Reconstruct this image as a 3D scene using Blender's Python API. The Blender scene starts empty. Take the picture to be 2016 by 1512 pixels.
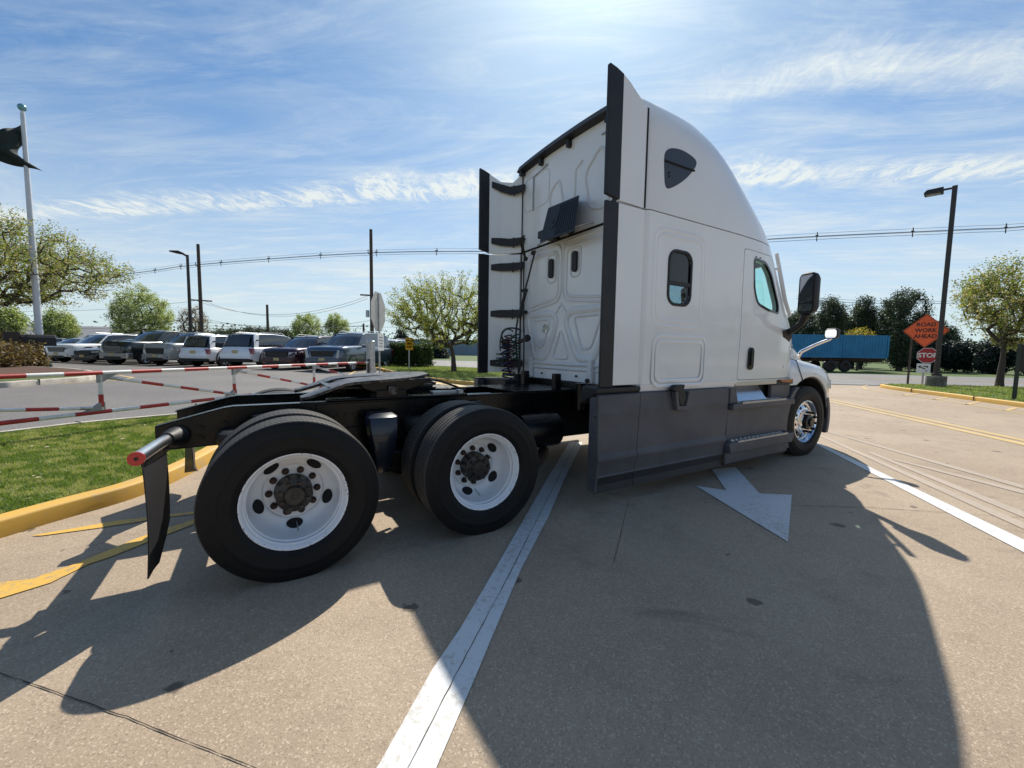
import bpy, bmesh, math, random
from mathutils import Vector as V, Matrix

scene = bpy.context.scene
COL = scene.collection
R = math.radians

# ------------------------------------------------------------------ camera
CAM = V((-0.1657, -3.9967, 1.4457))
_y, _t, _r, FPX = R(58.5915), R(-4.6037), R(0.8877), 813.0078
FW = V((math.cos(_y) * math.cos(_t), math.sin(_y) * math.cos(_t), math.sin(_t)))
_rt = V((math.sin(_y), -math.cos(_y), 0)); _up = _rt.cross(FW)
RT = math.cos(_r) * _rt + math.sin(_r) * _up
UP = -math.sin(_r) * _rt + math.cos(_r) * _up
cam = bpy.data.cameras.new('camera'); camo = bpy.data.objects.new('camera', cam); COL.objects.link(camo)
m = Matrix.Identity(4)
for i in range(3):
    m[i][0], m[i][1], m[i][2], m[i][3] = RT[i], UP[i], -FW[i], CAM[i]
camo.matrix_world = m
cam.sensor_width = 36; cam.lens = 36 * FPX / 2016; cam.clip_end = 3000; cam.clip_start = 0.05
scene.camera = camo

# ------------------------------------------------------------------ sky, sun, exposure
SUN_EL, SUN_AZ = R(47.1), R(48.9)
SUND = V((math.cos(SUN_EL) * math.cos(SUN_AZ), math.cos(SUN_EL) * math.sin(SUN_AZ), math.sin(SUN_EL)))
world = bpy.data.worlds.new('World'); scene.world = world; world.use_nodes = True
wn = world.node_tree; wn.nodes.clear()
def N(nt, typ, **kw):
    n = nt.nodes.new(typ)
    for k, v in kw.items():
        if k.startswith('i_'):
            key = k[2:]
            n.inputs[int(key) if key.isdigit() else key.replace('_', ' ')].default_value = v
        else: setattr(n, k, v)
    return n
def MATH(nt, op, a, b=None, c=None, clamp=False):
    n = nt.nodes.new('ShaderNodeMath'); n.operation = op; n.use_clamp = clamp
    for i, x in enumerate((a, b, c)):
        if x is None: continue
        if isinstance(x, (int, float)): n.inputs[i].default_value = x
        else: nt.links.new(x, n.inputs[i])
    return n.outputs[0]
def SMOOTH(nt, x, lo, hi):
    n = nt.nodes.new('ShaderNodeMapRange'); n.interpolation_type = 'SMOOTHSTEP'
    nt.links.new(x, n.inputs[0]); n.inputs[1].default_value = lo; n.inputs[2].default_value = hi
    return n.outputs[0]
def MIX(nt, fac, a, b, blend='MIX'):
    n = nt.nodes.new('ShaderNodeMixRGB'); n.blend_type = blend
    for i, x in enumerate((fac, a, b)):
        if isinstance(x, (int, float)): n.inputs[i].default_value = x
        elif isinstance(x, tuple): n.inputs[i].default_value = x if len(x) == 4 else (*x, 1)
        else: nt.links.new(x, n.inputs[i])
    return n.outputs[0]
def build_sky():
    nt = wn; L = nt.links.new
    sky = N(nt, 'ShaderNodeTexSky', sky_type='NISHITA', sun_disc=False)
    sky.sun_elevation = SUN_EL; sky.sun_rotation = math.pi / 2 - SUN_AZ
    sky.altitude = 50; sky.air_density = 1.0; sky.dust_density = 0.5; sky.ozone_density = 2.0
    tc = N(nt, 'ShaderNodeTexCoord'); sx = N(nt, 'ShaderNodeSeparateXYZ'); L(tc.outputs['Generated'], sx.inputs[0])
    z = MATH(nt, 'MAXIMUM', sx.outputs[2], 0.02)
    zz = MATH(nt, 'ADD', z, 0.03)
    px = MATH(nt, 'DIVIDE', sx.outputs[0], zz); py = MATH(nt, 'DIVIDE', sx.outputs[1], zz)
    # along and across the high wind that streaks the cirrus
    ca, sa = 0.77, -0.64
    u = MATH(nt, 'ADD', MATH(nt, 'MULTIPLY', px, ca), MATH(nt, 'MULTIPLY', py, sa))
    w = MATH(nt, 'ADD', MATH(nt, 'MULTIPLY', px, -sa), MATH(nt, 'MULTIPLY', py, ca))
    def noise(su, sw, scale, det, rough, dist=0.0, off=0.0):
        c = N(nt, 'ShaderNodeCombineXYZ')
        L(MATH(nt, 'MULTIPLY', u, su), c.inputs[0]); L(MATH(nt, 'MULTIPLY_ADD', w, sw, off), c.inputs[1])
        n = N(nt, 'ShaderNodeTexNoise', i_Scale=scale, i_Detail=det, i_Roughness=rough, i_Distortion=dist)
        L(c.outputs[0], n.inputs['Vector']); return n.outputs['Fac']
    cirrus = SMOOTH(nt, noise(0.40, 1.0, 1.3, 12, 0.66, 1.1, 3.1), 0.42, 0.74)
    fine = SMOOTH(nt, noise(0.6, 2.6, 2.0, 12, 0.72, 1.4, 7.7), 0.42, 0.74)
    big = SMOOTH(nt, noise(0.3, 0.5, 0.5, 3, 0.5, 0.2, 1.3), 0.30, 0.72)
    # old spread-out vapour trail crossing the view
    wob = MATH(nt, 'MULTIPLY_ADD', noise(1.0, 1.0, 1.7, 8, 0.7, 0.5), 0.60, -0.30)
    d = MATH(nt, 'ABSOLUTE', MATH(nt, 'SUBTRACT', MATH(nt, 'ADD', w, wob), 2.36))
    trail = MATH(nt, 'SUBTRACT', 1.0, SMOOTH(nt, d, 0.02, 0.24))
    puffs = SMOOTH(nt, noise(2.4, 1.1, 4.0, 10, 0.74, 1.2, 0.2), 0.38, 0.66)
    lvar = SMOOTH(nt, noise(0.8, 0.3, 0.8, 3, 0.6, 0.1, 5.5), 0.30, 0.62)
    trail = MATH(nt, 'MULTIPLY', trail, MATH(nt, 'MULTIPLY', MATH(nt, 'MULTIPLY_ADD', puffs, 0.9, 0.10), MATH(nt, 'MULTIPLY_ADD', lvar, 0.75, 0.25)))
    # second trail, higher in the frame
    d2 = MATH(nt, 'ABSOLUTE', MATH(nt, 'SUBTRACT', MATH(nt, 'ADD', w, wob), 1.60))
    trail2 = MATH(nt, 'MULTIPLY', MATH(nt, 'SUBTRACT', 1.0, SMOOTH(nt, d2, 0.0, 0.22)), MATH(nt, 'MULTIPLY', SMOOTH(nt, u, 0.15, 0.8), 0.55))
    trail2 = MATH(nt, 'MULTIPLY', trail2, MATH(nt, 'MULTIPLY_ADD', puffs, 0.5, 0.5))
    a = MATH(nt, 'MULTIPLY', MATH(nt, 'MULTIPLY_ADD', cirrus, 0.42, MATH(nt, 'MULTIPLY', fine, 0.28)), MATH(nt, 'MULTIPLY_ADD', big, 0.65, 0.35))
    a = MATH(nt, 'ADD', a, MATH(nt, 'MULTIPLY', trail, 1.05)); a = MATH(nt, 'ADD', a, trail2)
    a = MATH(nt, 'MULTIPLY', a, SMOOTH(nt, sx.outputs[2], 0.01, 0.12))
    hz_ = MATH(nt, 'SUBTRACT', 1.0, SMOOTH(nt, sx.outputs[2], -0.02, 0.55))
    a = MATH(nt, 'ADD', a, MATH(nt, 'MULTIPLY', hz_, 0.74))
    dt = N(nt, 'ShaderNodeVectorMath', operation='DOT_PRODUCT'); L(tc.outputs['Generated'], dt.inputs[0]); dt.inputs[1].default_value = SUND
    cs = MATH(nt, 'MAXIMUM', dt.outputs['Value'], 0.0)
    au = MATH(nt, 'POWER', cs, 9.0); au2 = MATH(nt, 'POWER', cs, 70.0)
    a = MATH(nt, 'ADD', a, MATH(nt, 'MULTIPLY', au, 0.66), clamp=True)
    lum = MATH(nt, 'ADD', MATH(nt, 'MULTIPLY_ADD', au, 1.1, SKYC), MATH(nt, 'MULTIPLY', au2, 5.0))
    cc = N(nt, 'ShaderNodeCombineXYZ')
    L(MATH(nt, 'MULTIPLY', lum, 0.93), cc.inputs[0]); L(MATH(nt, 'MULTIPLY', lum, 1.0), cc.inputs[1]); L(MATH(nt, 'MULTIPLY', lum, 1.0), cc.inputs[2])
    tint = MIX(nt, 1.0, sky.outputs[0], SKYT, 'MULTIPLY')
    col = MIX(nt, a, tint, cc.outputs[0])
    bg = N(nt, 'ShaderNodeBackground'); L(col, bg.inputs[0]); bg.inputs[1].default_value = SKYS
    out = N(nt, 'ShaderNodeOutputWorld'); L(bg.outputs[0], out.inputs[0])
SKYS, SKYC, SKYT = 0.125, 5.9, (0.24, 0.57, 0.80, 1)
build_sky()
sl = bpy.data.lights.new('sun', 'SUN'); sl.energy = 5.0; sl.angle = R(0.5); sl.color = (1.0, 0.93, 0.83)
so = bpy.data.objects.new('sun', sl); COL.objects.link(so)
so.rotation_euler = SUND.to_track_quat('Z', 'Y').to_euler(); so.location = (0, 0, 60)
vs = scene.view_settings
vs.view_transform = 'Standard'; vs.look = 'None'; vs.gamma = 1; vs.use_curve_mapping = False
vs.exposure = 0.22
scene.cycles.use_denoising = True
scene.cycles.max_bounces = 8; scene.cycles.transparent_max_bounces = 24

# ------------------------------------------------------------------ view geometry helpers (pixel of the 2016x1512 photograph -> point in the place)
def ray(px, py):
    d = FW + (px - 1008) / FPX * RT - (py - 756) / FPX * UP
    return d.normalized()
def on(px, py, ax, val):
    d = ray(px, py); i = 'XYZ'.index(ax); return CAM + d * ((val - CAM[i]) / d[i])
def hz(x, y):                                   # the car park lies 0.2 m above the concrete apron
    s = y - 0.9 * x; return 0.2 * min(1, max(0, (s - 1.5) / 4.5)) + 0.16 * min(1, max(0, (s - 6) / 10))
def G(px, py, dz=0.0):
    z = dz
    for _ in range(6):
        p = on(px, py, 'Z', z); z = hz(p.x, p.y) + dz
    return p
def AT(px, dist, z=None):                        # a point in the direction of a column at a horizontal distance
    d = ray(px, 700); h = math.hypot(d.x, d.y)
    x, y = CAM.x + d.x / h * dist, CAM.y + d.y / h * dist
    return V((x, y, hz(x, y) if z is None else z))
def HT(px, py, dist):                            # height seen at a pixel at a horizontal distance
    d = ray(px, py); return CAM.z + d.z / math.hypot(d.x, d.y) * dist

# ------------------------------------------------------------------ materials
MATS = {}
def newmat(name):
    mt = bpy.data.materials.new(name); mt.use_nodes = True
    nt = mt.node_tree; b = nt.nodes['Principled BSDF']; MATS[name] = mt
    return mt, nt, b
def simple(name, col, rough=0.5, metal=0.0, coat=0.0, var=0.0, vscale=6.0, bump=0.0, bscale=60.0, dirt=None, dscale=3.0, dlo=0.5, dhi=0.75, rvar=0.0, spec=None):
    mt, nt, b = newmat(name); L = nt.links.new
    c = (*col, 1); b.inputs['Base Color'].default_value = c
    b.inputs['Roughness'].default_value = rough; b.inputs['Metallic'].default_value = metal
    if spec is not None: b.inputs['Specular IOR Level'].default_value = spec
    if coat: b.inputs['Coat Weight'].default_value = coat; b.inputs['Coat Roughness'].default_value = 0.04
    g = N(nt, 'ShaderNodeNewGeometry')
    out = None
    if var:
        n = N(nt, 'ShaderNodeTexNoise', i_Scale=vscale, i_Detail=6.0, i_Roughness=0.6); L(g.outputs['Position'], n.inputs['Vector'])
        lo = tuple(x * (1 - var) for x in col); hi = tuple(min(1, x * (1 + var)) for x in col)
        out = MIX(nt, SMOOTH(nt, n.outputs['Fac'], 0.3, 0.7), (*lo, 1), (*hi, 1))
        if rvar:
            L(MATH(nt, 'MULTIPLY_ADD', n.outputs['Fac'], rvar, rough - rvar / 2), b.inputs['Roughness'])
    if dirt:
        n = N(nt, 'ShaderNodeTexNoise', i_Scale=dscale, i_Detail=8.0, i_Roughness=0.65); L(g.outputs['Position'], n.inputs['Vector'])
        out = MIX(nt, SMOOTH(nt, n.outputs['Fac'], dlo, dhi), out if out is not None else c, (*dirt, 1))
    if out is not None: L(out, b.inputs['Base Color'])
    if bump:
        n = N(nt, 'ShaderNodeTexNoise', i_Scale=bscale, i_Detail=4.0); L(g.outputs['Position'], n.inputs['Vector'])
        bp = N(nt, 'ShaderNodeBump', i_Strength=bump, i_Distance=0.01); L(n.outputs['Fac'], bp.inputs['Height']); L(bp.outputs[0], b.inputs['Normal'])
    return mt
def concrete_mat():
    mt, nt, b = newmat('exposed_concrete'); L = nt.links.new
    g = N(nt, 'ShaderNodeNewGeometry'); P = g.outputs['Position']
    def nz(s, d=6.0, r=0.6, dist=0.0):
        n = N(nt, 'ShaderNodeTexNoise', i_Scale=s, i_Detail=d, i_Roughness=r, i_Distortion=dist); L(P, n.inputs['Vector']); return n.outputs['Fac']
    base = MIX(nt, SMOOTH(nt, nz(0.45, 5), 0.3, 0.7), (0.345, 0.265, 0.184, 1), (0.430, 0.340, 0.243, 1))
    base = MIX(nt, MATH(nt, 'MULTIPLY', SMOOTH(nt, nz(2.2, 8, 0.7, 0.6), 0.45, 0.75), 0.35), base, (0.20, 0.155, 0.115, 1))
    vo = N(nt, 'ShaderNodeTexVoronoi', i_Scale=150.0); L(P, vo.inputs['Vector'])
    peb = N(nt, 'ShaderNodeSeparateColor'); L(vo.outputs['Color'], peb.inputs[0])
    # aggregate stones: some pale, some dark
    base = MIX(nt, MATH(nt, 'MULTIPLY', MATH(nt, 'GREATER_THAN', peb.outputs[0], 0.88), 0.42), base, (0.66, 0.56, 0.43, 1))
    base = MIX(nt, MATH(nt, 'MULTIPLY', MATH(nt, 'LESS_THAN', peb.outputs[1], 0.12), 0.38), base, (0.15, 0.115, 0.08, 1))
    base = MIX(nt, MATH(nt, 'MULTIPLY', SMOOTH(nt, nz(95.0, 4, 0.75), 0.42, 0.64), 0.36), base, (0.23, 0.175, 0.12, 1))
    # round oil drips and broad tyre-darkened lanes
    v2 = N(nt, 'ShaderNodeTexVoronoi', voronoi_dimensions='2D', i_Scale=1.35); 
    wob = N(nt, 'ShaderNodeTexNoise', i_Scale=14.0, i_Detail=5.0); L(P, wob.inputs['Vector'])
    wv = MIX(nt, 0.10, P, wob.outputs['Color']); L(wv, v2.inputs['Vector'])
    sp = N(nt, 'ShaderNodeSeparateColor'); L(v2.outputs['Color'], sp.inputs[0])
    rad = MATH(nt, 'MULTIPLY_ADD', sp.outputs[1], 0.050, 0.012)
    drip = MATH(nt, 'SUBTRACT', 1.0, SMOOTH(nt, MATH(nt, 'DIVIDE', v2.outputs['Distance'], rad), 0.75, 1.15))
    drip = MATH(nt, 'MULTIPLY', drip, MATH(nt, 'GREATER_THAN', sp.outputs[0], 0.25))
    base = MIX(nt, MATH(nt, 'MULTIPLY', drip, 0.78), base, (0.085, 0.065, 0.05, 1))
    st = MATH(nt, 'MULTIPLY', SMOOTH(nt, nz(0.9, 6, 0.7, 1.5), 0.54, 0.76), 0.55)
    base = MIX(nt, st, base, (0.14, 0.105, 0.08, 1))
    L(base, b.inputs['Base Color'])
    L(MATH(nt, 'MULTIPLY_ADD', nz(5.0), 0.2, 0.62), b.inputs['Roughness']); b.inputs['Specular IOR Level'].default_value = 0.35
    bp = N(nt, 'ShaderNodeBump', i_Strength=0.30, i_Distance=0.003); L(vo.outputs['Distance'], bp.inputs['Height'])
    b2 = N(nt, 'ShaderNodeBump', i_Strength=0.22, i_Distance=0.01); L(nz(40.0, 5), b2.inputs['Height']); L(bp.outputs[0], b2.inputs['Normal']); L(b2.outputs[0], b.inputs['Normal'])
    return mt
def paint_mat(name, col, wear_col, wear=0.5, scale=26.0):
    mt, nt, b = newmat(name); L = nt.links.new
    g = N(nt, 'ShaderNodeNewGeometry'); P = g.outputs['Position']
    n = N(nt, 'ShaderNodeTexNoise', i_Scale=scale, i_Detail=9.0, i_Roughness=0.75); L(P, n.inputs['Vector'])
    n2 = N(nt, 'ShaderNodeTexNoise', i_Scale=1.6, i_Detail=5.0, i_Roughness=0.6); L(P, n2.inputs['Vector'])
    f = MATH(nt, 'ADD', n.outputs['Fac'], MATH(nt, 'MULTIPLY_ADD', n2.outputs['Fac'], 0.35, -0.17))
    f = SMOOTH(nt, f, 0.52, 0.64)
    c = MIX(nt, MATH(nt, 'MULTIPLY', f, wear), (*col, 1), (*wear_col, 1))
    c = MIX(nt, MATH(nt, 'MULTIPLY', SMOOTH(nt, n2.outputs['Fac'], 0.3, 0.75), 0.22), c, (*[x * 0.6 for x in col], 1))
    L(c, b.inputs['Base Color']); b.inputs['Roughness'].default_value = 0.6
    bp = N(nt, 'ShaderNodeBump', i_Strength=0.35, i_Distance=0.004); L(n.outputs['Fac'], bp.inputs['Height']); L(bp.outputs[0], b.inputs['Normal'])
    return mt
def asphalt_mat(name, c0, c1, sc=110.0):
    mt, nt, b = newmat(name); L = nt.links.new
    g = N(nt, 'ShaderNodeNewGeometry'); P = g.outputs['Position']
    n = N(nt, 'ShaderNodeTexNoise', i_Scale=0.5, i_Detail=6.0); L(P, n.inputs['Vector'])
    v = N(nt, 'ShaderNodeTexVoronoi', i_Scale=sc); L(P, v.inputs['Vector'])
    sp = N(nt, 'ShaderNodeSeparateColor'); L(v.outputs['Color'], sp.inputs[0])
    c = MIX(nt, SMOOTH(nt, n.outputs['Fac'], 0.3, 0.7), (*c0, 1), (*c1, 1))
    c = MIX(nt, MATH(nt, 'MULTIPLY', MATH(nt, 'GREATER_THAN', sp.outputs[0], 0.7), 0.5), c, (*[x * 1.8 for x in c1], 1))
    c = MIX(nt, MATH(nt, 'MULTIPLY', MATH(nt, 'LESS_THAN', sp.outputs[1], 0.25), 0.5), c, (*[x * 0.5 for x in c0], 1))
    L(c, b.inputs['Base Color']); b.inputs['Roughness'].default_value = 0.75
    bp = N(nt, 'ShaderNodeBump', i_Strength=0.5, i_Distance=0.004); L(v.outputs['Distance'], bp.inputs['Height']); L(bp.outputs[0], b.inputs['Normal'])
    return mt
def leaf_mat(name, c0, c1, c2=None, scale=9.0, trans=0.45):
    mt, nt, b = newmat(name); L = nt.links.new
    g = N(nt, 'ShaderNodeNewGeometry')
    n = N(nt, 'ShaderNodeTexNoise', i_Scale=scale, i_Detail=2.0); L(g.outputs['Position'], n.inputs['Vector'])
    c = MIX(nt, SMOOTH(nt, n.outputs['Fac'], 0.35, 0.65), (*c0, 1), (*c1, 1))
    if c2:
        w_ = N(nt, 'ShaderNodeTexWhiteNoise', noise_dimensions='3D')
        q = N(nt, 'ShaderNodeVectorMath', operation='SNAP'); L(g.outputs['Position'], q.inputs[0]); q.inputs[1].default_value = (0.11, 0.11, 0.11)
        L(q.outputs[0], w_.inputs['Vector'])
        c = MIX(nt, MATH(nt, 'GREATER_THAN', w_.outputs['Value'], 0.62), c, (*c2, 1))
    L(c, b.inputs['Base Color']); b.inputs['Roughness'].default_value = 0.55
    tr = N(nt, 'ShaderNodeBsdfTranslucent'); L(MIX(nt, 1.0, c, (1.25, 1.35, 0.7, 1), 'MULTIPLY'), tr.inputs[0])
    mx = N(nt, 'ShaderNodeMixShader', i_0=trans); L(b.outputs[0], mx.inputs[1]); L(tr.outputs[0], mx.inputs[2])
    L(mx.outputs[0], nt.nodes['Material Output'].inputs[0])
    return mt
def glass_mat(name, tint, rmin=0.06, dark=False):
    mt, nt, b = newmat(name); L = nt.links.new; nt.nodes.remove(b)
    fr = N(nt, 'ShaderNodeFresnel', i_IOR=1.5); gg = N(nt, 'ShaderNodeNewGeometry')
    t = N(nt, 'ShaderNodeBsdfTransparent', i_Color=(*tint, 1)); gl = N(nt, 'ShaderNodeBsdfGlossy', i_Roughness=0.02)
    mx = N(nt, 'ShaderNodeMixShader'); L(MATH(nt, 'MULTIPLY', MATH(nt, 'MAXIMUM', fr.outputs[0], rmin), MATH(nt, 'SUBTRACT', 1.0, gg.outputs['Backfacing'])), mx.inputs[0]); L(t.outputs[0], mx.inputs[1]); L(gl.outputs[0], mx.inputs[2])
    L(mx.outputs[0], nt.nodes['Material Output'].inputs[0]); return mt

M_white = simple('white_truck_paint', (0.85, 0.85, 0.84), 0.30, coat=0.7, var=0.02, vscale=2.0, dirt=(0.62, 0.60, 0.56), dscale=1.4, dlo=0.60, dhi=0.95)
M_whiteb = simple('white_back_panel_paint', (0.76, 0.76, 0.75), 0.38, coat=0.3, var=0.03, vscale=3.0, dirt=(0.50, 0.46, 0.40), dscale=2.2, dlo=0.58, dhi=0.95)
M_rim = simple('white_rim_paint', (0.86, 0.87, 0.88), 0.38, coat=0.2, var=0.03, dirt=(0.34, 0.27, 0.21), dscale=17.0, dlo=0.66, dhi=0.80)
M_grey = simple('charcoal_skirt_plastic', (0.090, 0.087, 0.094), 0.55, var=0.18, vscale=2.5, bump=0.12, bscale=300.0, dirt=(0.115, 0.105, 0.098), dscale=2.6, dlo=0.48, dhi=0.80)
M_trim = simple('black_rubber_trim', (0.014, 0.014, 0.016), 0.55, var=0.2, vscale=6.0)
M_frame = simple('black_frame_paint', (0.0045, 0.0045, 0.005), 0.26, var=0.35, vscale=9.0, bump=0.08, bscale=30.0, rvar=0.3, dirt=(0.022, 0.019, 0.017), dscale=5.0, dlo=0.62, dhi=0.88, spec=0.35)
M_greasy = simple('greasy_steel_plate', (0.105, 0.088, 0.082), 0.36, 0.4, var=0.4, vscale=14.0, bump=0.6, bscale=22.0, rvar=0.4, dirt=(0.012, 0.010, 0.010), dscale=9.0, dlo=0.47, dhi=0.56)
M_tyre = None
M_black = simple('matt_black_plastic', (0.014, 0.014, 0.015), 0.55, var=0.25)
M_gloss = simple('gloss_black', (0.008, 0.008, 0.009), 0.12)
M_seam = simple('seam_shadow_black', (0.006, 0.006, 0.007), 0.8)  # near-black colour standing in for shade in gaps and openings
M_chrome = simple('polished_metal', (0.82, 0.82, 0.83), 0.09, 1.0)
M_alu = simple('brushed_aluminium', (0.62, 0.63, 0.64), 0.28, 1.0, var=0.1, vscale=30)
M_galv = simple('galvanised_steel', (0.42, 0.43, 0.44), 0.42, 0.75, var=0.18, vscale=12)
M_rust = simple('rusty_nut', (0.045, 0.026, 0.018), 0.6, 0.3, var=0.4, vscale=40)
M_hub = simple('dusty_black_hub', (0.020, 0.018, 0.016), 0.42, var=0.4, vscale=20, dirt=(0.07, 0.06, 0.05), dscale=9.0)
M_red = simple('red_paint', (0.50, 0.025, 0.02), 0.45, var=0.15, vscale=8)
M_boomw = simple('white_boom_paint', (0.72, 0.72, 0.70), 0.5, var=0.08, vscale=8, dirt=(0.45, 0.40, 0.34), dscale=6, dlo=0.6, dhi=0.85)
M_boomr = simple('red_boom_paint', (0.42, 0.03, 0.025), 0.5, var=0.2, vscale=8)
M_lamp_red = simple('red_lens', (0.55, 0.02, 0.02), 0.2, coat=0.5)
M_amber = simple('amber_reflector', (0.42, 0.09, 0.01), 0.25, coat=0.6)
M_inner = simple('grey_cab_lining', (0.16, 0.16, 0.165), 0.8, var=0.1)
M_winglass = glass_mat('tinted_cab_glass', (0.84, 0.975, 0.955), 0.04)
M_wing2 = glass_mat('dark_sleeper_glass', (0.50, 0.56, 0.60), 0.06)
M_mirror = simple('mirror_glass', (0.66, 0.68, 0.70), 0.01, 1.0)
M_green = simple('green_air_hose', (0.010, 0.055, 0.030), 0.4)
M_blueh = simple('blue_air_hose', (0.020, 0.028, 0.12), 0.4)
M_redh = simple('red_air_hose', (0.10, 0.018, 0.035), 0.4)
M_conc = concrete_mat()
M_kerby = paint_mat('yellow_kerb_paint', (0.64, 0.38, 0.065), (0.42, 0.34, 0.24), 0.45, 9.0)
M_kerbw = simple('pale_kerb_concrete', (0.46, 0.42, 0.35), 0.8, var=0.2, vscale=5, bump=0.4)
M_kerbg = simple('grey_kerb_concrete', (0.30, 0.28, 0.25), 0.85, var=0.25, vscale=4, bump=0.4)
M_pw = paint_mat('white_road_paint', (0.69, 0.70, 0.69), (0.40, 0.35, 0.28), 0.6)
M_py = paint_mat('yellow_road_paint', (0.70, 0.42, 0.07), (0.33, 0.27, 0.20), 0.75)
M_pyd = paint_mat('old_yellow_road_paint', (0.60, 0.42, 0.17), (0.36, 0.30, 0.22), 0.55)
M_ghost = paint_mat('worn_off_road_paint', (0.44, 0.36, 0.28), (0.36, 0.29, 0.22), 0.6)
M_crack = simple('dark_joint_sealant', (0.035, 0.028, 0.022), 0.8, var=0.4, vscale=30)
M_asph = asphalt_mat('car_park_asphalt', (0.120, 0.112, 0.105), (0.165, 0.155, 0.145))
M_road = asphalt_mat('road_asphalt', (0.15, 0.145, 0.14), (0.19, 0.185, 0.18), 60.0)
M_turf = simple('green_turf', (0.080, 0.125, 0.028), 0.9, var=0.25, vscale=9.0, bump=0.9, bscale=90.0, dirt=(0.13, 0.14, 0.05), dscale=14.0, dlo=0.5, dhi=0.85)
M_blade = leaf_mat('grass_blade', (0.15, 0.22, 0.038), (0.23, 0.29, 0.065), (0.40, 0.40, 0.16), 14.0, 0.35)
M_mulch = simple('bark_mulch', (0.09, 0.045, 0.028), 0.95, var=0.5, vscale=25, bump=1.0, bscale=50)
M_bark = simple('grey_bark', (0.075, 0.056, 0.044), 0.9, var=0.4, vscale=20, bump=0.8, bscale=30)
M_wood = simple('weathered_pole_wood', (0.085, 0.062, 0.048), 0.9, var=0.3, vscale=8, bump=0.4)
M_poleb = simple('bronze_lamp_post_paint', (0.030, 0.026, 0.024), 0.35, 0.2, var=0.2)
M_wire = simple('dark_cable', (0.03, 0.03, 0.032), 0.6)
def tyre_mat():
    mt, nt, b = newmat('tyre_rubber'); L = nt.links.new
    tc = N(nt, 'ShaderNodeTexCoord'); s = N(nt, 'ShaderNodeSeparateXYZ'); L(tc.outputs['Object'], s.inputs[0])
    g = N(nt, 'ShaderNodeNewGeometry')
    ang = MATH(nt, 'ARCTAN2', s.outputs[2], s.outputs[0])
    r = MATH(nt, 'SQRT', MATH(nt, 'ADD', MATH(nt, 'MULTIPLY', s.outputs[0], s.outputs[0]), MATH(nt, 'MULTIPLY', s.outputs[2], s.outputs[2])))
    n = N(nt, 'ShaderNodeTexNoise', i_Scale=5.0, i_Detail=7.0, i_Roughness=0.65); L(g.outputs['Position'], n.inputs['Vector'])
    dust = MATH(nt, 'MULTIPLY', SMOOTH(nt, r, 0.4945, 0.5005), MATH(nt, 'MULTIPLY_ADD', n.outputs['Fac'], 0.6, 0.35))
    c = MIX(nt, SMOOTH(nt, n.outputs['Fac'], 0.35, 0.75), (0.0050, 0.0048, 0.0048, 1), (0.011, 0.0098, 0.0090, 1))
    c = MIX(nt, dust, c, (0.105, 0.095, 0.082, 1))
    # zigzag sipes across the tread blocks, fine moulded rings on the sidewall
    zz = MATH(nt, 'MULTIPLY', MATH(nt, 'PINGPONG', MATH(nt, 'MULTIPLY', s.outputs[1], 28.0), 1.0), 0.10)
    sip = MATH(nt, 'PINGPONG', MATH(nt, 'ADD', MATH(nt, 'MULTIPLY', ang, 17.5), zz), 0.5)
    sip = MATH(nt, 'MULTIPLY', MATH(nt, 'SUBTRACT', 1.0, SMOOTH(nt, sip, 0.0, 0.10)), SMOOTH(nt, r, 0.480, 0.490))
    c = MIX(nt, MATH(nt, 'MULTIPLY', sip, 0.85), c, (0.006, 0.006, 0.006, 1))
    L(c, b.inputs['Base Color'])
    L(MATH(nt, 'MULTIPLY_ADD', n.outputs['Fac'], 0.25, 0.46), b.inputs['Roughness']); b.inputs['Specular IOR Level'].default_value = 0.3
    ring = MATH(nt, 'MULTIPLY', MATH(nt, 'SINE', MATH(nt, 'MULTIPLY', r, 950.0)), 0.15)
    h = MATH(nt, 'ADD', MATH(nt, 'MULTIPLY', ring, MATH(nt, 'LESS_THAN', r, 0.47)), MATH(nt, 'MULTIPLY', sip, -1.0))
    bp = N(nt, 'ShaderNodeBump', i_Strength=0.35, i_Distance=0.004); L(h, bp.inputs['Height']); L(bp.outputs[0], b.inputs['Normal'])
    return mt
M_tyre = tyre_mat()

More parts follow.
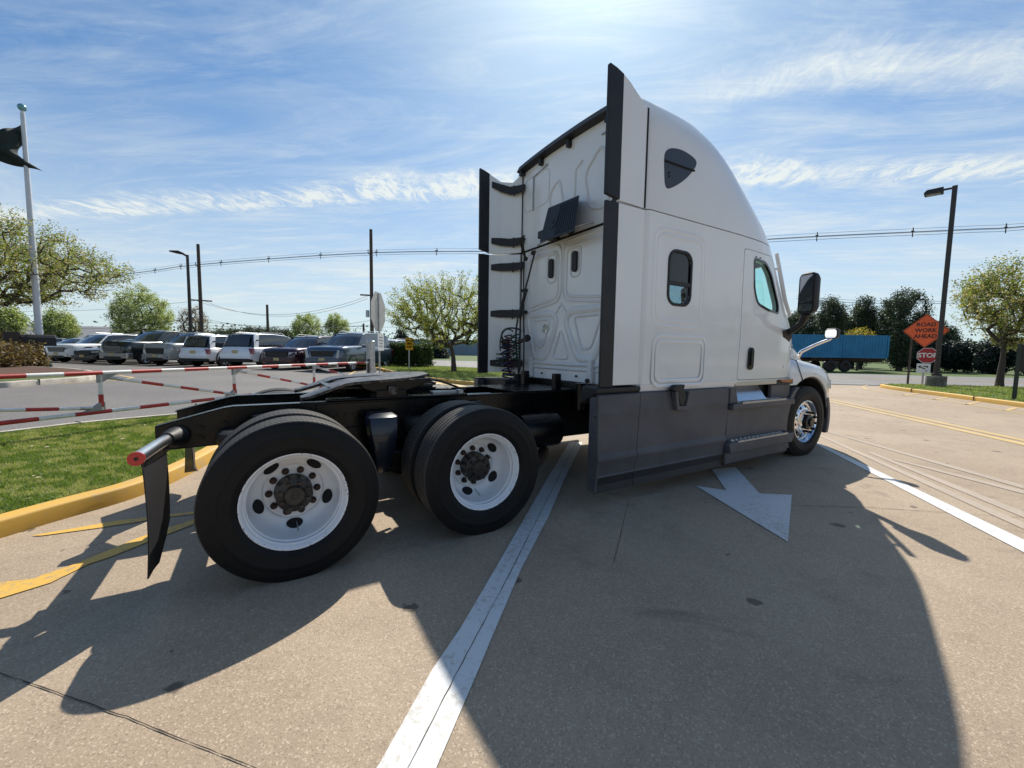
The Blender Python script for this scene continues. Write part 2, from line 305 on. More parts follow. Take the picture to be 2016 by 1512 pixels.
# ------------------------------------------------------------------ mesh helpers
class MB:
    def __init__(s): s.v = []; s.f = []
    def add(s, vs, fs):
        o = len(s.v); s.v += [tuple(v) for v in vs]; s.f += [tuple(i + o for i in f) for f in fs]; return s
    def box(s, c, d, rot=None):
        x, y, z = d[0] / 2, d[1] / 2, d[2] / 2
        vs = [V((a * x, b * y, e * z)) for a in (-1, 1) for b in (-1, 1) for e in (-1, 1)]
        if rot is not None: vs = [rot @ v for v in vs]
        return s.add([v + V(c) for v in vs], [(0, 1, 3, 2), (4, 6, 7, 5), (0, 4, 5, 1), (2, 3, 7, 6), (0, 2, 6, 4), (1, 5, 7, 3)])
    def bb(s, x0, x1, y0, y1, z0, z1): return s.box(((x0 + x1) / 2, (y0 + y1) / 2, (z0 + z1) / 2), (x1 - x0, y1 - y0, z1 - z0))
    def cyl(s, a, b, r0, r1=None, n=12, caps=True):
        a, b = V(a), V(b); r1 = r0 if r1 is None else r1
        d = (b - a).normalized(); t = V((0, 0, 1)) if abs(d.z) < 0.9 else V((1, 0, 0))
        u = d.cross(t).normalized(); w = d.cross(u)
        ring = lambda c, r: [c + (u * math.cos(2 * math.pi * i / n) + w * math.sin(2 * math.pi * i / n)) * r for i in range(n)]
        fs = [(i, (i + 1) % n, n + (i + 1) % n, n + i) for i in range(n)]
        if caps: fs += [tuple(range(n))[::-1], tuple(range(n, 2 * n))]
        return s.add(ring(a, r0) + ring(b, r1), fs)
    def tube(s, pts, r, n=8, caps=True):
        pts = [V(p) for p in pts]; k = len(pts); rs = r if isinstance(r, (list, tuple)) else [r] * k
        vs = []; prev = None
        for i, p in enumerate(pts):
            d = (pts[min(i + 1, k - 1)] - pts[max(i - 1, 0)]).normalized()
            if prev is None:
                t = V((0, 0, 1)) if abs(d.z) < 0.9 else V((1, 0, 0)); u = d.cross(t).normalized()
            else: u = (prev - d * prev.dot(d)).normalized()
            prev = u; w = d.cross(u)
            vs += [p + (u * math.cos(2 * math.pi * j / n) + w * math.sin(2 * math.pi * j / n)) * rs[i] for j in range(n)]
        fs = [(i * n + j, i * n + (j + 1) % n, (i + 1) * n + (j + 1) % n, (i + 1) * n + j) for i in range(k - 1) for j in range(n)]
        if caps: fs += [tuple(range(n))[::-1], tuple(range((k - 1) * n, k * n))]
        return s.add(vs, fs)
    def lathe(s, prof, c=(0, 0, 0), n=64, closed=False, a0=0.0, a1=2 * math.pi):      # prof = (axis y, radius), round the Y axis
        k = len(prof); c = V(c); full = abs(a1 - a0 - 2 * math.pi) < 1e-6; m_ = n if full else n + 1
        vs = [c + V((r * math.cos(a0 + (a1 - a0) * i / n), y, r * math.sin(a0 + (a1 - a0) * i / n))) for i in range(m_) for (y, r) in prof]
        fs = []
        for i in range(n):
            j = (i + 1) % m_
            for q in range(k if closed else k - 1):
                q2 = (q + 1) % k; fs.append((i * k + q, j * k + q, j * k + q2, i * k + q2))
        return s.add(vs, fs)
    def prism(s, pts, vec):
        pts = [V(p) for p in pts]; n = len(pts); vec = V(vec)
        return s.add(pts + [p + vec for p in pts], [tuple(range(n))[::-1], tuple(range(n, 2 * n))] + [(i, (i + 1) % n, n + (i + 1) % n, n + i) for i in range(n)])
    def xz(s, pts, y0, y1): return s.prism([(x, y0, z) for x, z in pts], (0, y1 - y0, 0))
    def xy(s, pts, z0, z1): return s.prism([(x, y, z0) for x, y in pts], (0, 0, z1 - z0))
    def yz(s, pts, x0, x1): return s.prism([(x0, y, z) for y, z in pts], (x1 - x0, 0, 0))
    def loft(s, rings, closed=True, caps=True):
        k = len(rings[0]); vs = [p for r in rings for p in r]; fs = []
        for i in range(len(rings) - 1):
            for j in range(k if closed else k - 1):
                j2 = (j + 1) % k; fs.append((i * k + j, i * k + j2, (i + 1) * k + j2, (i + 1) * k + j))
        if caps and closed: fs += [tuple(range(k))[::-1], tuple(range((len(rings) - 1) * k, len(rings) * k))]
        return s.add(vs, fs)
    def sphere(s, c, r, n=12, m_=8):
        c = V(c); rr = r if isinstance(r, tuple) else (r, r, r); vs = []; fs = []
        for i in range(m_ + 1):
            t = math.pi * i / m_
            for j in range(n):
                p = 2 * math.pi * j / n; vs.append(c + V((rr[0] * math.sin(t) * math.cos(p), rr[1] * math.sin(t) * math.sin(p), rr[2] * math.cos(t))))
        for i in range(m_):
            for j in range(n): fs.append((i * n + j, (i + 1) * n + j, (i + 1) * n + (j + 1) % n, i * n + (j + 1) % n))
        return s.add(vs, fs)
    def mirror_y(s):
        n = len(s.v); s.v += [(x, -y, z) for x, y, z in s.v]; s.f += [tuple(i + n for i in reversed(f)) for f in s.f]; return s
    def flip_y(s): s.v = [(x, -y, z) for x, y, z in s.v]; s.f = [tuple(reversed(f)) for f in s.f]; return s
    def shift(s, d): d = V(d); s.v = [tuple(V(v) + d) for v in s.v]; return s
    def xf(s, m): s.v = [tuple(m @ V(v)) for v in s.v]; return s

def empty(name, loc=(0, 0, 0), rz=0.0, parent=None):
    o = bpy.data.objects.new(name, None); COL.objects.link(o); o.location = loc; o.rotation_euler = (0, 0, rz); o.empty_display_size = 0.2
    if parent: o.parent = parent
    return o
def tag(o, label=None, cat=None, group=None, kind=None):
    for k, v in (('label', label), ('category', cat), ('group', group), ('kind', kind)):
        if v: o[k] = v
    return o
def obj(name, mb, mat, parent=None, smooth=False, bevel=0.0, seg=2, sub=0, loc=None, fix=True):
    me = bpy.data.meshes.new(name); me.from_pydata(mb.v, [], mb.f)
    if fix:
        b = bmesh.new(); b.from_mesh(me); bmesh.ops.remove_doubles(b, verts=b.verts, dist=1e-5); bmesh.ops.recalc_face_normals(b, faces=b.faces); b.to_mesh(me); b.free()
    mats = mat if isinstance(mat, (list, tuple)) else [mat]
    for q in mats: me.materials.append(q)
    if smooth:
        for p in me.polygons: p.use_smooth = True
        me.set_sharp_from_angle(angle=R(38))
    o = bpy.data.objects.new(name, me); COL.objects.link(o)
    if loc is not None: o.location = loc
    if parent is not None: o.parent = parent
    if bevel:
        bv = o.modifiers.new('bevel', 'BEVEL'); bv.width = bevel; bv.segments = seg; bv.limit_method = 'ANGLE'; bv.angle_limit = R(35)
        bv.harden_normals = False
    if sub:
        sm = o.modifiers.new('sub', 'SUBSURF'); sm.levels = sub; sm.render_levels = sub
    return o
def boolean(o, cutters, op='DIFFERENCE', angle=30):
    for mb in cutters:
        c = obj('cutter', mb, M_seam)
        md = o.modifiers.new('b', 'BOOLEAN'); md.operation = op; md.object = c; md.solver = 'EXACT'
        dg = bpy.context.evaluated_depsgraph_get(); me = bpy.data.meshes.new_from_object(o.evaluated_get(dg))
        o.modifiers.remove(md); old = o.data; o.data = me; bpy.data.meshes.remove(old)
        cm = c.data; bpy.data.objects.remove(c); bpy.data.meshes.remove(cm)
    for p in o.data.polygons: p.use_smooth = True
    o.data.set_sharp_from_angle(angle=R(angle))
    return o
def rrect(cx, cy, w, h, r, n=6):
    out = []
    for k, (sx, sy) in enumerate(((1, 1), (-1, 1), (-1, -1), (1, -1))):
        ox, oy = cx + sx * (w / 2 - r), cy + sy * (h / 2 - r)
        for i in range(n + 1):
            a = math.pi / 2 * (k + i / n); out.append((ox + r * math.cos(a), oy + r * math.sin(a)))
    return out
def smooth_poly(pts, r=0.05, n=5):               # rounds the corners of a polygon
    out = []; k = len(pts)
    for i in range(k):
        p0, p, p1 = V(pts[i - 1]), V(pts[i]), V(pts[(i + 1) % k])
        a = (p0 - p); b = (p1 - p); ra = min(r, a.length * 0.45); rb = min(r, b.length * 0.45)
        A = p + a.normalized() * ra; B = p + b.normalized() * rb
        for j in range(n + 1):
            t = j / n; q = A * (1 - t) ** 2 + p * 2 * t * (1 - t) + B * t * t; out.append(tuple(q))
    return out
def ridge(mb, path, nrm, w=0.03, h=0.01, closed=False):       # a low pressed rib on a flat panel
    pts = [V(p) for p in path]; nrm = V(nrm).normalized(); k = len(pts); prof = [(-0.5, 0), (-0.3, 0.7), (0, 1), (0.3, 0.7), (0.5, 0)]; rings = []
    for i, p in enumerate(pts):
        a = pts[(i - 1) % k] if closed else pts[max(i - 1, 0)]; b = pts[(i + 1) % k] if closed else pts[min(i + 1, k - 1)]
        d = (b - a).normalized(); sd = d.cross(nrm).normalized()
        rings.append([p + sd * (q * w) + nrm * (e * h) for q, e in prof])
    if closed: rings.append(rings[0])
    return mb.loft(rings, closed=False, caps=False)
def text(s, size, mat, parent, loc, rot, name='lettering', ext=0.003, bold=0.0, sp=1.0, sx=1.0):
    c = bpy.data.curves.new(name, 'FONT'); c.body = s; c.size = size; c.align_x = 'CENTER'; c.align_y = 'CENTER'; c.extrude = ext; c.offset = bold; c.space_line = sp; c.resolution_u = 3
    t = bpy.data.objects.new('tmp', c); COL.objects.link(t)
    me = bpy.data.meshes.new_from_object(t.evaluated_get(bpy.context.evaluated_depsgraph_get())); bpy.data.objects.remove(t)
    me.materials.clear(); me.materials.append(mat)
    o = bpy.data.objects.new(name, me); COL.objects.link(o); o.location = loc; o.rotation_euler = rot; o.scale = (sx, 1, 1); o.parent = parent
    return o
def copy_tree(o, parent=None):
    c = o.copy(); COL.objects.link(c); c.parent = parent
    for ch in list(o.children): copy_tree(ch, c)
    return c

# ------------------------------------------------------------------ ground sheets, all following hz()
def sheet(name, polys, lift, mat, kind='structure', label=None, cat=None, grid=None):
    b = bmesh.new()
    for poly in polys:
        b.faces.new([b.verts.new((p[0], p[1], 0)) for p in poly])
    nrm = V((-0.9, 1, 0)).normalized()
    for s in (1.5, 6.0, 16.0):
        bmesh.ops.bisect_plane(b, geom=b.verts[:] + b.edges[:] + b.faces[:], plane_co=(0, s, 0), plane_no=nrm)
    for v in b.verts: v.co.z = hz(v.co.x, v.co.y) + lift
    bmesh.ops.recalc_face_normals(b, faces=b.faces)
    for f in b.faces:
        if f.normal.z < 0: f.normal_flip()
    me = bpy.data.meshes.new(name); b.to_mesh(me); b.free(); me.materials.append(mat)
    o = bpy.data.objects.new(name, me); COL.objects.link(o); o['kind'] = kind
    tag(o, label, cat); return o
def gp(*q): return [G(x, y)[:2] for x, y in q]
def strip(pts, w):                               # ribbon polygon round a polyline
    P = [V((p[0], p[1])) for p in pts]; l = []; r = []
    for i, p in enumerate(P):
        d = (P[min(i + 1, len(P) - 1)] - P[max(i - 1, 0)]).normalized(); n_ = V((-d.y, d.x))
        wi = w[i] if isinstance(w, list) else w
        l.append(p + n_ * wi / 2); r.append(p - n_ * wi / 2)
    return [[l[i], l[i + 1], r[i + 1], r[i]] for i in range(len(P) - 1)]

sheet('ground', [[(-700, -700), (700, -700), (700, 700), (-700, 700)]], -0.004, M_turf)
sheet('concrete_apron', [[(-22, -14), (-8, -24), (30, -30), (46, -16.6), (36, -6.6), (29.5, 0), (15, 14.5), (11.5, 10), (4, 6.8), (-0.2, 6.1), (-2.8, 5.3), (-9, 2)]], 0.004, M_conc)
sheet('car_park', [[(-3.9, 4.2), (-2.8, 4.7), (-2.2, 4.9), (-1.5, 5.1), (0, 5.4), (3.0, 6.2), (9, 8.2), (15.5, 13.9), (-45, 74.4), (-90, 30), (-60, 0), (-12, -1), (-8, 2)]], 0.008, M_asph)
sheet('road', [[(-140, 169.6), (220, -190), (230, -180), (-130, 180)]], 0.012, M_road)
# road lane paint, running along x + y = const
def along(c, s): return (c / 2 - s, c / 2 + s)
rd = []
for c, w_ in ((31.2, 0.12), (49.0, 0.12), (35.6, 0.12), (44.6, 0.12)):
    if c in (35.6, 44.6):
        for k in range(-24, 30): rd += strip([along(c, k * 6.0), along(c, k * 6.0 + 2.6)], w_)
    else: rd += strip([along(c, -110), along(c, 120)], w_)
sheet('white_lane_lines', rd, 0.018, M_pw)
sheet('yellow_centre_lines', strip([along(39.8, -110), along(39.8, 120)], 0.12) + strip([along(40.3, -110), along(40.3, 120)], 0.12) , 0.018, M_py)
# paint on the apron
sheet('wide_white_lane_line', [gp((1121, 872), (1147, 872), (1111, 945), (1081, 1016), (1042, 1092), (1026, 1123), (970, 1254), (942, 1322), (861, 1512), (790, 1690), (600, 1690), (745, 1512), (851, 1322), (907, 1239), (970, 1131), (1075, 948))], 0.010, M_pw)
sheet('long_white_lane_line', [gp((1600, 872), (1609, 872), (2016, 1065), (2300, 1200), (2300, 1240), (2016, 1090))], 0.010, M_pw)
sheet('white_direction_arrow', [gp((1401, 925), (1448, 921), (1495, 973), (1559, 976), (1551, 1069), (1370, 958), (1430, 967))], 0.010, M_pw)
sheet('worn_white_lines', [gp((1600, 853), (1606, 853), (2016, 1031), (2016, 1044)), gp((1600, 843), (1604, 843), (2016, 957), (2016, 964)), gp((1707, 891), (1716, 891), (2016, 1009), (2016, 1021)), gp((1757, 906), (1762, 905), (2016, 967), (2016, 974))], 0.009, M_ghost)
sheet('double_yellow_line', [gp((1600, 780), (1602, 779), (2016, 866), (2300, 926), (2300, 931), (2016, 870)), gp((1600, 784), (1602, 783), (2016, 873), (2300, 936), (2300, 941), (2016, 878))], 0.010, M_pyd)
isl = gp((1745, 757), (1712, 757), (1698, 762), (1706, 767), (1760, 776), (1850, 788), (2016, 815), (2300, 862))
tk = strip(isl, 0.10)
for a, b in (((1775, 779), (1813, 774)), ((1838, 787), (1868, 782)), ((1903, 797), (1928, 791)), ((1980, 809), (2000, 803))): tk += strip(gp(a, b), 0.12)
sheet('yellow_island_outline', tk, 0.010, M_pyd)
sheet('yellow_kerb_hatching', [gp((61, 1057), (231, 1027), (270, 1022), (335, 1015), (382, 1009), (382, 1014), (320, 1021), (270, 1030), (223, 1037), (82, 1057)),
                               gp((-60, 1150), (0, 1149), (60, 1143), (150, 1112), (275, 1060), (335, 1040), (382, 1024), (382, 1034), (290, 1070), (215, 1100), (175, 1113), (100, 1150), (0, 1181), (-60, 1196))], 0.010, M_py)
rng = random.Random(3)
def crackline(pts, w):
    P = [V(G(*q)[:2]) for q in pts]; out = []
    for a, b in zip(P, P[1:]):
        n_ = max(2, int((b - a).length / 0.045)); d = (b - a); nn = V((-d.y, d.x)).normalized()
        out += [a + d * (i / n_) + nn * rng.uniform(-w, w) * 0.45 for i in range(n_)]
    out.append(P[-1])
    return strip(out, [w * rng.uniform(0.35, 1.25) for _ in out])
jn = crackline([(-250, 1235), (0, 1328), (250, 1415), (490, 1512), (800, 1640)], 0.0048)
jn += crackline([(1380, 982), (1560, 996), (1720, 1001), (2016, 1021)], 0.006) + crackline([(1605, 856), (1720, 861)], 0.006)
jn += crackline([(1238, 985), (1225, 1040), (1208, 1110)], 0.004)
sheet('expansion_joint', jn, 0.0085, M_crack)
sheet('line_crack', crackline([(1134, 872), (1090, 960), (1002, 1135), (903, 1322), (806, 1512), (740, 1640)], 0.0042), 0.0125, M_crack)
sheet('parking_bay_lines', sum([strip([(4.3 - k * 1.785, 16.1 + k * 1.905), (7.7 - k * 1.785, 20.0 + k * 1.905)], 0.1) for k in range(0, 12)], []) + [gp((990, 760), (1010, 757), (1180, 770), (1180, 777))], 0.014, M_pw)
sheet('yellow_car_park_lines', [gp((826, 748), (834, 746), (862, 752), (937, 763), (937, 766), (860, 757))] + strip(gp((700, 746), (688, 738), (700, 731), (722, 729)), 0.12) + strip(gp((125, 756), (230, 750), (262, 744), (236, 740), (190, 739)), 0.12), 0.014, M_pyd)

# kerbs and planted islands
def kerb(name, pts, mat, w=0.15, h=0.14, label=None):
    P = [V((p[0], p[1])) for p in pts]; rings = []
    for i, p in enumerate(P):
        d = (P[min(i + 1, len(P) - 1)] - P[max(i - 1, 0)]).normalized(); n_ = V((-d.y, d.x)); z = hz(p.x, p.y) - 0.01
        prof = [(0, 0), (0.012, h * 0.90), (0.020, h * 1.0), (0.034, h * 1.05), (w, h * 1.07), (w, 0)]
        rings.append([(p.x + n_.x * a, p.y + n_.y * a, z + b) for a, b in prof])
    o = obj(name, MB().loft(rings), mat, smooth=True); o['kind'] = 'structure'
    acc = 1.3; jm = MB()
    for i in range(len(P) - 1):
        L_ = (P[i + 1] - P[i]).length; d = (P[i + 1] - P[i]).normalized(); n_ = V((-d.y, d.x))
        while acc < L_:
            c = P[i] + d * acc + n_ * (w / 2 - 0.006); z = hz(c.x, c.y); jm.box((c.x, c.y, z + h * 0.53), (0.007, w + 0.005, h * 1.06), Matrix.Rotation(math.atan2(d.y, d.x), 3, 'Z')); acc += 3.05
        acc -= L_
    if jm.v: j_ = obj('kerb_joint', jm, M_crack); j_['kind'] = 'structure'
    return o
def dens(pts, n=6):
    P = [V((p[0], p[1])) for p in pts]; out = []
    for i in range(len(P) - 1):
        p0, p1, p2, p3 = P[max(i - 1, 0)], P[i], P[i + 1], P[min(i + 2, len(P) - 1)]
        for j in range(n):
            t = j / n; out.append(0.5 * ((2 * p1) + (p2 - p0) * t + (2 * p0 - 5 * p1 + 4 * p2 - p3) * t * t + (3 * p1 - p0 - 3 * p2 + p3) * t ** 3))
    out.append(P[-1]); return out
near = dens([(-9, -7.4), (-4.2, -2.1), (-1.82, 0.4), (-1.18, 1.02), (-0.80, 1.74), (-0.42, 2.9), (0.1, 4.3), (0.9, 5.3), (1.3, 5.9)])
kerb('yellow_kerb', near, M_kerby)
_b = [G(x, y, .15)[:2] for x, y in ((345, 811), (250, 819), (150, 828), (0, 845))]; _d = (V(_b[3]) - V(_b[2])).normalized()
back = dens([(V(_b[0]) + (V(_b[0]) - V(_b[1])).normalized() * 3.2), (V(_b[0]) + (V(_b[0]) - V(_b[1])).normalized() * 1.6)] + _b + [V(_b[3]) + _d * 4, V(_b[3]) + _d * 10])
kerb('pale_kerb', back, M_kerbw, w=0.15, h=0.135)
inner = [p + V((-0.12, 0.12)) for p in near[::3]] + [p + V((0.07, -0.15)) for p in back[::3]]
sheet('near_lawn', [inner], 0.112, M_turf)
LAWN = inner
midf = dens([G(755, 727)[:2], G(704, 727.5)[:2], G(703, 732)[:2], G(745, 738)[:2], G(813, 745)[:2], G(937, 759)[:2], G(1040, 775)[:2], G(1130, 800)[:2]][0:0] + [(6.2, 22.8), (4.35, 21.6), (4.2, 20.6), (5.0, 18.3), G(813, 746)[:2], G(937, 759)[:2], (10.4, 10.9), (14.3, 14.6)], 5)
kerb('yellow_kerb_beyond_truck', midf, M_kerby)
sheet('verge', [[p + V((0.12, 0.08)) for p in midf] + [V((14.4, 14.9)), V((6.6, 22.7))]], 0.13, M_turf)
rk = dens([(30.6, -1.0), (27.2, 2.1), (25.6, 3.45), (24.6, 3.5), (23.3, 2.65), (21.5, 0.85), (19.03, -1.5), (15.6, -5.0), (13, -7.8)], 5)
kerb('yellow_island_kerb', [p for p in rk], M_kerby, h=0.15)
sheet('island_lawn', [[p + (V((0.10, -0.10))) for p in rk] + [V((20, -15)), V((33, -3.6))]], 0.135, M_turf)
lb = dens([G(-60, 766)[:2], G(12, 764)[:2], G(60, 760)[:2], G(125, 755)[:2], G(178, 750)[:2], G(200, 742)[:2], G(150, 733)[:2], G(60, 728)[:2], G(-60, 726)[:2]], 5)
kerb('pale_bed_kerb', lb, M_kerbw, w=0.15, h=0.15)
sheet('planting_bed', [[p + V((-0.12, 0.05)) for p in lb]], 0.14, M_mulch)
# turned-up grass strip over the mulch edge
sheet('bed_grass', [strip([p + V((-0.42, 0.42)) for p in lb[6:22]], 0.7)[i] for i in range(0, 15)], 0.150, M_turf)

# ================================================================== THE TRUCK (X forward, Y to its left, origin under the rear axle)
truck = empty('semi_truck', (0, 0, 0))
tag(truck, 'white sleeper cab tractor unit with charcoal side skirts, parked without a trailer', 'truck')
def T(name, mb, mat, parent=truck, **k): return obj(name, mb, mat, parent, **k)
def PX(px, py, y=-1.2):                          # point of the truck's right side
    p = on(px, py, 'Y', y); return (p.x, p.z)
ZC = [1.10, 1.7, 2.0, 2.4, 2.8, 3.0, 3.2, 3.4, 3.6, 3.78, 3.9, 3.985]
XF = [6.30, 6.26, 6.05, 5.83, 5.62, 5.46, 5.22, 4.985, 4.72, 4.45, 4.15, 3.55]
WZ = [1.225, 1.24, 1.24, 1.24, 1.24, 1.235, 1.228, 1.215, 1.20, 1.14, 1.02, 0.62]
def ip(x, xs, ys):
    if x <= xs[0]: return ys[0]
    for i in range(len(xs) - 1):
        if x <= xs[i + 1]: t = (x - xs[i]) / (xs[i + 1] - xs[i]); return ys[i] + (ys[i + 1] - ys[i]) * t
    return ys[-1]
def cr(x, xs, ys):                               # smooth (Catmull-Rom) look-up
    n = len(xs)
    if x <= xs[0]: return ys[0]
    if x >= xs[-1]: return ys[-1]
    i = max(j for j in range(n - 1) if xs[j] <= x); t = (x - xs[i]) / (xs[i + 1] - xs[i])
    m0 = (ys[i + 1] - ys[max(i - 1, 0)]) / (xs[i + 1] - xs[max(i - 1, 0)]) * (xs[i + 1] - xs[i])
    m1 = (ys[min(i + 2, n - 1)] - ys[i]) / (xs[min(i + 2, n - 1)] - xs[i]) * (xs[i + 1] - xs[i])
    return (2 * t**3 - 3 * t**2 + 1) * ys[i] + (t**3 - 2 * t**2 + t) * m0 + (-2 * t**3 + 3 * t**2) * ys[i + 1] + (t**3 - t**2) * m1
XB = 2.955
def plan(z, inset=0.0, back=0.0):
    a = cr(z, ZC, XF) - 2.99 - inset; w = cr(z, ZC, WZ) - inset; n = ip(z, [2.0, 2.8, 3.98], [9, 7, 4.0]); out = []
    K = 22
    for i in range(K + 1):
        t = math.pi / 2 * (i / K) ** 0.8
        c, s = math.cos(t), math.sin(t)
        out.append((2.99 + a * (max(c, 0)) ** (2 / n), w * s ** (2 / n)))
    left = out[:]                                # front centre -> side
    rb = 0.10                                    # rounded rear corner
    left = [q for q in left if q[0] > XB + back + 0.09]
    left += [(XB + back + rb * 0.6, w), (XB + back + rb * 0.18, w - rb * 0.25), (XB + back, w - rb * 0.8), (XB + back, w * 0.55), (XB + back, 0.0)]
    right = [(x, -y) for x, y in left[::-1][1:-1]]
    return [(x, y, z) for x, y in left + right]
def cabloft(zs, inset=0.0, back=0.0): return MB().loft([plan(z, inset, back) for z in zs])
zb = [1.10, 1.13, 1.2, 1.45, 1.7, 1.85, 2.0, 2.2, 2.4, 2.6, 2.787]
def in_prism(poly, y0=-1.5, y1=1.5): return MB().xz(poly, y0, y1)
# window outlines on the right side
winP = smooth_poly([PX(1477, 508), PX(1507, 517), PX(1521, 540), PX(1536, 600), PX(1534, 623), PX(1505, 612), PX(1484, 600), PX(1477, 572)], 0.07)
winI = smooth_poly([PX(1480, 512), PX(1506, 521), PX(1517, 543), PX(1530, 600), PX(1528, 617), PX(1505, 608), PX(1486, 597), PX(1480, 570)], 0.06)
slw = PX(1316, 488, -1.24) + PX(1359, 606, -1.24)
slx, slz, sww, swh = (3.30 + 3.68) / 2, (2.478 + 1.925) / 2 + 0.0, 0.38, 0.56
sleepP = rrect(slx, slz, sww, swh, 0.12)
sleepI = rrect(slx, slz, sww - 0.06, swh - 0.06, 0.09)
doorP = smooth_poly([(4.62, 2.655), (5.28, 2.655), (5.46, 2.50), (5.72, 2.10), (5.90, 1.72), (6.02, 1.45), (6.02, 1.145), (4.635, 1.145)], 0.05)
def grow(poly, d):
    cx = sum(p[0] for p in poly) / len(poly); cz = sum(p[1] for p in poly) / len(poly); out = []
    for x, z in poly:
        L_ = math.hypot(x - cx, z - cz); out.append((x + (x - cx) / L_ * d, z + (z - cz) / L_ * d))
    return out
interior = lambda: cabloft([1.16, 1.45, 1.7, 1.85, 2.0, 2.2, 2.4, 2.6, 2.80], 0.05, 0.05)
cab = T('cab_body', cabloft(zb), M_white)
boolean(cab, [interior(), in_prism(grow(doorP, 0.009)), in_prism(sleepI), MB().bb(5.35, 7.0, -0.98, 0.98, 2.02, 2.62)])
door_src = cabloft(zb, -0.002)
for sgn in (-1, 1):
    d = T('door', MB().add(door_src.v, door_src.f), M_white)
    y0, y1 = (-1.5, -1.0) if sgn < 0 else (1.0, 1.5)
    boolean(d, [in_prism(doorP, y0, y1)], 'INTERSECT')
    boolean(d, [interior(), in_prism(winI, -1.6, 1.6)])
    # black window surround and glass follow the door skin
    f = T('window_frame', cabloft([1.8, 2.0, 2.2, 2.4, 2.6, 2.7], -0.006), M_gloss, d)
    boolean(f, [in_prism(grow(winI, 0.030), y0, y1)], 'INTERSECT')
    boolean(f, [in_prism(grow(winI, -0.004), -1.6, 1.6), cabloft([1.75, 2.0, 2.2, 2.4, 2.6, 2.75], 0.02)])
    g = T('window_glass', cabloft([1.8, 2.0, 2.2, 2.4, 2.6, 2.7], 0.022), M_winglass, d)
    boolean(g, [in_prism(grow(winI, 0.012), y0, y1)], 'INTERSECT')
    boolean(g, [cabloft([1.75, 2.0, 2.2, 2.4, 2.6, 2.75], 0.026)])
    h = MB(); hx, hz0 = 4.865, 1.395
    h.xz(rrect(hx, hz0, 0.105, 0.27, 0.05), sgn * 1.262, sgn * 1.236); T('door_handle', h, M_gloss, d, bevel=0.008)
    if sgn < 0:
        hh = MB().xz(rrect(hx - 0.012, hz0 + 0.01, 0.03, 0.19, 0.014), -1.275, -1.258); T('handle_grip', hh, M_black, d, bevel=0.006)
        b_ = MB()
        for px_, py_ in ((1489, 506), (1497, 508)):
            x, z = PX(px_, py_ , -1.24); b_.cyl((x, -1.235, z), (x, -1.247, z), 0.008, n=8)
        T('screw_head', b_, M_black, d)
        st = MB()
        for k, (ww, zz) in enumerate(((0.07, 1.30), (0.09, 1.285), (0.06, 1.27), (0.03, 1.25))): st.bb(5.70 - ww / 2, 5.70 + ww / 2, -1.206, -1.196, zz, zz + 0.006)
        T('sticker', st, M_trim, d)
# interior
lin = T('interior_lining', cabloft([1.17, 1.7, 2.0, 2.4, 2.795], 0.052, 0.055), M_inner)
boolean(lin, [cabloft([1.19, 1.7, 2.0, 2.4, 2.775], 0.065, 0.07), in_prism(winI), in_prism(sleepI), MB().bb(5.3, 7.0, -0.98, 0.98, 2.02, 2.62)])
ds = MB().bb(5.45, 6.0, -1.08, 1.08, 1.5, 1.93); T('dashboard', ds, M_trim, bevel=0.05)
for sy in (-0.62, 0.62):
    s_ = MB().bb(4.75, 5.15, sy - 0.24, sy + 0.24, 1.45, 1.62).box((4.72, sy, 1.95), (0.12, 0.46, 0.75), Matrix.Rotation(R(-8), 3, 'Y')); T('seat', s_, M_trim, bevel=0.05)
sw = MB()
ring = [V((5.36 + 0.10 * math.sin(a) * 0.9, 0.62 + 0.21 * math.cos(a), 1.96 + 0.19 * math.sin(a))) for a in [2 * math.pi * i / 24 for i in range(25)]]
sw.tube(ring, 0.015, 6, False).tube([(5.36, 0.41, 1.96), (5.36, 0.83, 1.96)], 0.015, 6); T('steering_wheel', sw, M_black)
ws = T('windshield', MB().loft([[(x, y, z) for x, y, z in plan(z, 0.02) if x > 5.0 and abs(y) < 1.02] for z in ()] ) if False else cabloft([2.0, 2.2, 2.4, 2.64], 0.02), M_winglass)
boolean(ws, [MB().bb(5.3, 7, -1.0, 1.0, 2.0, 2.64)], 'INTERSECT'); boolean(ws, [cabloft([1.95, 2.2, 2.4, 2.7], 0.026)])
# sleeper windows
for sgn in (-1, 1):
    fr = MB().xz(sleepP, sgn * 1.222, sgn * 1.252)
    o = T('sleeper_window', fr, M_trim); boolean(o, [in_prism(sleepI, -1.4, 1.4)]); 
    bevel_ = o.modifiers.new('bevel', 'BEVEL'); bevel_.width = 0.008; bevel_.segments = 2; bevel_.limit_method = 'ANGLE'
    T('window_bar', MB().bb(slx - sww / 2 + 0.02, slx + sww / 2 - 0.02, sgn * 1.225, sgn * 1.248, slz - 0.075, slz - 0.035), M_trim, o)
    T('window_pane', MB().bb(slx - sww / 2 + 0.02, slx + sww / 2 - 0.02, sgn * 1.226, sgn * 1.232, slz - 0.035, slz + swh / 2 - 0.02), M_gloss if sgn < 0 else M_wing2, o)
    T('window_pane', MB().bb(slx - sww / 2 + 0.02, slx + sww / 2 - 0.02, sgn * 1.226, sgn * 1.232, slz - swh / 2 + 0.02, slz - 0.075), M_wing2, o)
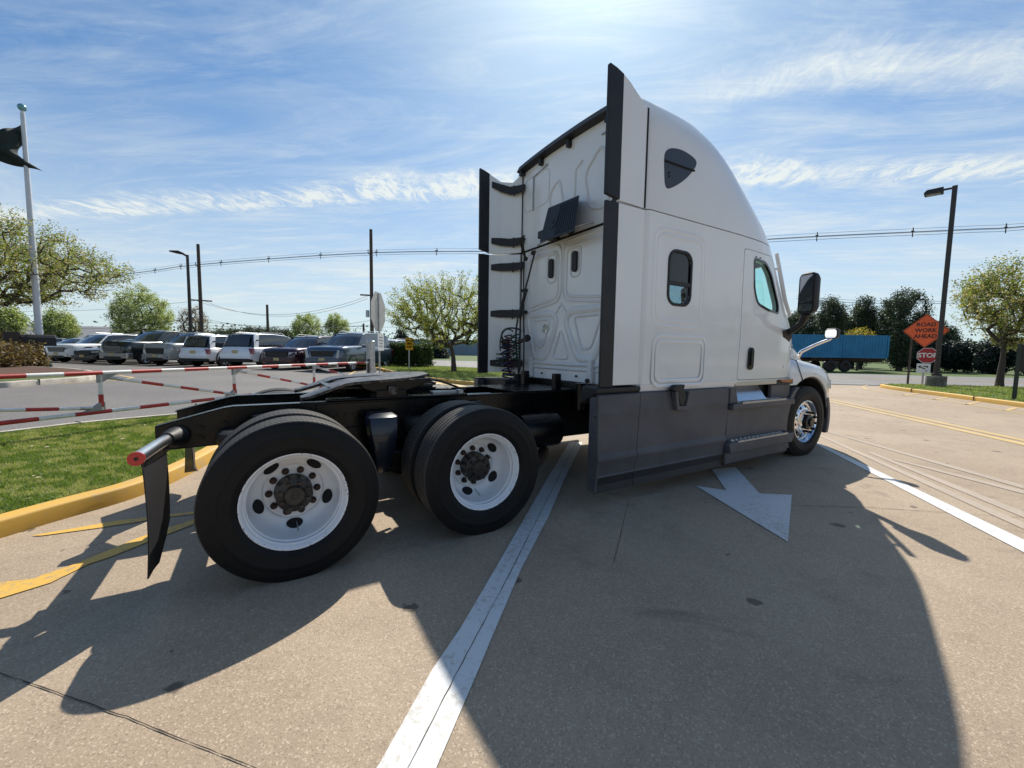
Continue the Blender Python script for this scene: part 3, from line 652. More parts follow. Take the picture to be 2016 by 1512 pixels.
# pressed ribs on the sleeper side
rb = MB()
for cx, cz, w_, h_, r_ in ((3.50, 2.185, 0.80, 0.94, 0.13), (3.50, 2.185, 0.70, 0.83, 0.10), (3.56, 1.365, 0.84, 0.50, 0.10), (3.56, 1.365, 0.74, 0.40, 0.08)):
    ridge(rb, [(x, -1.2395, z) for x, z in rrect(cx, cz, w_, h_, r_, 8)], (0, -1, 0), 0.040, 0.0055, True)
T('pressed_side_rib', rb, M_white, smooth=True)
# seams
sm = MB(); sm.loft([[(x * 1.0, y, z) for x, y, z in plan(z, 0.016)] for z in (2.776, 2.803)]); T('roof_seam', sm, M_seam)
dg_ = MB().bb(2.940, 2.962, -1.228, -1.18, 2.80, 3.69).bb(2.940, 2.962, 1.18, 1.228, 2.80, 3.69); T('fairing_seam', dg_, M_seam)
dm = cabloft([1.15, 1.7, 2.0, 2.4, 2.7], 0.02); o = T('door_seam', dm, M_seam); boolean(o, [in_prism(grow(doorP, 0.02))], 'INTERSECT'); boolean(o, [in_prism(grow(doorP, -0.03)), cabloft([1.1, 1.7, 2.0, 2.4, 2.75], 0.06)])
# roof fairing
roofz = [2.797, 2.9, 3.0, 3.1, 3.2, 3.3, 3.4, 3.5, 3.6, 3.68, 3.74, 3.79, 3.83, 3.87, 3.9, 3.93, 3.955, 3.975, 3.985]
rf = T('roof_fairing', cabloft(roofz), M_white, smooth=True)
tw = [PX(1320, 290, -1.22), PX(1345, 294, -1.22), PX(1373, 314, -1.22), PX(1370, 330, -1.22), PX(1345, 357, -1.22), PX(1313, 375, -1.22), PX(1306, 366, -1.22), PX(1306, 330, -1.22), PX(1308, 300, -1.22)]
twp = smooth_poly(tw, 0.12, 6)
vp_ = T('roof_vent_cover', cabloft([2.9, 3.1, 3.2, 3.3, 3.4, 3.5, 3.6], -0.003), simple('slate_vent_plastic', (0.040, 0.047, 0.060), 0.45), rf); boolean(vp_, [in_prism(twp, -1.4, 1.4)], 'INTERSECT'); boolean(vp_, [cabloft([2.8, 3.1, 3.2, 3.3, 3.4, 3.5, 3.7], 0.0)])
a_, b_ = PX(1307, 315, -1.22), PX(1366, 336, -1.22)
T('vent_groove', MB().xz([(a_[0], a_[1]), (b_[0], b_[1]), (b_[0], b_[1] - 0.012), (a_[0], a_[1] - 0.012)], -1.236, -1.2), M_seam, rf)
vd = MB()
for px_, py_ in ((1315, 341), (1315, 348)):
    x, z = PX(px_, py_, -1.22); vd.cyl((x, -1.2, z), (x, -1.238, z), 0.010, n=8)
T('vent_screw', vd, M_seam, rf)
gr = MB(); a = V((*PX(1529, 498, -1.12), 0)); 
p0 = V((PX(1529, 499, -1.14)[0], -1.14, PX(1529, 499, -1.14)[1])); p1 = V((PX(1545, 590, -1.2)[0], -1.2, PX(1545, 590, -1.2)[1])); p2 = V((PX(1555, 622, -1.2)[0], -1.2, PX(1555, 622, -1.2)[1]))
gr.tube([p0, p0.lerp(p1, .5), p1, p2], [0.022, 0.026, 0.026, 0.022], 8); q = p0.lerp(p1, 0.33); gr.tube([q, (q.x - 0.16, q.y + 0.03, q.z - 0.02)], 0.016, 6)
T('pillar_deflector', gr, M_white, smooth=True)

# side extenders behind the cab
for sgn in (-1, 1):
    e_ = MB(); Y = lambda v: sgn * v
    e_.xy([(2.600, Y(1.240)), (2.945, Y(1.240)), (2.945, Y(0.93)), (2.86, Y(1.03)), (2.76, Y(1.12)), (2.62, Y(1.195)), (2.600, Y(1.205))], 1.14, 2.775)
    lo = T('side_extender', e_, M_white, bevel=0.004); lo['label'] = 'lower white side extender'
    rings = []
    for t in range(9):
        f_ = t / 8
        prof = [(2.600, 1.240, 3.868), (2.70, 1.240, 3.822), (2.82, 1.235, 3.745), (2.945, 1.225, 3.685), (2.965, 0.90, 3.86), (2.86, 1.02, 3.74), (2.74, 1.13, 3.76), (2.62, 1.195, 3.84), (2.600, 1.205, 3.86)]
        rings.append([(x, Y(y), 2.795 + (zt - 2.795) * f_) for x, y, zt in prof])
    up = T('side_extender', MB().loft(rings), M_white, bevel=0.004); up['label'] = 'upper white side extender'
    tlo = MB().xy([(2.448, Y(1.236)), (2.605, Y(1.243)), (2.605, Y(1.202)), (2.455, Y(1.205))], 1.125, 2.775)
    T('edge_trim', tlo, M_trim, lo, bevel=0.006)
    tu = MB().prism([(2.452, Y(1.238), 2.83), (2.612, Y(1.245), 2.80), (2.612, Y(1.245), 3.862), (2.53, Y(1.242), 3.889), (2.452, Y(1.238), 3.905)], (0, -sgn * 0.038, 0))
    T('edge_trim', tu, M_trim, up, bevel=0.006)
    # hinge straps between extender and back wall
    for z_, rise in ((3.62, 0.12), (2.93, 0.04), (2.60, 0.0), (1.96, 0.0), (1.27, 0.0)):
        h = MB(); hh = 0.046
        pth = [(2.64, Y(1.175), z_ + rise * .8), (2.74, Y(1.095), z_ + rise * .35), (2.83, Y(1.01), z_), (2.89, Y(0.92), z_), (2.935, Y(0.82), z_ + 0.01)]
        rg = []
        for i, p in enumerate(pth):
            hw = hh * (0.85 if i in (0, 4) else 1.15)
            rg.append([(p[0] - 0.022, p[1], p[2] - hw), (p[0] + 0.0, p[1] , p[2] - hw), (p[0] + 0.0, p[1], p[2] + hw), (p[0] - 0.022, p[1], p[2] + hw)])
        h.loft(rg)
        for t in (0.83, 0.93):
            x = 2.85 + (0.1 if t < 0.9 else 0.03); h.cyl((x - 0.03, Y(t + 0.03), z_ - 0.075), (x - 0.03, Y(t + 0.03), z_ + 0.06), 0.012, n=8)
        T('hinge_strap', h, M_trim, bevel=0.003)
# back wall details
XW = 2.952
bw = MB().bb(XW - 0.012, XW, -1.02, 1.02, 2.776, 2.790)
bw.bb(XW - 0.010, XW, 0.895, 0.907, 1.14, 3.80).bb(XW - 0.010, XW, -0.907, -0.895, 1.14, 3.80); T('panel_seam', bw, M_seam)
rr = MB(); nx = (-1, 0, 0)
YZ = lambda pts: [(XW, y, z) for y, z in pts]
ridge(rr, YZ(smooth_poly([(0.86, 3.72), (0.30, 3.72), (0.30, 3.30), (0.86, 3.30)], 0.1)), nx, 0.02, 0.004, True)
def rib(pts, w=0.06, h=0.018, rad=0.10, closed=True): ridge(rr, YZ(smooth_poly(pts, rad, 7)) if closed else YZ(pts), nx, w, h, closed)
# lower wall: two round-cornered panels with windows, then V-shaped panels over a plain valance
rib([(0.72, 2.66), (0.08, 2.66), (0.08, 2.10), (0.72, 2.02)], 0.035, 0.010)
rib([(-0.08, 2.66), (-0.82, 2.66), (-0.82, 2.02), (-0.08, 2.10)], 0.035, 0.010)
rib([(0.80, 2.74), (0.02, 2.74), (0.02, 2.06), (0.80, 1.96)], 0.03, 0.009, 0.14)
rib([(-0.02, 2.74), (-0.88, 2.74), (-0.88, 1.96), (-0.02, 2.06)], 0.03, 0.009, 0.14)
rib([(0.74, 1.92), (0.16, 1.92), (0.08, 1.80), (0.30, 1.36), (0.56, 1.36)], 0.085, 0.014)
rib([(-0.16, 1.92), (-0.84, 1.92), (-0.60, 1.36), (-0.32, 1.36), (-0.08, 1.80)], 0.085, 0.014)
rib([(0.58, 1.85), (0.22, 1.85), (0.36, 1.50), (0.48, 1.50)], 0.03, 0.010, 0.07)
rib([(-0.24, 1.85), (-0.70, 1.85), (-0.54, 1.48), (-0.38, 1.48)], 0.03, 0.010, 0.07)
rib([(0.0, 1.72), (0.16, 1.36), (-0.16, 1.36)], 0.03, 0.010, 0.07)
rib([(0.12, 1.90), (0.0, 2.02), (-0.12, 1.90)], 0.03, 0.008, 0.07, False)
rib([(0.70, 1.30), (0.2, 1.295), (-0.3, 1.295), (-0.88, 1.30)], 0.05, 0.016, closed=False)
rib([(0.66, 1.235), (0.05, 1.235), (-0.60, 1.235), (-0.88, 1.235)], 0.03, 0.012, closed=False)
# upper wall ribs
rib([(0.20, 3.00), (0.30, 3.36), (0.10, 3.52), (-0.02, 3.10)], 0.035, 0.010)
rib([(-0.46, 3.00), (-0.36, 3.40), (-0.62, 3.62), (-0.80, 3.20), (-0.72, 2.95)], 0.035, 0.012)
rib([(-0.20, 3.2), (-0.20, 3.5), (-0.32, 3.56)], 0.03, 0.010, closed=False)
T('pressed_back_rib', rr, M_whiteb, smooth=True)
hk = MB().bb(XW - 0.014, XW, 0.30, 0.315, 3.28, 3.70).prism([(XW - 0.014, 0.30, 3.70), (XW - 0.014, 0.315, 3.70), (XW - 0.014, 0.01, 3.765), (XW - 0.014, 0.0, 3.75)], (0.014, 0, 0))
hk.xf(Matrix.Translation((0, 0.33, 0))); T('drip_rail', hk, M_galv)
hk2 = MB().bb(XW - 0.014, XW, -0.9, -0.62, 3.70, 3.715); T('drip_rail', hk2, M_galv)
tb = MB().loft([[(2.86, y, z - 0.03), (2.955, y, z - 0.05), (2.965, y, z + 0.055), (2.90, y, z + 0.05)] for y, z in [(-0.93 + 1.86 * i / 12, 3.872 + 0.035 * (1 - abs(-1 + 2 * i / 12) ** 2.2)) for i in range(13)]])
for y in (-0.72, -0.1, 0.45): tb.bb(2.90, 2.955, y - 0.025, y + 0.025, 3.78, 3.87)
tb.bb(2.88, 2.95, 0.84, 0.90, 3.79, 3.86); T('roof_edge_trim', tb, M_trim, bevel=0.006)
# condenser box
A = lambda px_, py_, x: (lambda p: (p.x, p.y, p.z))(on(px_, py_, 'X', x))
cv = [A(1062, 478, 2.66), A(1079, 409, 2.78), A(1141, 383, 2.78), A(1131, 455, 2.66)]
cb = [A(1070, 473, 2.95), A(1084, 416, 2.95), A(1137, 394, 2.95), A(1127, 450, 2.95)]
cd = T('condenser_box', MB().loft([[cb[0], cb[1], cb[2], cb[3]], [cv[0], cv[1], cv[2], cv[3]]]), M_black, bevel=0.012)
lv = MB()
for k in range(16):
    t0 = (k + .5) / 16.5; a, b = V(cv[0]).lerp(V(cv[3]), t0), V(cv[1]).lerp(V(cv[2]), t0); d = (b - a)
    if t0 > .4: lv.tube([a + d * 0.08 + V((-.001, 0, 0)), a + d * 0.92 + V((-.001, 0, 0))], 0.005, 5)
c0 = (V(cv[0]) + V(cv[1]) + V(cv[2]) + V(cv[3])) / 4; nrm = (V(cv[1]) - V(cv[0])).cross(V(cv[3]) - V(cv[0])).normalized()
if nrm.x > 0: nrm = -nrm
cc = V(cv[0]).lerp(V(cv[1]), .5).lerp(V(cv[3]).lerp(V(cv[2]), .5), 0.3)
lv.cyl(cc, cc + nrm * 0.006, 0.085, n=24); lv.cyl(cc + nrm * 0.006, cc + nrm * 0.012, 0.03, n=16)
T('louvre', lv, M_black, cd)
cl = MB().bb(2.70, 2.94, 0.05, 0.16, 2.78, 2.86).bb(2.72, 2.94, -0.22, -0.14, 2.80, 2.86); T('mounting_bracket', cl, M_trim, cd)
pp = MB().tube([(2.72, -0.05, 2.76), (2.75, -0.24, 2.79), (2.80, -0.40, 2.80), (2.93, -0.55, 2.84)], 0.014, 8).tube([(2.70, 0.16, 2.70), (2.74, -0.05, 2.765)], 0.012, 8); T('refrigerant_pipe', pp, M_galv, cd)
# small rear windows / vents
for y_, z_ in ((0.205, 2.465), (-0.245, 2.475)):
    T('rear_vent', MB().prism([(XW - 0.03, a, b) for a, b in rrect(y_, z_, 0.085, 0.235, 0.038)], (0.03, 0, 0)), M_trim, bevel=0.006)
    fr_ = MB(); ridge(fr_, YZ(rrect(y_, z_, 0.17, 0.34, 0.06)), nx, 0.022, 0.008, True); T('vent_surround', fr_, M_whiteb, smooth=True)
rp = T('round_grille', MB().lathe([(0, 0.0), (0, 0.045), (-0.006, 0.055), (-0.012, 0.055), (-0.012, 0.043), (-0.006, 0.040), (-0.006, 0)], n=28).xf(Matrix.Translation((XW - 0.006, 0.30, 1.735)) @ Matrix.Rotation(R(-90), 4, 'Z')), M_chrome, smooth=True)
gz = MB()
for k in range(-3, 4): gz.bb(XW - 0.026, XW - 0.012, 0.30 - 0.036, 0.30 + 0.036, 1.735 + k * 0.011 - 0.003, 1.735 + k * 0.011 + 0.003)
T('grille_bars', gz, M_galv, rp)
# cab latches under the back wall
for y_ in (0.60, -0.58):
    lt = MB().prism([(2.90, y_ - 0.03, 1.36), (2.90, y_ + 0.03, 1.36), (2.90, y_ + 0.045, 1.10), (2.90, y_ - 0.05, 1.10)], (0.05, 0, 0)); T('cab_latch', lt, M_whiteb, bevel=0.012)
    T('latch_bolt', MB().cyl((2.89, y_, 1.13), (2.87, y_, 1.13), 0.025), M_trim)
bt = MB()
for y_ in (0.78, 0.75, 0.36, -0.32, -0.72, -0.86): bt.cyl((XW, y_, 1.165), (XW - 0.02, y_, 1.165), 0.012, n=8)
T('valance_bolt', bt, M_trim)
# gas strut, cables and air hoses
T('support_strut', MB().tube([(2.86, 0.44, 2.72), (2.80, 0.56, 2.25), (2.75, 0.66, 1.86)], 0.011, 8).tube([(2.80, 0.56, 2.20), (2.76, 0.64, 1.90)], 0.022, 10), M_black, smooth=True)
def bez(a, b, c, d, n=16):
    a, b, c, d = V(a), V(b), V(c), V(d); return [a * (1 - t)**3 + b * 3 * t * (1 - t)**2 + c * 3 * t * t * (1 - t) + d * t**3 for t in [i / n for i in range(n + 1)]]
cbm = MB()
cbm.tube(bez((2.70, 0.46, 2.88), (2.72, 0.62, 2.86), (2.80, 0.66, 2.80), (2.84, 0.66, 2.68)), 0.013, 6)
cbm.tube(bez((2.70, 0.44, 2.84), (2.72, 0.56, 2.80), (2.82, 0.64, 2.76), (2.84, 0.64, 2.66)), 0.012, 6)
cbm.tube(bez((2.84, 0.66, 2.70), (2.90, 0.78, 2.6), (2.90, 0.76, 2.3), (2.90, 0.745, 1.9)) + bez((2.90, 0.745, 1.9), (2.90, 0.73, 1.6), (2.90, 0.72, 1.4), (2.88, 0.70, 1.05)), 0.010, 6)
cbm.tube(bez((2.75, 0.66, 1.86), (2.72, 0.70, 1.6), (2.78, 0.72, 1.4), (2.80, 0.66, 1.02)), 0.012, 6)
cbm.tube(bez((2.76, 0.60, 1.72), (2.70, 0.85, 1.80), (2.66, 1.02, 1.70), (2.68, 0.92, 1.60)), 0.013, 6)
cbm.tube(bez((2.76, 0.60, 1.72), (2.70, 0.56, 1.5), (2.78, 0.60, 1.2), (2.72, 0.62, 1.0)), 0.011, 6)
T('electric_cable', cbm, M_black, smooth=True)
T('conduit', MB().tube([(2.925, 0.80, 2.66), (2.925, 0.80, 1.70)], 0.008, 6), M_galv)
clp = MB()
for z_ in (2.66, 2.70): clp.sphere((2.87, 0.68 if z_ < 2.68 else 0.50, z_), 0.032, 10, 6)
for z_ in (2.26, 1.97): clp.bb(2.89, 2.94, 0.72, 0.80, z_ - 0.02, z_ + 0.02)
T('cable_clip', clp, M_black)
plug = MB().cyl((2.72, 0.56, 1.56), (2.72, 0.40, 1.60), 0.022, 0.03, 10).cyl((2.72, 0.40, 1.60), (2.72, 0.36, 1.61), 0.045, 0.045, 12).tube([(2.72, 0.70, 1.52), (2.72, 0.56, 1.56)], 0.014, 6); T('trailer_plug', plug, M_black, smooth=True)
def coil(a, b, rad, turns, r=0.009, jit=0.0):
    a, b = V(a), V(b); d = (b - a).normalized(); u = d.cross(V((1, 0.3, 0))).normalized(); w = d.cross(u); n = int(turns * 12); g_ = random.Random(int(rad * 1e4))
    return [a.lerp(b, i / n) + (u * math.cos(i / 12 * 2 * math.pi) + w * math.sin(i / 12 * 2 * math.pi)) * rad * (1 + g_.uniform(-jit, jit)) for i in range(n + 1)]
T('green_air_hose', MB().tube(coil((2.68, 0.60, 1.66), (2.72, 0.62, 1.30), 0.055, 5, jit=.1), 0.010, 6).tube(coil((2.66, 0.96, 1.42), (2.68, 1.00, 1.24), 0.05, 3), 0.009, 6).tube(bez((2.68, 0.66, 1.70), (2.66, 0.86, 1.80), (2.64, 0.97, 1.64), (2.66, 0.95, 1.44)), 0.010, 6), M_green, smooth=True)
T('red_air_hose', MB().tube(coil((2.70, 0.76, 1.62), (2.72, 0.78, 1.14), 0.052, 8, jit=.1), 0.009, 6), M_redh, smooth=True)
T('blue_air_hose', MB().tube(coil((2.66, 0.82, 1.52), (2.68, 0.80, 0.98), 0.06, 7, jit=.1), 0.009, 6), M_blueh, smooth=True)
T('black_air_hose', MB().tube(coil((2.66, 0.74, 1.66), (2.66, 0.80, 1.2), 0.05, 6, jit=.15), 0.010, 6).tube(coil((2.68, 0.88, 1.6), (2.7, 0.86, 1.3), 0.045, 4, jit=.15), 0.010, 6), M_black, smooth=True)
T('hose_holder', MB().bb(2.72, 2.78, 0.62, 1.0, 1.10, 1.14).bb(2.74, 2.92, 0.66, 0.72, 1.0, 1.14).bb(2.70, 2.80, 0.93, 1.0, 1.48, 1.60), M_black, bevel=0.006)
T('left_step_box', MB().bb(2.55, 3.6, 0.62, 1.24, 0.55, 1.06), M_black, bevel=0.01)

# skirts
def skirt(name, x0t, x0b, x1t, x1b, ymul=1.0, label=None, rub=True, parent=truck):
    prof = [(-1.235, 1.062), (-1.252, 1.05), (-1.262, 0.93), (-1.266, 0.885), (-1.262, 0.86), (-1.266, 0.70), (-1.270, 0.52), (-1.290, 0.475), (-1.290, 0.455), (-1.272, 0.40), (-1.262, 0.315), (-1.270, 0.300), (-1.255, 0.285)]
    rings = []
    for k in range(7):
        t = k / 6; ring = []
        for y, z in prof + [(y + 0.03, z) for y, z in prof[::-1]]:
            q = (1.062 - z) / 0.78; xa = x0t + (x0b - x0t) * q; xb = x1t + (x1b - x1t) * q
            if z < 0.5: xb += 0.0
            ring.append((xa + (xb - xa) * t, y * ymul, z))
        rings.append(ring)
    o = T(name, MB().loft(rings), M_grey, parent, smooth=True); o['label'] = label or 'charcoal skirt panel'
    o.data.set_sharp_from_angle(angle=R(14))
    if rub:
        rp_ = MB().loft([[(x0b + (x1b - x0b) * t / 4 - 0.0, y * ymul, z) for y, z in ((-1.250, 0.288), (-1.245, 0.22), (-1.262, 0.155), (-1.250, 0.150), (-1.225, 0.22), (-1.235, 0.288))] for t in range(5)])
        T('rubber_flap', rp_, M_trim, o)
    return o
for sgn in (1, -1):
    s1 = skirt('side_skirt', 2.425, 2.41, 2.965, 2.90, sgn, 'rear charcoal skirt panel')
    T('skirt_end_return', MB().prism([(2.415, -sgn * 1.235, 1.04), (2.415, -sgn * 1.262, 1.04), (2.408, -sgn * 1.285, 0.47), (2.405, -sgn * 1.262, 0.16), (2.405, -sgn * 1.15, 0.16), (2.412, -sgn * 1.15, 1.04)], (0.02, 0, 0)), M_grey, s1, bevel=0.004)
    if sgn > 0:
        rv = MB()
        for z_ in (0.86, 0.72, 0.42, 0.28): rv.cyl((2.41, -1.235, z_), (2.40, -1.235, z_), 0.010, n=8)
        T('rivet', rv, M_alu, s1)
    s2 = skirt('side_skirt', 2.972, 2.907, 4.44, 4.36, sgn, 'long middle charcoal skirt panel')
lw = MB()
for x0, x1 in ((2.98, 4.60),):
    lw.loft([[(x, -1.225, 1.10), (x, -1.236, 1.135), (x, -1.2, 1.135), (x, -1.15, 1.07), (x, -1.215, 1.066)] for x in (x0, (x0 + x1) / 2, x1)])
T('white_sill', lw, M_white, smooth=True)
T('corner_bracket', MB().loft([[(x, y, z) for y, z in ((-1.25, 1.075), (-1.255, 1.12), (-1.05, 1.13), (-1.02, 0.95), (-1.22, 1.06))] for x in (2.40, 2.45, 2.90, 2.97)]), M_black, bevel=0.01)
hookm = MB()
a, b, c, d, e, f = (PX(x, y, -1.30) for x, y in ((1330, 757), (1346, 757), (1341, 800), (1357, 770), (1330, 810), (1355, 810)))
hookm.prism([(PX(1321, 767, -1.29)[0], -1.31, PX(1321, 767, -1.29)[1]), (PX(1329, 758, -1.29)[0], -1.31, PX(1329, 758, -1.29)[1]), (PX(1346, 757, -1.29)[0], -1.31, PX(1346, 757, -1.29)[1]), (PX(1344, 766, -1.29)[0], -1.31, PX(1344, 766, -1.29)[1]), (PX(1349, 781, -1.29)[0], -1.31, PX(1349, 781, -1.29)[1]), (PX(1343, 798, -1.29)[0], -1.31, PX(1343, 798, -1.29)[1]), (PX(1337, 798, -1.29)[0], -1.31, PX(1337, 798, -1.29)[1]), (PX(1331, 772, -1.29)[0], -1.31, PX(1331, 772, -1.29)[1])], (0, 0.06, 0))
T('skirt_latch', hookm, M_black, bevel=0.008)
us = MB(); U = [PX(x, y, -1.30) for x, y in ((1328, 771), (1331, 808), (1354, 808), (1360, 771), (1355, 770), (1349, 799), (1336, 799), (1333, 771))]
us.xz(U, -1.315, -1.26); T('latch_pocket', us, M_grey, bevel=0.006)
# cab entry steps
st = MB()
st.bb(4.46, 5.86, -1.235, -1.20, 0.43, 0.84)
st.xz([(4.46, 0.80), (5.90, 0.80), (5.88, 0.875), (4.50, 0.875), (4.46, 0.86)], -1.305, -1.10)
st.xz([(4.42, 0.30), (5.82, 0.30), (5.88, 0.425), (4.40, 0.43), (4.38, 0.40)], -1.335, -1.10)
st.bb(4.40, 5.80, -1.285, -1.25, 0.17, 0.31)
st.xz([(4.45, 0.87), (4.62, 0.87), (4.56, 1.055), (4.45, 1.055)], -1.27, -1.10)
st.bb(5.50, 5.98, -1.19, -1.14, 0.43, 1.06)
stp = T('step_panel', st, M_grey, bevel=0.012)
T('rubber_flap', MB().bb(4.38, 5.80, -1.262, -1.25, 0.15, 0.18), M_trim, stp)
for nm, x0, x1, z_, yf in (('tread_plate', 4.60, 5.66, 0.880, -1.296), ('tread_plate', 4.50, 5.70, 0.432, -1.325)):
    t_ = T(nm, MB().bb(x0, x1, yf + 0.022, -1.12, z_ - 0.002, z_ + 0.003), M_alu, stp)
    T('tread_nosing', MB().bb(x0 + 0.05, x1, yf - 0.008, yf + 0.016, z_ - 0.026, z_ + 0.008), M_galv, t_)
    dmm = MB()
    for i in range(26):
        for j in range(4):
            x = x0 + 0.03 + i * (x1 - x0 - 0.06) / 25; y = yf + 0.045 + j * 0.032; dmm.box((x, y, z_ + 0.006), (0.024, 0.005, 0.005), Matrix.Rotation(R(45 if (i + j) % 2 else -45), 3, 'Z'))
    T('tread_studs', dmm, M_alu, t_)
T('polished_kick_plate', MB().loft([[(x, -1.235, 0.89), (x, -1.115, 1.055), (x, -1.10, 1.055), (x, -1.10, 0.89)] for x in (4.60, 5.30)]), M_alu, stp)
T('step_recess', MB().bb(4.55, 5.98, -1.10, -1.06, 0.86, 1.07), M_black, stp)
T('lower_step_lip', MB().cyl((4.46, -1.15, 0.445), (5.36, -1.15, 0.450), 0.014, n=8), M_chrome, stp)
T('door_sill_strip', MB().bb(4.62, 5.55, -1.225, -1.20, 1.07, 1.132), simple('cream_sill', (0.60, 0.57, 0.50), 0.35, 0.3), truck, bevel=0.01)
T('dark_sill', MB().bb(5.55, 6.0, -1.21, -1.16, 1.06, 1.12), M_black)
T('marker_reflector', MB().prism([(5.60, -1.232, 1.125), (5.98, -1.226, 1.125), (5.93, -1.226, 1.075), (5.68, -1.232, 1.095)], (0, 0.02, 0)), M_amber, bevel=0.004)

# hood and fenders
def hring(x):
    zt = ip(x, [5.95, 6.4, 6.8, 7.2, 7.5, 7.72, 7.80], [1.83, 1.76, 1.66, 1.53, 1.40, 1.20, 1.02])
    hw = ip(x, [5.95, 6.6, 7.3, 7.8], [0.93, 0.84, 0.72, 0.60])
    zf = ip(x, [5.95, 6.2, 6.5, 6.9, 7.2, 7.5, 7.72, 7.80], [1.40, 1.40, 1.37, 1.31, 1.22, 1.08, 0.92, 0.80])
    fw = ip(x, [5.95, 6.25, 6.6, 7.0, 7.25, 7.45, 7.66, 7.80], [1.17, 1.215, 1.235, 1.225, 1.16, 1.03, 0.82, 0.60])
    dx = abs(x - 6.50); zl = 0.50 + math.sqrt(max(0.635**2 - dx * dx, 0)) if dx < 0.635 else 0.5
    zl = max(zl, 1.02 if x < 6.1 else 0.60); zl = min(zl, zf - 0.06)
    if x > 7.05: zl = min(max(0.60, zl), zf - 0.1)
    pts = [(0, zt + 0.02), (hw * 0.45, zt + 0.012), (hw * 0.8, zt - 0.015), (hw * 0.95, zt - 0.05), (hw, zt - 0.12), (hw + 0.01, (zt + zf) / 2 - 0.02), (hw + 0.05, zf + 0.03), (hw + (fw - hw) * 0.5, zf + 0.005), (fw - 0.07, zf - 0.03), (fw - 0.015, zf - 0.10), (fw, zf - 0.2 if zf - 0.2 > zl + .03 else zl + 0.03), (fw - 0.005, zl + 0.015), (fw - 0.03, zl)]
    return [(x, y, z) for y, z in pts]
xs = [5.97, 6.02, 6.08, 6.14, 6.2, 6.26, 6.32, 6.4, 6.5, 6.6, 6.7, 6.8, 6.88, 6.94, 6.99, 7.04, 7.08, 7.115, 7.15, 7.2, 7.26, 7.32, 7.4, 7.5, 7.58, 7.66, 7.72, 7.77, 7.80]
hl = MB().loft([hring(x) for x in xs], closed=False, caps=False); hl2 = MB().loft([[(a, -b, c) for a, b, c in hring(x)] for x in xs], closed=False, caps=False)
hl.add(hl2.v, hl2.f)
hd = T('hood', hl, M_white, smooth=True); sd = hd.modifiers.new('solid', 'SOLIDIFY'); sd.thickness = 0.02; sd.offset = -1
for sgn in (-1, 1):
    iw = MB(); n_ = 16
    arc = [(6.50 + 0.635 * math.cos(math.pi * i / n_), 0.50 + 0.635 * math.sin(math.pi * i / n_)) for i in range(n_ + 1)]
    iw.loft([[(x, sgn * y, z) for y in (1.19, 0.55)] for x, z in arc], closed=False, caps=False); o = T('wheel_arch_liner', iw, M_black, hd); sd = o.modifiers.new('s', 'SOLIDIFY'); sd.thickness = 0.01
    T('hood_grille', MB().prism([(6.05, sgn * 0.955, 1.70), (6.35, sgn * 0.915, 1.715), (6.62, sgn * 0.88, 1.60), (6.60, sgn * 0.885, 1.52), (6.30, sgn * 0.925, 1.60), (6.05, sgn * 0.955, 1.58)], (0, sgn * 0.012, 0)), M_gloss, hd)
    T('cowl_gap', MB().bb(5.93, 5.985, sgn * 0.80, sgn * 1.16, 1.10, 1.78), M_seam)
    T('fender_seam', MB().tube([(6.08, sgn * 1.10, 1.405), (6.10, sgn * 1.19, 1.37), (6.16, sgn * 1.207, 1.25), (6.24, sgn * 1.215, 1.13), (6.26, sgn * 1.215, 1.06)], 0.006, 6), M_seam, hd)
    T('intake', MB().prism([(6.00, sgn * 1.0, 1.60), (6.16, sgn * 0.99, 1.58), (6.16, sgn * 1.03, 1.40), (6.00, sgn * 1.10, 1.42)], (0, sgn * 0.03, 0)), M_black, hd)
    # rear arch edge of the skirt
    arcm = MB(); rg = []
    for i in range(9):
        a = math.pi * (0.60 + 0.50 * i / 8) + 0.25; x = 6.50 + 0.60 * math.cos(a); z = 0.50 + 0.60 * math.sin(a)
        rg.append([(x, sgn * 1.225, z), (x - 0.10, sgn * 1.225, z), (x - 0.10, sgn * 1.15, z), (x, sgn * 1.15, z)])
    T('arch_edge_trim', arcm.loft(rg), M_grey, bevel=0.008)
bp_ = MB().loft([[(x, w * s, z) for z in (zb0, zt0) for s in ((-1, 1) if z == zb0 else (1, -1))] for x, w, zb0, zt0 in ((7.20, 1.16, 0.30, 0.88), (7.45, 1.08, 0.28, 0.92), (7.72, 0.86, 0.28, 0.90), (7.86, 0.60, 0.30, 0.86))])
T('front_bumper', bp_, M_grey, bevel=0.03)
for sgn in (-1, 1):
    rg = []
    for i in range(8):
        a = R(-20 + 50 * i / 7); x = 6.50 + 0.64 * math.cos(a); z = 0.50 + 0.64 * math.sin(a)
        rg.append([(x, sgn * 1.21, z), (x + 0.10, sgn * 1.20, z), (x + 0.10, sgn * 1.02, z), (x, sgn * 0.9, z)])
    T('front_arch_edge', MB().loft(rg), M_grey, bevel=0.01)
    T('headlight', MB().prism([(7.30, sgn * 1.15, 1.08), (7.62, sgn * 0.93, 1.0), (7.66, sgn * 0.86, 0.92), (7.30, sgn * 1.16, 0.94)], (0, sgn * -0.03, 0)), M_chrome)
T('front_grille', MB().bb(7.80, 7.83, -0.5, 0.5, 0.55, 1.0), M_black)

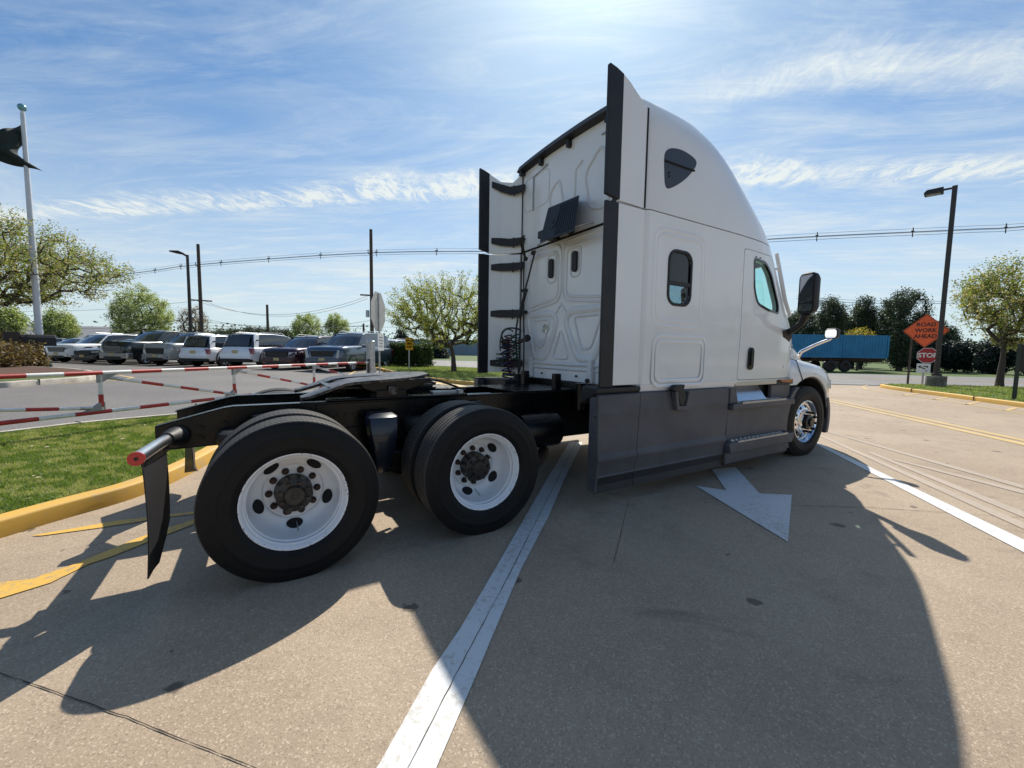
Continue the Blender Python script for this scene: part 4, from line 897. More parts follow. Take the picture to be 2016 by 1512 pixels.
# mirrors
def pt(px_, py_, y): p = on(px_, py_, 'Y', y); return V((p.x, p.y, p.z))
for sgn in (-1, 1):
    mc = V((5.60, 1.50 * -1, 2.20)); mir = MB()
    mi = empty('door_mirror', (0, 0, 0), 0, truck)
    ro = Matrix.Rotation(R(-14), 3, 'Z')
    shell = []
    for k, (xx, s) in enumerate(((-0.045, 0.95), (-0.035, 1.0), (0.02, 0.98), (0.06, 0.86), (0.085, 0.6))):
        shell.append([tuple(mc + ro @ V((xx, y * s, z * s))) for y, z in rrect(0, 0, 0.21, 0.50, 0.06, 5)])
    b1 = MB().loft(shell); b2 = MB().prism([mc + ro @ V((-0.049, y, z)) for y, z in rrect(0, 0.055, 0.165, 0.33, 0.03, 4)], ro @ V((0.002, 0, 0)))
    b3 = MB().prism([mc + ro @ V((-0.049, y, z)) for y, z in rrect(0, -0.17, 0.165, 0.09, 0.03, 4)], ro @ V((0.002, 0, 0)))
    arm = MB().tube([(5.76, -1.17, 1.71), (5.72, -1.28, 1.76), (5.64, -1.42, 1.84), (5.60, -1.49, 1.96)], [0.055, 0.042, 0.04, 0.05], 10)
    arm.loft([[(5.55, -1.195, 1.75), (5.86, -1.175, 1.73), (5.88, -1.175, 1.60), (5.60, -1.195, 1.66)], [(5.66, -1.25, 1.76), (5.80, -1.25, 1.75), (5.81, -1.25, 1.68), (5.68, -1.25, 1.70)]])
    if sgn > 0:
        for q in (b1, b2, b3, arm): q.flip_y()
    T('mirror_housing', b1, M_black, mi, smooth=True); T('mirror_glass', b2, M_mirror, mi); T('wide_angle_glass', b3, M_mirror, mi); T('mirror_arm', arm, M_black, mi, smooth=True)
    hm = empty('hood_mirror', (0, 0, 0), 0, truck); hc = V((7.18, -1.17, 1.775)); q1 = MB(); rg = []
    for xx, s in ((-0.035, 0.93), (-0.025, 1.0), (0.03, 0.9), (0.06, 0.6)):
        rg.append([tuple(hc + ro @ V((xx, y * s, z * s))) for y, z in rrect(0, 0, 0.20, 0.16, 0.05, 5)])
    q1.loft(rg); q2 = MB().prism([hc + ro @ V((-0.038, y, z)) for y, z in rrect(0, 0, 0.165, 0.125, 0.04, 5)], ro @ V((0.002, 0, 0)))
    q3 = MB().tube([(6.86, -0.86, 1.42), (6.88, -0.90, 1.50), (7.0, -1.02, 1.60), (7.15, -1.15, 1.69), (7.17, -1.17, 1.72)], [0.032, 0.026, 0.022, 0.022, 0.022], 8)
    if sgn > 0:
        for q in (q1, q2, q3): q.flip_y()
    T('mirror_housing', q1, M_black, hm, smooth=True); T('mirror_glass', q2, M_mirror, hm); T('mirror_arm', q3, M_chrome, hm, smooth=True)

# chassis
for sgn in (-1, 1):
    o_ = [(-0.78, 0.905), (-0.40, 1.008), (-0.34, 1.016), (7.1, 1.016), (7.1, 0.75), (0.10, 0.75), (-0.30, 0.745), (-0.78, 0.735)]
    top = [(-0.78, 0.905), (-0.40, 1.008), (-0.34, 1.016), (7.1, 1.016)]; bot = [(7.1, 0.75), (0.10, 0.75), (-0.30, 0.745), (-0.78, 0.735)]
    fr = MB().xz(o_, sgn * 0.424, sgn * 0.432)
    fr.xz(top + [(x, z - 0.009) for x, z in top[::-1]], sgn * 0.345, sgn * 0.434); fr.xz(bot + [(x, z + 0.009) for x, z in bot[::-1]], sgn * 0.345, sgn * 0.434)
    rail = T('frame_rail', fr, M_frame, bevel=0.004)
    pl = MB().bb(0.20, 1.62, sgn * 0.434, sgn * 0.446, 0.80, 1.0); pl.xz([(0.25, 0.80), (1.15, 0.80), (1.05, 0.58), (0.82, 0.46), (0.56, 0.46), (0.34, 0.58)], sgn * 0.434, sgn * 0.452)
    T('frame_doubler', pl, M_frame, rail, bevel=0.004)
    bo = MB()
    for x, z in [(-0.54, 0.87), (-0.40, 0.89), (-0.54, 0.80), (-0.40, 0.81)] + [(0.24 + 0.062 * k, 0.905) for k in range(22)] + [(0.34, 0.66), (0.45, 0.73), (0.95, 0.70), (1.02, 0.62), (0.42, 0.58)]:
        bo.cyl((x, sgn * 0.432, z), (x, sgn * 0.462, z), 0.017, n=6); bo.cyl((x, sgn * 0.44, z), (x, sgn * 0.448, z), 0.026, n=12)
    T('frame_bolt', bo, M_frame, rail)
cm = MB()
for x in (-0.62, -0.1, 0.66, 1.4, 2.2, 3.1, 4.2, 5.2): cm.bb(x - 0.06, x + 0.06, -0.42, 0.42, 0.76, 0.86 if x < 0 else 0.96)
T('crossmember', cm, M_frame, bevel=0.005)
# axles, suspension arms, air springs, brake pots
for x in (0, 1.32):
    ax = MB().cyl((x, -0.95, 0.494), (x, 0.95, 0.494), 0.065, n=16).sphere((x - 0.02, 0, 0.50), (0.24, 0.22, 0.22), 20, 12).cyl((x, -0.55, 0.494), (x, -0.22, 0.494), 0.075, 0.11, 16).cyl((x, 0.22, 0.494), (x, 0.55, 0.494), 0.11, 0.075, 16)
    ax.cyl((x, 0, 0.52), (x + 0.4, 0, 0.62), 0.12, 0.07, 14)
    T('drive_axle', ax, M_frame, smooth=True)
    su = MB()
    for sgn in (-1, 1):
        su.tube([(x + 0.52, sgn * 0.46, 0.62), (x + 0.2, sgn * 0.46, 0.60), (x, sgn * 0.46, 0.60), (x - 0.32, sgn * 0.46, 0.56)], [0.05, 0.05, 0.055, 0.045], 8)
        su.lathe([(-0.14, 0.09), (-0.12, 0.13), (-0.06, 0.14), (0, 0.115), (0.06, 0.14), (0.12, 0.13), (0.14, 0.09)], n=20).v
        su.bb(x - 0.07, x + 0.07, sgn * 0.36, sgn * 0.58, 0.40, 0.64)
    T('suspension_arm', su, M_frame, smooth=True)
    for sgn in (-1, 1):
        asp = MB().lathe([(-0.12, 0.0), (-0.12, 0.09), (-0.10, 0.12), (-0.05, 0.13), (0, 0.11), (0.05, 0.13), (0.10, 0.12), (0.12, 0.09), (0.12, 0)], n=20).xf(Matrix.Translation((x - 0.32, sgn * 0.5, 0.74)) @ Matrix.Rotation(R(90), 4, 'X')); T('air_spring', asp, M_trim, smooth=True)
        T('brake_chamber', MB().cyl((x + 0.18, sgn * 0.62, 0.42), (x + 0.40, sgn * 0.58, 0.45), 0.085, n=18).cyl((x + 0.27, sgn * 0.6, 0.43), (x + 0.30, sgn * 0.6, 0.435), 0.095, n=18), M_frame, smooth=True)
# blue-black hanger casting between the drive wheels
hc_ = MB(); ring0 = []
for z, w_, y_ in ((0.93, 0.10, 0.60), (0.90, 0.13, 0.66), (0.80, 0.125, 0.70), (0.66, 0.10, 0.70), (0.52, 0.07, 0.66), (0.44, 0.045, 0.60)):
    ring0.append([(0.66 + a * w_, -y_ + b * 0.05, z) for a, b in ((-1, 0.6), (-0.8, -0.6), (0, -1), (0.8, -0.6), (1, 0.6), (0.6, 1.6), (-0.6, 1.6))])
hc_.loft(ring0); T('suspension_cover', hc_, simple('dark_blue_black_casting', (0.012, 0.016, 0.028), 0.3, coat=0.3), smooth=True)
T('walking_spring', MB().bb(0.42, 0.90, -0.60, -0.47, 0.42, 0.60), M_frame, bevel=0.02)
cb2 = MB(); 
for k in range(5): cb2.cyl((0.80 + 0.045 * k, -0.52, 0.72), (0.80 + 0.045 * k, -0.56, 0.72), 0.018, n=8)
T('air_fitting', cb2, M_frame)
T('loose_strap', MB().tube([(0.93, -0.72, 0.56), (0.95, -0.74, 0.50), (0.92, -0.74, 0.45), (0.97, -0.73, 0.42)], 0.008, 6), M_galv)
va = MB().cyl((-0.22, -0.50, 0.93), (0.02, -0.50, 0.965), 0.022, n=10).cyl((-0.12, -0.50, 0.93), (-0.05, -0.50, 0.95), 0.036, n=10).cyl((1.42, -0.5, 0.92), (1.62, -0.5, 0.95), 0.022, n=10).cyl((1.50, -0.5, 0.92), (1.56, -0.5, 0.94), 0.034, n=10); T('air_valve', va, M_gloss, smooth=True)
tk_ = MB().cyl((1.95, -0.66, 0.66), (2.38, -0.66, 0.66), 0.17, n=24); T('air_tank', tk_, M_frame, smooth=True)
T('exhaust_pipe', MB().tube(bez((2.3, -0.6, 0.42), (2.1, -0.8, 0.40), (1.95, -0.9, 0.40), (1.86, -0.98, 0.34)), 0.06, 12), M_rust, smooth=True)
for sgn in (-1, 1): T('fuel_tank', MB().cyl((3.05, sgn * 0.86, 0.62), (4.4, sgn * 0.86, 0.62), 0.32, n=28), M_alu, smooth=True)
T('engine_block', MB().bb(4.9, 7.0, -0.40, 0.40, 0.55, 1.3).bb(2.6, 5.0, -0.28, 0.28, 0.45, 0.8), M_black, bevel=0.05)
T('deck_plate', MB().bb(2.05, 2.90, -0.42, 0.42, 1.018, 1.028), M_frame)
T('cab_air_suspension', MB().bb(2.95, 3.1, -0.9, 0.9, 0.96, 1.09).bb(2.62, 2.70, -0.36, -0.28, 1.02, 1.2).bb(2.62, 2.70, 0.28, 0.36, 1.02, 1.2).cyl((2.85, -0.5, 0.8), (2.85, -0.5, 1.1), 0.06), M_frame, bevel=0.01)

# fifth wheel
fw5 = empty('fifth_wheel', (0, 0, 0), 0, truck)
def fzz(x): return ip(x, [0.12, 0.42, 0.52, 1.30], [1.055, 1.165, 1.178, 1.222])
pl = MB(); K = 30
half = [(0.10, 0.30), (0.12, 0.42), (0.42, 0.46), (0.60, 0.46)] + [(0.78 + 0.46 * math.sin(a), 0.46 * math.cos(a)) for a in [math.pi / 2 * i / 10 for i in range(1, 11)]]
notch = [(0.10, 0.30), (0.36, 0.12), (0.55, 0.055), (0.80, 0.052), (0.845, 0.0)]
def strip_plate(sgn):
    # build each half as a ladder across x so the ramps bend
    xs_ = [0.10, 0.16, 0.24, 0.33, 0.42, 0.52, 0.62, 0.74, 0.845, 0.93, 1.0, 1.06, 1.12, 1.17, 1.205, 1.228, 1.238]
    def yo(x): return ip(x, [0.10, 0.13, 0.42, 0.60], [0.38, 0.43, 0.455, 0.46]) if x < 0.78 else 0.46 * math.sqrt(max(0, 1 - ((x - 0.78) / 0.46) ** 2))
    def yi(x): return ip(x, [0.10, 0.36, 0.55, 0.80, 0.845], [0.27, 0.11, 0.055, 0.052, 0.0]) if x < 0.845 else 0.0
    rg = []
    for x in xs_:
        z = fzz(x); a, b = yi(x), max(yo(x), 0.02)
        rg.append([(x, sgn * a, z), (x, sgn * (a + b) / 2, z + 0.002), (x, sgn * b, z - 0.004), (x, sgn * b, z - 0.026), (x, sgn * a, z - 0.026)])
    return MB().loft(rg)
for sgn in (-1, 1):
    T('top_plate', strip_plate(sgn), M_greasy, fw5, smooth=True)
T('jaw', MB().lathe([(0, 0.055), (-0.02, 0.07), (-0.05, 0.07), (-0.05, 0.05)], n=20, a0=-2.2, a1=2.2).xf(Matrix.Translation((0.80, 0, 1.19)) @ Matrix.Rotation(R(90), 4, 'X')), M_greasy, fw5)
un = MB()
for sgn in (-1, 1):
    un.xz([(0.52, 1.17), (1.16, 1.19), (1.05, 1.12), (0.86, 1.06), (0.70, 1.06), (0.56, 1.11)], sgn * 0.40, sgn * 0.44)
    un.bb(0.66, 0.92, sgn * 0.30, sgn * 0.46, 1.03, 1.10).xz([(0.62, 1.03), (0.96, 1.03), (0.86, 1.13), (0.72, 1.13)], sgn * 0.34, sgn * 0.40)
    un.bb(0.28, 1.50, sgn * 0.34, sgn * 0.47, 1.018, 1.038)
un.bb(0.30, 1.2, -0.36, 0.36, 1.10, 1.13)
T('pedestal', un, M_frame, fw5, bevel=0.008)
T('pivot_pin', MB().cyl((0.80, -0.46, 1.085), (0.80, -0.50, 1.085), 0.03, n=14).bb(0.76, 0.84, -0.475, -0.455, 1.06, 1.13), M_greasy, fw5, bevel=0.003)
T('release_lever', MB().tube([(1.10, -0.12, 1.12), (1.22, -0.02, 1.13), (1.36, 0.02, 1.10)], 0.02, 8).tube(bez((1.18, -0.2, 1.15), (1.3, -0.3, 1.18), (1.45, -0.2, 1.08), (1.6, -0.2, 1.05)), 0.012, 6).cyl((1.20, -0.10, 1.10), (1.20, -0.10, 1.17), 0.04), M_greasy, fw5, smooth=True)
T('locking_bar', MB().bb(1.10, 1.30, 0.02, 0.30, 1.17, 1.20), M_trim, fw5)
T('slide_bracket', MB().bb(1.18, 1.44, -0.40, -0.30, 1.03, 1.06).bb(1.42, 1.47, -0.44, -0.36, 1.02, 1.07).bb(1.5, 1.78, -0.446, -0.36, 1.018, 1.026), M_galv, fw5, bevel=0.003)

# mud flap hangers
for sgn in (-1, 1):
    h_ = empty('mudflap_hanger', (0, 0, 0), 0, truck); Yq = lambda v: sgn * v
    T('hanger_tube', MB().cyl((-0.70, Yq(0.50), 0.832), (-0.73, Yq(1.18), 0.855 if sgn < 0 else 0.80), 0.034, n=20), M_alu, h_, smooth=True)
    T('hanger_sleeve', MB().cyl((-0.695, Yq(0.425), 0.83), (-0.70, Yq(0.56), 0.834), 0.042, n=20).cyl((-0.693, Yq(0.432), 0.83), (-0.693, Yq(0.445), 0.83), 0.065, n=20).cyl((-0.66, Yq(0.44), 0.83), (-0.70, Yq(0.56), 0.833), 0.075, 0.045, n=16), M_black, h_, smooth=True)
    T('red_end_cap', MB().cyl((-0.73, Yq(1.178), 0.855 if sgn < 0 else 0.80), (-0.7305, Yq(1.188), 0.8553 if sgn < 0 else 0.80), 0.037, n=20), M_lamp_red, h_)
    T('cap_stud', MB().cyl((-0.7305, Yq(1.187), 0.8553), (-0.7306, Yq(1.190), 0.8553), 0.010, n=10), M_black, h_)
    T('clamp_rail', MB().prism([(-0.695, Yq(0.60), 0.825), (-0.72, Yq(1.16), 0.845), (-0.72, Yq(1.15), 0.80), (-0.70, Yq(0.62), 0.765)], (0.014, 0, 0)), M_frame, h_)
    nb = MB()
    for t in (0.12, 0.4, 0.62, 0.88):
        y = 0.62 + 0.52 * t; nb.cyl((-0.72, Yq(y), 0.80 + 0.01 * t), (-0.75, Yq(y), 0.80 + 0.01 * t), 0.008, n=6)
    T('clamp_bolt', nb, M_galv, h_)
    fl = MB(); rg = []
    for t in [i / 10 for i in range(11)]:
        z = 0.83 - 0.65 * t; x = -0.715 + 0.015 * math.sin(t * 2.6) - 0.015 * t
        yo_, yi_ = 1.165 - 0.02 * t, 0.60 + 0.12 * t + (0.30 * max(0, t - 0.82) / 0.18)
        if sgn > 0: x -= 0.03
        xo = -0.09 if sgn > 0 else 0.0
        rg.append([(x + xo, Yq(yo_), z - 0.0), (x + 0.006 + xo, Yq(yo_), z), (x + 0.008 + 0.01 * t, Yq((yo_ + yi_) / 2), z + 0.02 * t), (x + 0.014 + 0.02 * t, Yq(yi_), z + 0.03), (x + 0.008 + 0.02 * t, Yq(yi_), z + 0.03), (x + 0.002 + 0.01 * t, Yq((yo_ + yi_) / 2), z + 0.02 * t)])
    T('mudflap', MB().loft(rg), M_trim, h_, smooth=True)

# wheels
def tyre_prof(hw, grooves):
    p = [(-hw * 0.72, 0.296), (-hw * 0.86, 0.312), (-hw * 0.93, 0.336), (-hw * 0.955, 0.338), (-hw * 0.975, 0.360), (-hw * 0.995, 0.388), (-hw, 0.398), (-hw * 1.012, 0.400), (-hw * 1.010, 0.412), (-hw * 0.998, 0.414), (-hw * 0.985, 0.438), (-hw * 0.965, 0.455), (-hw * 0.948, 0.457), (-hw * 0.93, 0.470), (-hw * 0.885, 0.488), (-hw * 0.85, 0.497), (-hw * 0.80, 0.5035)]
    for g in grooves: p += [(g - 0.0065, 0.506), (g - 0.0045, 0.492), (g + 0.0045, 0.492), (g + 0.0065, 0.506)]
    return p + [(-y, r) for y, r in p[16::-1]]
def wheel(loc, side, kind, rot=0.0, steer=0.0):       # built with the outer face towards -Y
    w_ = empty('wheel', loc, 0, truck)
    t_ = T('tyre', MB().lathe(tyre_prof(0.137, (-0.075, -0.028, 0.028, 0.075)), n=128), M_tyre, w_, smooth=True)
    if kind == 'dual':
        rim = MB().lathe([(0.10, 0.296), (0.07, 0.284), (-0.02, 0.268), (-0.075, 0.276), (-0.098, 0.284), (-0.108, 0.298), (-0.116, 0.303), (-0.116, 0.2965), (-0.107, 0.288), (-0.095, 0.282), (-0.088, 0.279), (-0.082, 0.270), (-0.052, 0.270), (-0.046, 0.263), (-0.020, 0.262), (0.020, 0.260), (0.050, 0.256), (0.075, 0.247), (0.093, 0.235), (0.104, 0.220), (0.112, 0.204), (0.118, 0.188), (0.122, 0.180), (0.130, 0.175), (0.130, 0.10)], n=96)
        rm = T('rim', rim, M_rim, w_, smooth=True)
        hh = MB()
        for k in range(5):
            a = 2 * math.pi * k / 5 + rot; c, s = math.cos(a), math.sin(a); pts = []
            for j in range(20):
                b = 2 * math.pi * j / 20; rr_ = 0.212 + 0.029 * math.cos(b); da = 0.235 * math.sin(b)
                yy = ip(rr_, [0.180, 0.188, 0.204, 0.220, 0.235, 0.247], [0.122, 0.118, 0.112, 0.104, 0.093, 0.075]) - 0.005
                pts.append((rr_ * math.cos(a + da), yy, rr_ * math.sin(a + da)))
            hh.add(pts, [tuple(range(20))])
        T('painted_hand_hole', hh, M_seam, rm)  # dark discs painted for the shaded openings; the rim stays uncut
        cg = random.Random(int(rot * 100)); ch = MB()
        for k in range(46):
            a = cg.uniform(0, 6.283); r_ = cg.choice((0.3025, 0.3005, 0.298, 0.2905)); w_c = cg.uniform(0.001, 0.0045); yy = -0.1165 if r_ > 0.296 else -0.1095
            ch.box((r_ * math.cos(a), yy, r_ * math.sin(a)), (cg.uniform(0.003, 0.012), 0.0015, w_c), Matrix.Rotation(-(a + math.pi / 2), 3, 'Y'))
        T('paint_chips', ch, M_rust, rm)
        nb = MB()
        for k in range(10):
            a = 2 * math.pi * (k + 0.5) / 10 + rot; x, z = 0.1425 * math.cos(a), 0.1425 * math.sin(a)
            nb.cyl((x, 0.132, z), (x, 0.118, z), 0.022, n=16); nb.cyl((x, 0.118, z), (x, 0.095, z), 0.016, n=6)
        T('lug_nut', nb, M_rust, rm)
        hub = MB().lathe([(0.135, 0.114), (0.11, 0.114), (0.035, 0.106), (0.030, 0.108), (0.022, 0.108), (0.018, 0.100), (0.012, 0.068), (0.004, 0.064), (-0.006, 0.056), (-0.008, 0.020), (-0.004, 0.018), (-0.004, 0.0)], n=48)
        for k in range(8):
            a = 2 * math.pi * k / 8 + rot * 1.3; x, z = 0.083 * math.cos(a), 0.083 * math.sin(a); hub.cyl((x, 0.022, z), (x, -0.004, z), 0.011, n=6); hub.cyl((x, 0.022, z), (x, 0.012, z), 0.017, n=10)
        for k in (1, 4): a = 2 * math.pi * k / 8 + rot + 0.3; hub.cyl((0.108 * math.cos(a), 0.05, 0.108 * math.sin(a)), (0.108 * math.cos(a), 0.015, 0.108 * math.sin(a)), 0.018, n=8)
        T('hub', hub, M_hub, w_, smooth=True)
        a = -math.pi / 2 + 0.06; T('valve_stem', MB().tube([(0.205 * math.cos(a), 0.11, 0.205 * math.sin(a)), (0.22 * math.cos(a), 0.05, 0.22 * math.sin(a)), (0.235 * math.cos(a), 0.01, 0.235 * math.sin(a))], 0.004, 6), M_galv, rm)
    elif kind == 'steer':
        rim = MB().lathe([(0.10, 0.296), (-0.02, 0.268), (-0.098, 0.284), (-0.116, 0.303), (-0.118, 0.295), (-0.108, 0.286), (-0.088, 0.274), (-0.062, 0.266), (-0.058, 0.250), (-0.072, 0.228), (-0.092, 0.196), (-0.098, 0.178), (-0.135, 0.172), (-0.142, 0.164), (-0.142, 0.11), (-0.130, 0.10)], n=96)
        rm = T('rim', rim, M_chrome, w_, smooth=True); hh = MB()
        for k in range(10):
            a = 2 * math.pi * k / 10 + rot; pts = []
            for j in range(16):
                b = 2 * math.pi * j / 16; rr_ = 0.222 + 0.023 * math.cos(b); da = 0.023 * math.sin(b) / 0.222
                yy = ip(rr_, [0.178, 0.196, 0.228, 0.250], [-0.098, -0.092, -0.072, -0.058]) - 0.003
                pts.append((rr_ * math.cos(a + da), yy, rr_ * math.sin(a + da)))
            hh.add(pts, [tuple(range(16))])
        T('painted_hand_hole', hh, M_seam, rm); nb = MB()  # black spots coloured in where open holes would lie in shade
        for k in range(10):
            a = 2 * math.pi * (k + 0.5) / 10 + rot; x, z = 0.1425 * math.cos(a), 0.1425 * math.sin(a); nb.cyl((x, -0.14, z), (x, -0.19, z), 0.020, 0.017, n=10)
        T('lug_nut', nb, M_black, rm)
        T('hub', MB().lathe([(-0.13, 0.112), (-0.165, 0.108), (-0.175, 0.09), (-0.178, 0.06), (-0.20, 0.055), (-0.202, 0)], n=32), M_gloss, w_, smooth=True)
    else:
        T('rim', MB().lathe([(0.10, 0.296), (0.0, 0.26), (-0.02, 0.24), (-0.05, 0.12), (-0.05, 0.05)], n=48), M_rim, w_, smooth=True)
    w_.rotation_euler = (0, 0, (math.pi if side > 0 else 0) + steer)
    return w_
ZH = 0.497
for x, rt_ in ((0, R(54)), (1.32, R(38))):
    wheel((x, -1.082, ZH), -1, 'dual', rt_); wheel((x, 1.082, ZH), 1, 'dual', rt_)
    wheel((x, -0.735, ZH), -1, 'inner'); wheel((x, 0.735, ZH), 1, 'inner')
wheel((6.50, -1.075, ZH), -1, 'steer', R(9), R(-2.5)); wheel((6.50, 1.075, ZH), 1, 'steer', R(9), R(-2.5))

# ================================================================== GATE, SIGNS, POLES
gate = empty('swing_gate', (-2.68, 3.0, hz(-2.68, 3.0)))
tag(gate, 'red and white striped swing gate truss crossing the lawn', 'gate')
GA, GB = V((-2.68, 3.0, 0)), V((2.40, 7.9, 0)); gd = (GB - GA).normalized(); glen = (GB - GA).length
ga0 = Matrix.Rotation(math.atan2(gd.y, gd.x), 4, 'Z')
def gate_bar(name, p0, p1, rad, seg=0.42, ph=0.0, grey0=0.0, grey1=0.0):
    p0, p1 = V(p0), V(p1); L_ = (p1 - p0).length; d = (p1 - p0).normalized(); w = MB(); r_ = MB(); g_ = MB()
    t = 0.0; k = 0
    if grey0: g_.cyl(p0, p0 + d * grey0, rad * 1.05, n=14); t = grey0
    end = L_ - grey1
    if grey1: g_.cyl(p0 + d * end, p1, rad * 1.05, n=14)
    first = True; w.cyl(p0 + d * grey0, p0 + d * end, rad, n=14)
    while t < end - 1e-4:
        s_ = (seg * (1 if k % 2 else 0.86)) if not first else seg * (1 - ph); first = False
        e = min(t + s_, end); (r_.cyl(p0 + d * t, p0 + d * e, rad + 0.001, n=14) if k % 2 else None); t = e; k += 1
    o = obj(name, w, M_boomw, gate, smooth=True)
    obj('painted_stripe', r_, M_boomr, o, smooth=True)
    if g_.v: obj('bare_sleeve', g_, M_galv, o, smooth=True)
zt, zb_ = 1.062, 0.535
def gp_(t, z): p = GA + gd * t; q = p - V(gate.location); return (q.x, q.y, z - gate.location.z)
tv = [-3.1, 0.92, 2.92, 4.95, 6.9]
gate_bar('top_rail', gp_(-4.2, zt), gp_(glen - 0.02, zt), 0.027, 0.40, 0.3)
gate_bar('bottom_rail', gp_(-4.2, zb_), gp_(5.9, zb_), 0.026, 0.40, 0.1)
for k, t in enumerate(tv[:4]):
    gate_bar('gate_post', gp_(t, zt - 0.03), gp_(t, zb_ + (0.03 if t < 5 else 0.1)), 0.026, 0.17, 0.0, 0.09, 0.0)
for a, b in ((tv[0], tv[1]), (tv[1], tv[2]), (tv[2], tv[3]), (tv[3], tv[4])):
    z1 = zb_ + 0.06 if b < 6 else zt - 0.28
    b_ = b - 0.10 if b < 6 else b - 0.9
    gate_bar('brace', gp_(a + 0.10, zt - 0.07), gp_(b_, z1), 0.022, 0.30, 0.2, 0.16, 0.14 if b < 6 else 0)
gs = MB()
for t in tv[:4]:
    for zz_, s in ((zt, -1), (zb_, 1)):
        if s > 0 and t > 5: continue
        tt = 1 if s < 0 else -1
        c = [gp_(t - 0.03 * tt, zz_ + s * .02), gp_(t + 0.20 * tt, zz_ + s * 0.02), gp_(t + 0.12 * tt, zz_ + s * 0.06), gp_(t + 0.01 * tt, zz_ + s * 0.13), gp_(t - 0.03 * tt, zz_ + s * 0.13)]
        nn = V((-gd.y, gd.x, 0)) * 0.045; gs.prism([V(p) - nn / 2 for p in c], nn)
obj('gusset_plate', gs, simple('dull_grey_steel', (0.26, 0.27, 0.28), 0.5, 0.3, var=0.2), gate)
obj('catch_post', MB().xf(Matrix.Identity(4)).bb(-0.02, 0.02, -0.03, 0.03, -0.30, 0.10).shift(gp_(glen - 0.0, zt)), M_poleb, gate)
# bollard
bo = empty('concrete_bollard', (2.50, 8.04, 0.2)); tag(bo, 'round grey steel bollard holding the end of the striped gate', 'bollard')
obj('bollard_pipe', MB().cyl((0, 0, -0.05), (0, 0, 1.44), 0.118, n=28), M_galv, bo, smooth=True); obj('domed_cap', MB().lathe([(0, 0.124), (0.03, 0.122), (0.06, 0.09), (0.075, 0)], n=28).xf(Matrix.Translation((0, 0, 1.42)) @ Matrix.Rotation(R(90), 4, 'X')), M_galv, bo, smooth=True)
obj('strap', MB().cyl((0, 0, 0.62), (0, 0, 0.66), 0.124, n=28).bb(0.10, 0.16, -0.02, 0.02, 0.58, 0.70), M_galv, bo)

def face(az): return Matrix.Rotation(az - math.pi / 2, 4, 'Z')      # local +Y looks away from the viewer; local -Y is the face
def viewaz(p): return math.atan2(p[1] - CAM.y, p[0] - CAM.x)
def mkpost(name, label, cat, pos, az, group=None):
    e = empty(name, pos, az - math.pi / 2); tag(e, label, cat, group); return e
M_signback = simple('bare_sign_back', (0.50, 0.49, 0.46), 0.5, 0.3, var=0.06)
M_signw = simple('white_sign_sheet', (0.78, 0.78, 0.76), 0.45)
M_signo = simple('orange_sign_sheet', (0.93, 0.13, 0.025), 0.45, var=0.05)
M_signr = simple('red_sign_sheet', (0.42, 0.018, 0.022), 0.45)
M_signy = simple('yellow_sign_sheet', (0.80, 0.40, 0.01), 0.45)
M_ink = simple('black_sign_ink', (0.01, 0.01, 0.01), 0.5)
def octagon(r): return [(r * math.cos(R(22.5 + 45 * k)), r * math.sin(R(22.5 + 45 * k))) for k in range(8)]
def plate(e, name, poly, y0, y1, mat, zc, xc=0.0, parent=None): return obj(name, MB().xz([(xc + x, zc + z) for x, z in poly], y0, y1), mat, parent or e)
# stop sign seen from behind, beside the bollard
p = AT(748, 12.6); e = mkpost('stop_sign', 'bare back of an octagonal sign on a post beside the bollard', 'sign', p, viewaz(p) + R(70))
zc = HT(746, 614, 12.6) - p.z
obj('post', MB().bb(-0.03, 0.03, 0.0, 0.03, 0, zc + 0.52), M_galv, e)
f = plate(e, 'octagon_plate', octagon(0.60), 0.032, 0.040, M_signback, zc)
plate(e, 'red_face', octagon(0.59), 0.041, 0.043, M_signr, zc, 0, f)
w_ = plate(e, 'small_white_plate', [(-0.24, -0.24), (0.24, -0.24), (0.24, 0.24), (-0.24, 0.24)], -0.012, -0.004, M_signw, zc - 0.87, 0.06)
ln = MB()
for k, ww in enumerate((0.30, 0.34, 0.26, 0.32)): ln.bb(0.06 - ww / 2, 0.06 + ww / 2, -0.016, -0.011, zc - 0.74 - k * 0.085, zc - 0.71 - k * 0.085)
obj('faded_print', ln, simple('faded_print', (0.30, 0.30, 0.30), 0.6), w_)
# yellow speed bump sign
p = AT(806, 21.5); e = mkpost('warning_sign', 'small yellow speed bump sign on a thin post by the hedge', 'sign', p, viewaz(p) + R(38))
zc = HT(811, 677, 21.5) - p.z; obj('post', MB().cyl((0, 0.03, 0), (0, 0.03, zc), 0.035, n=10), M_galv, e)
pl_ = plate(e, 'yellow_plate', rrect(0, 0, 0.46, 0.62, 0.04), -0.01, 0.0, M_signy, zc)
text('CAUTION\nSPEED\nBUMP', 0.115, M_ink, pl_, (0, -0.014, zc), (R(90), 0, 0), bold=0.004, sp=1.35)
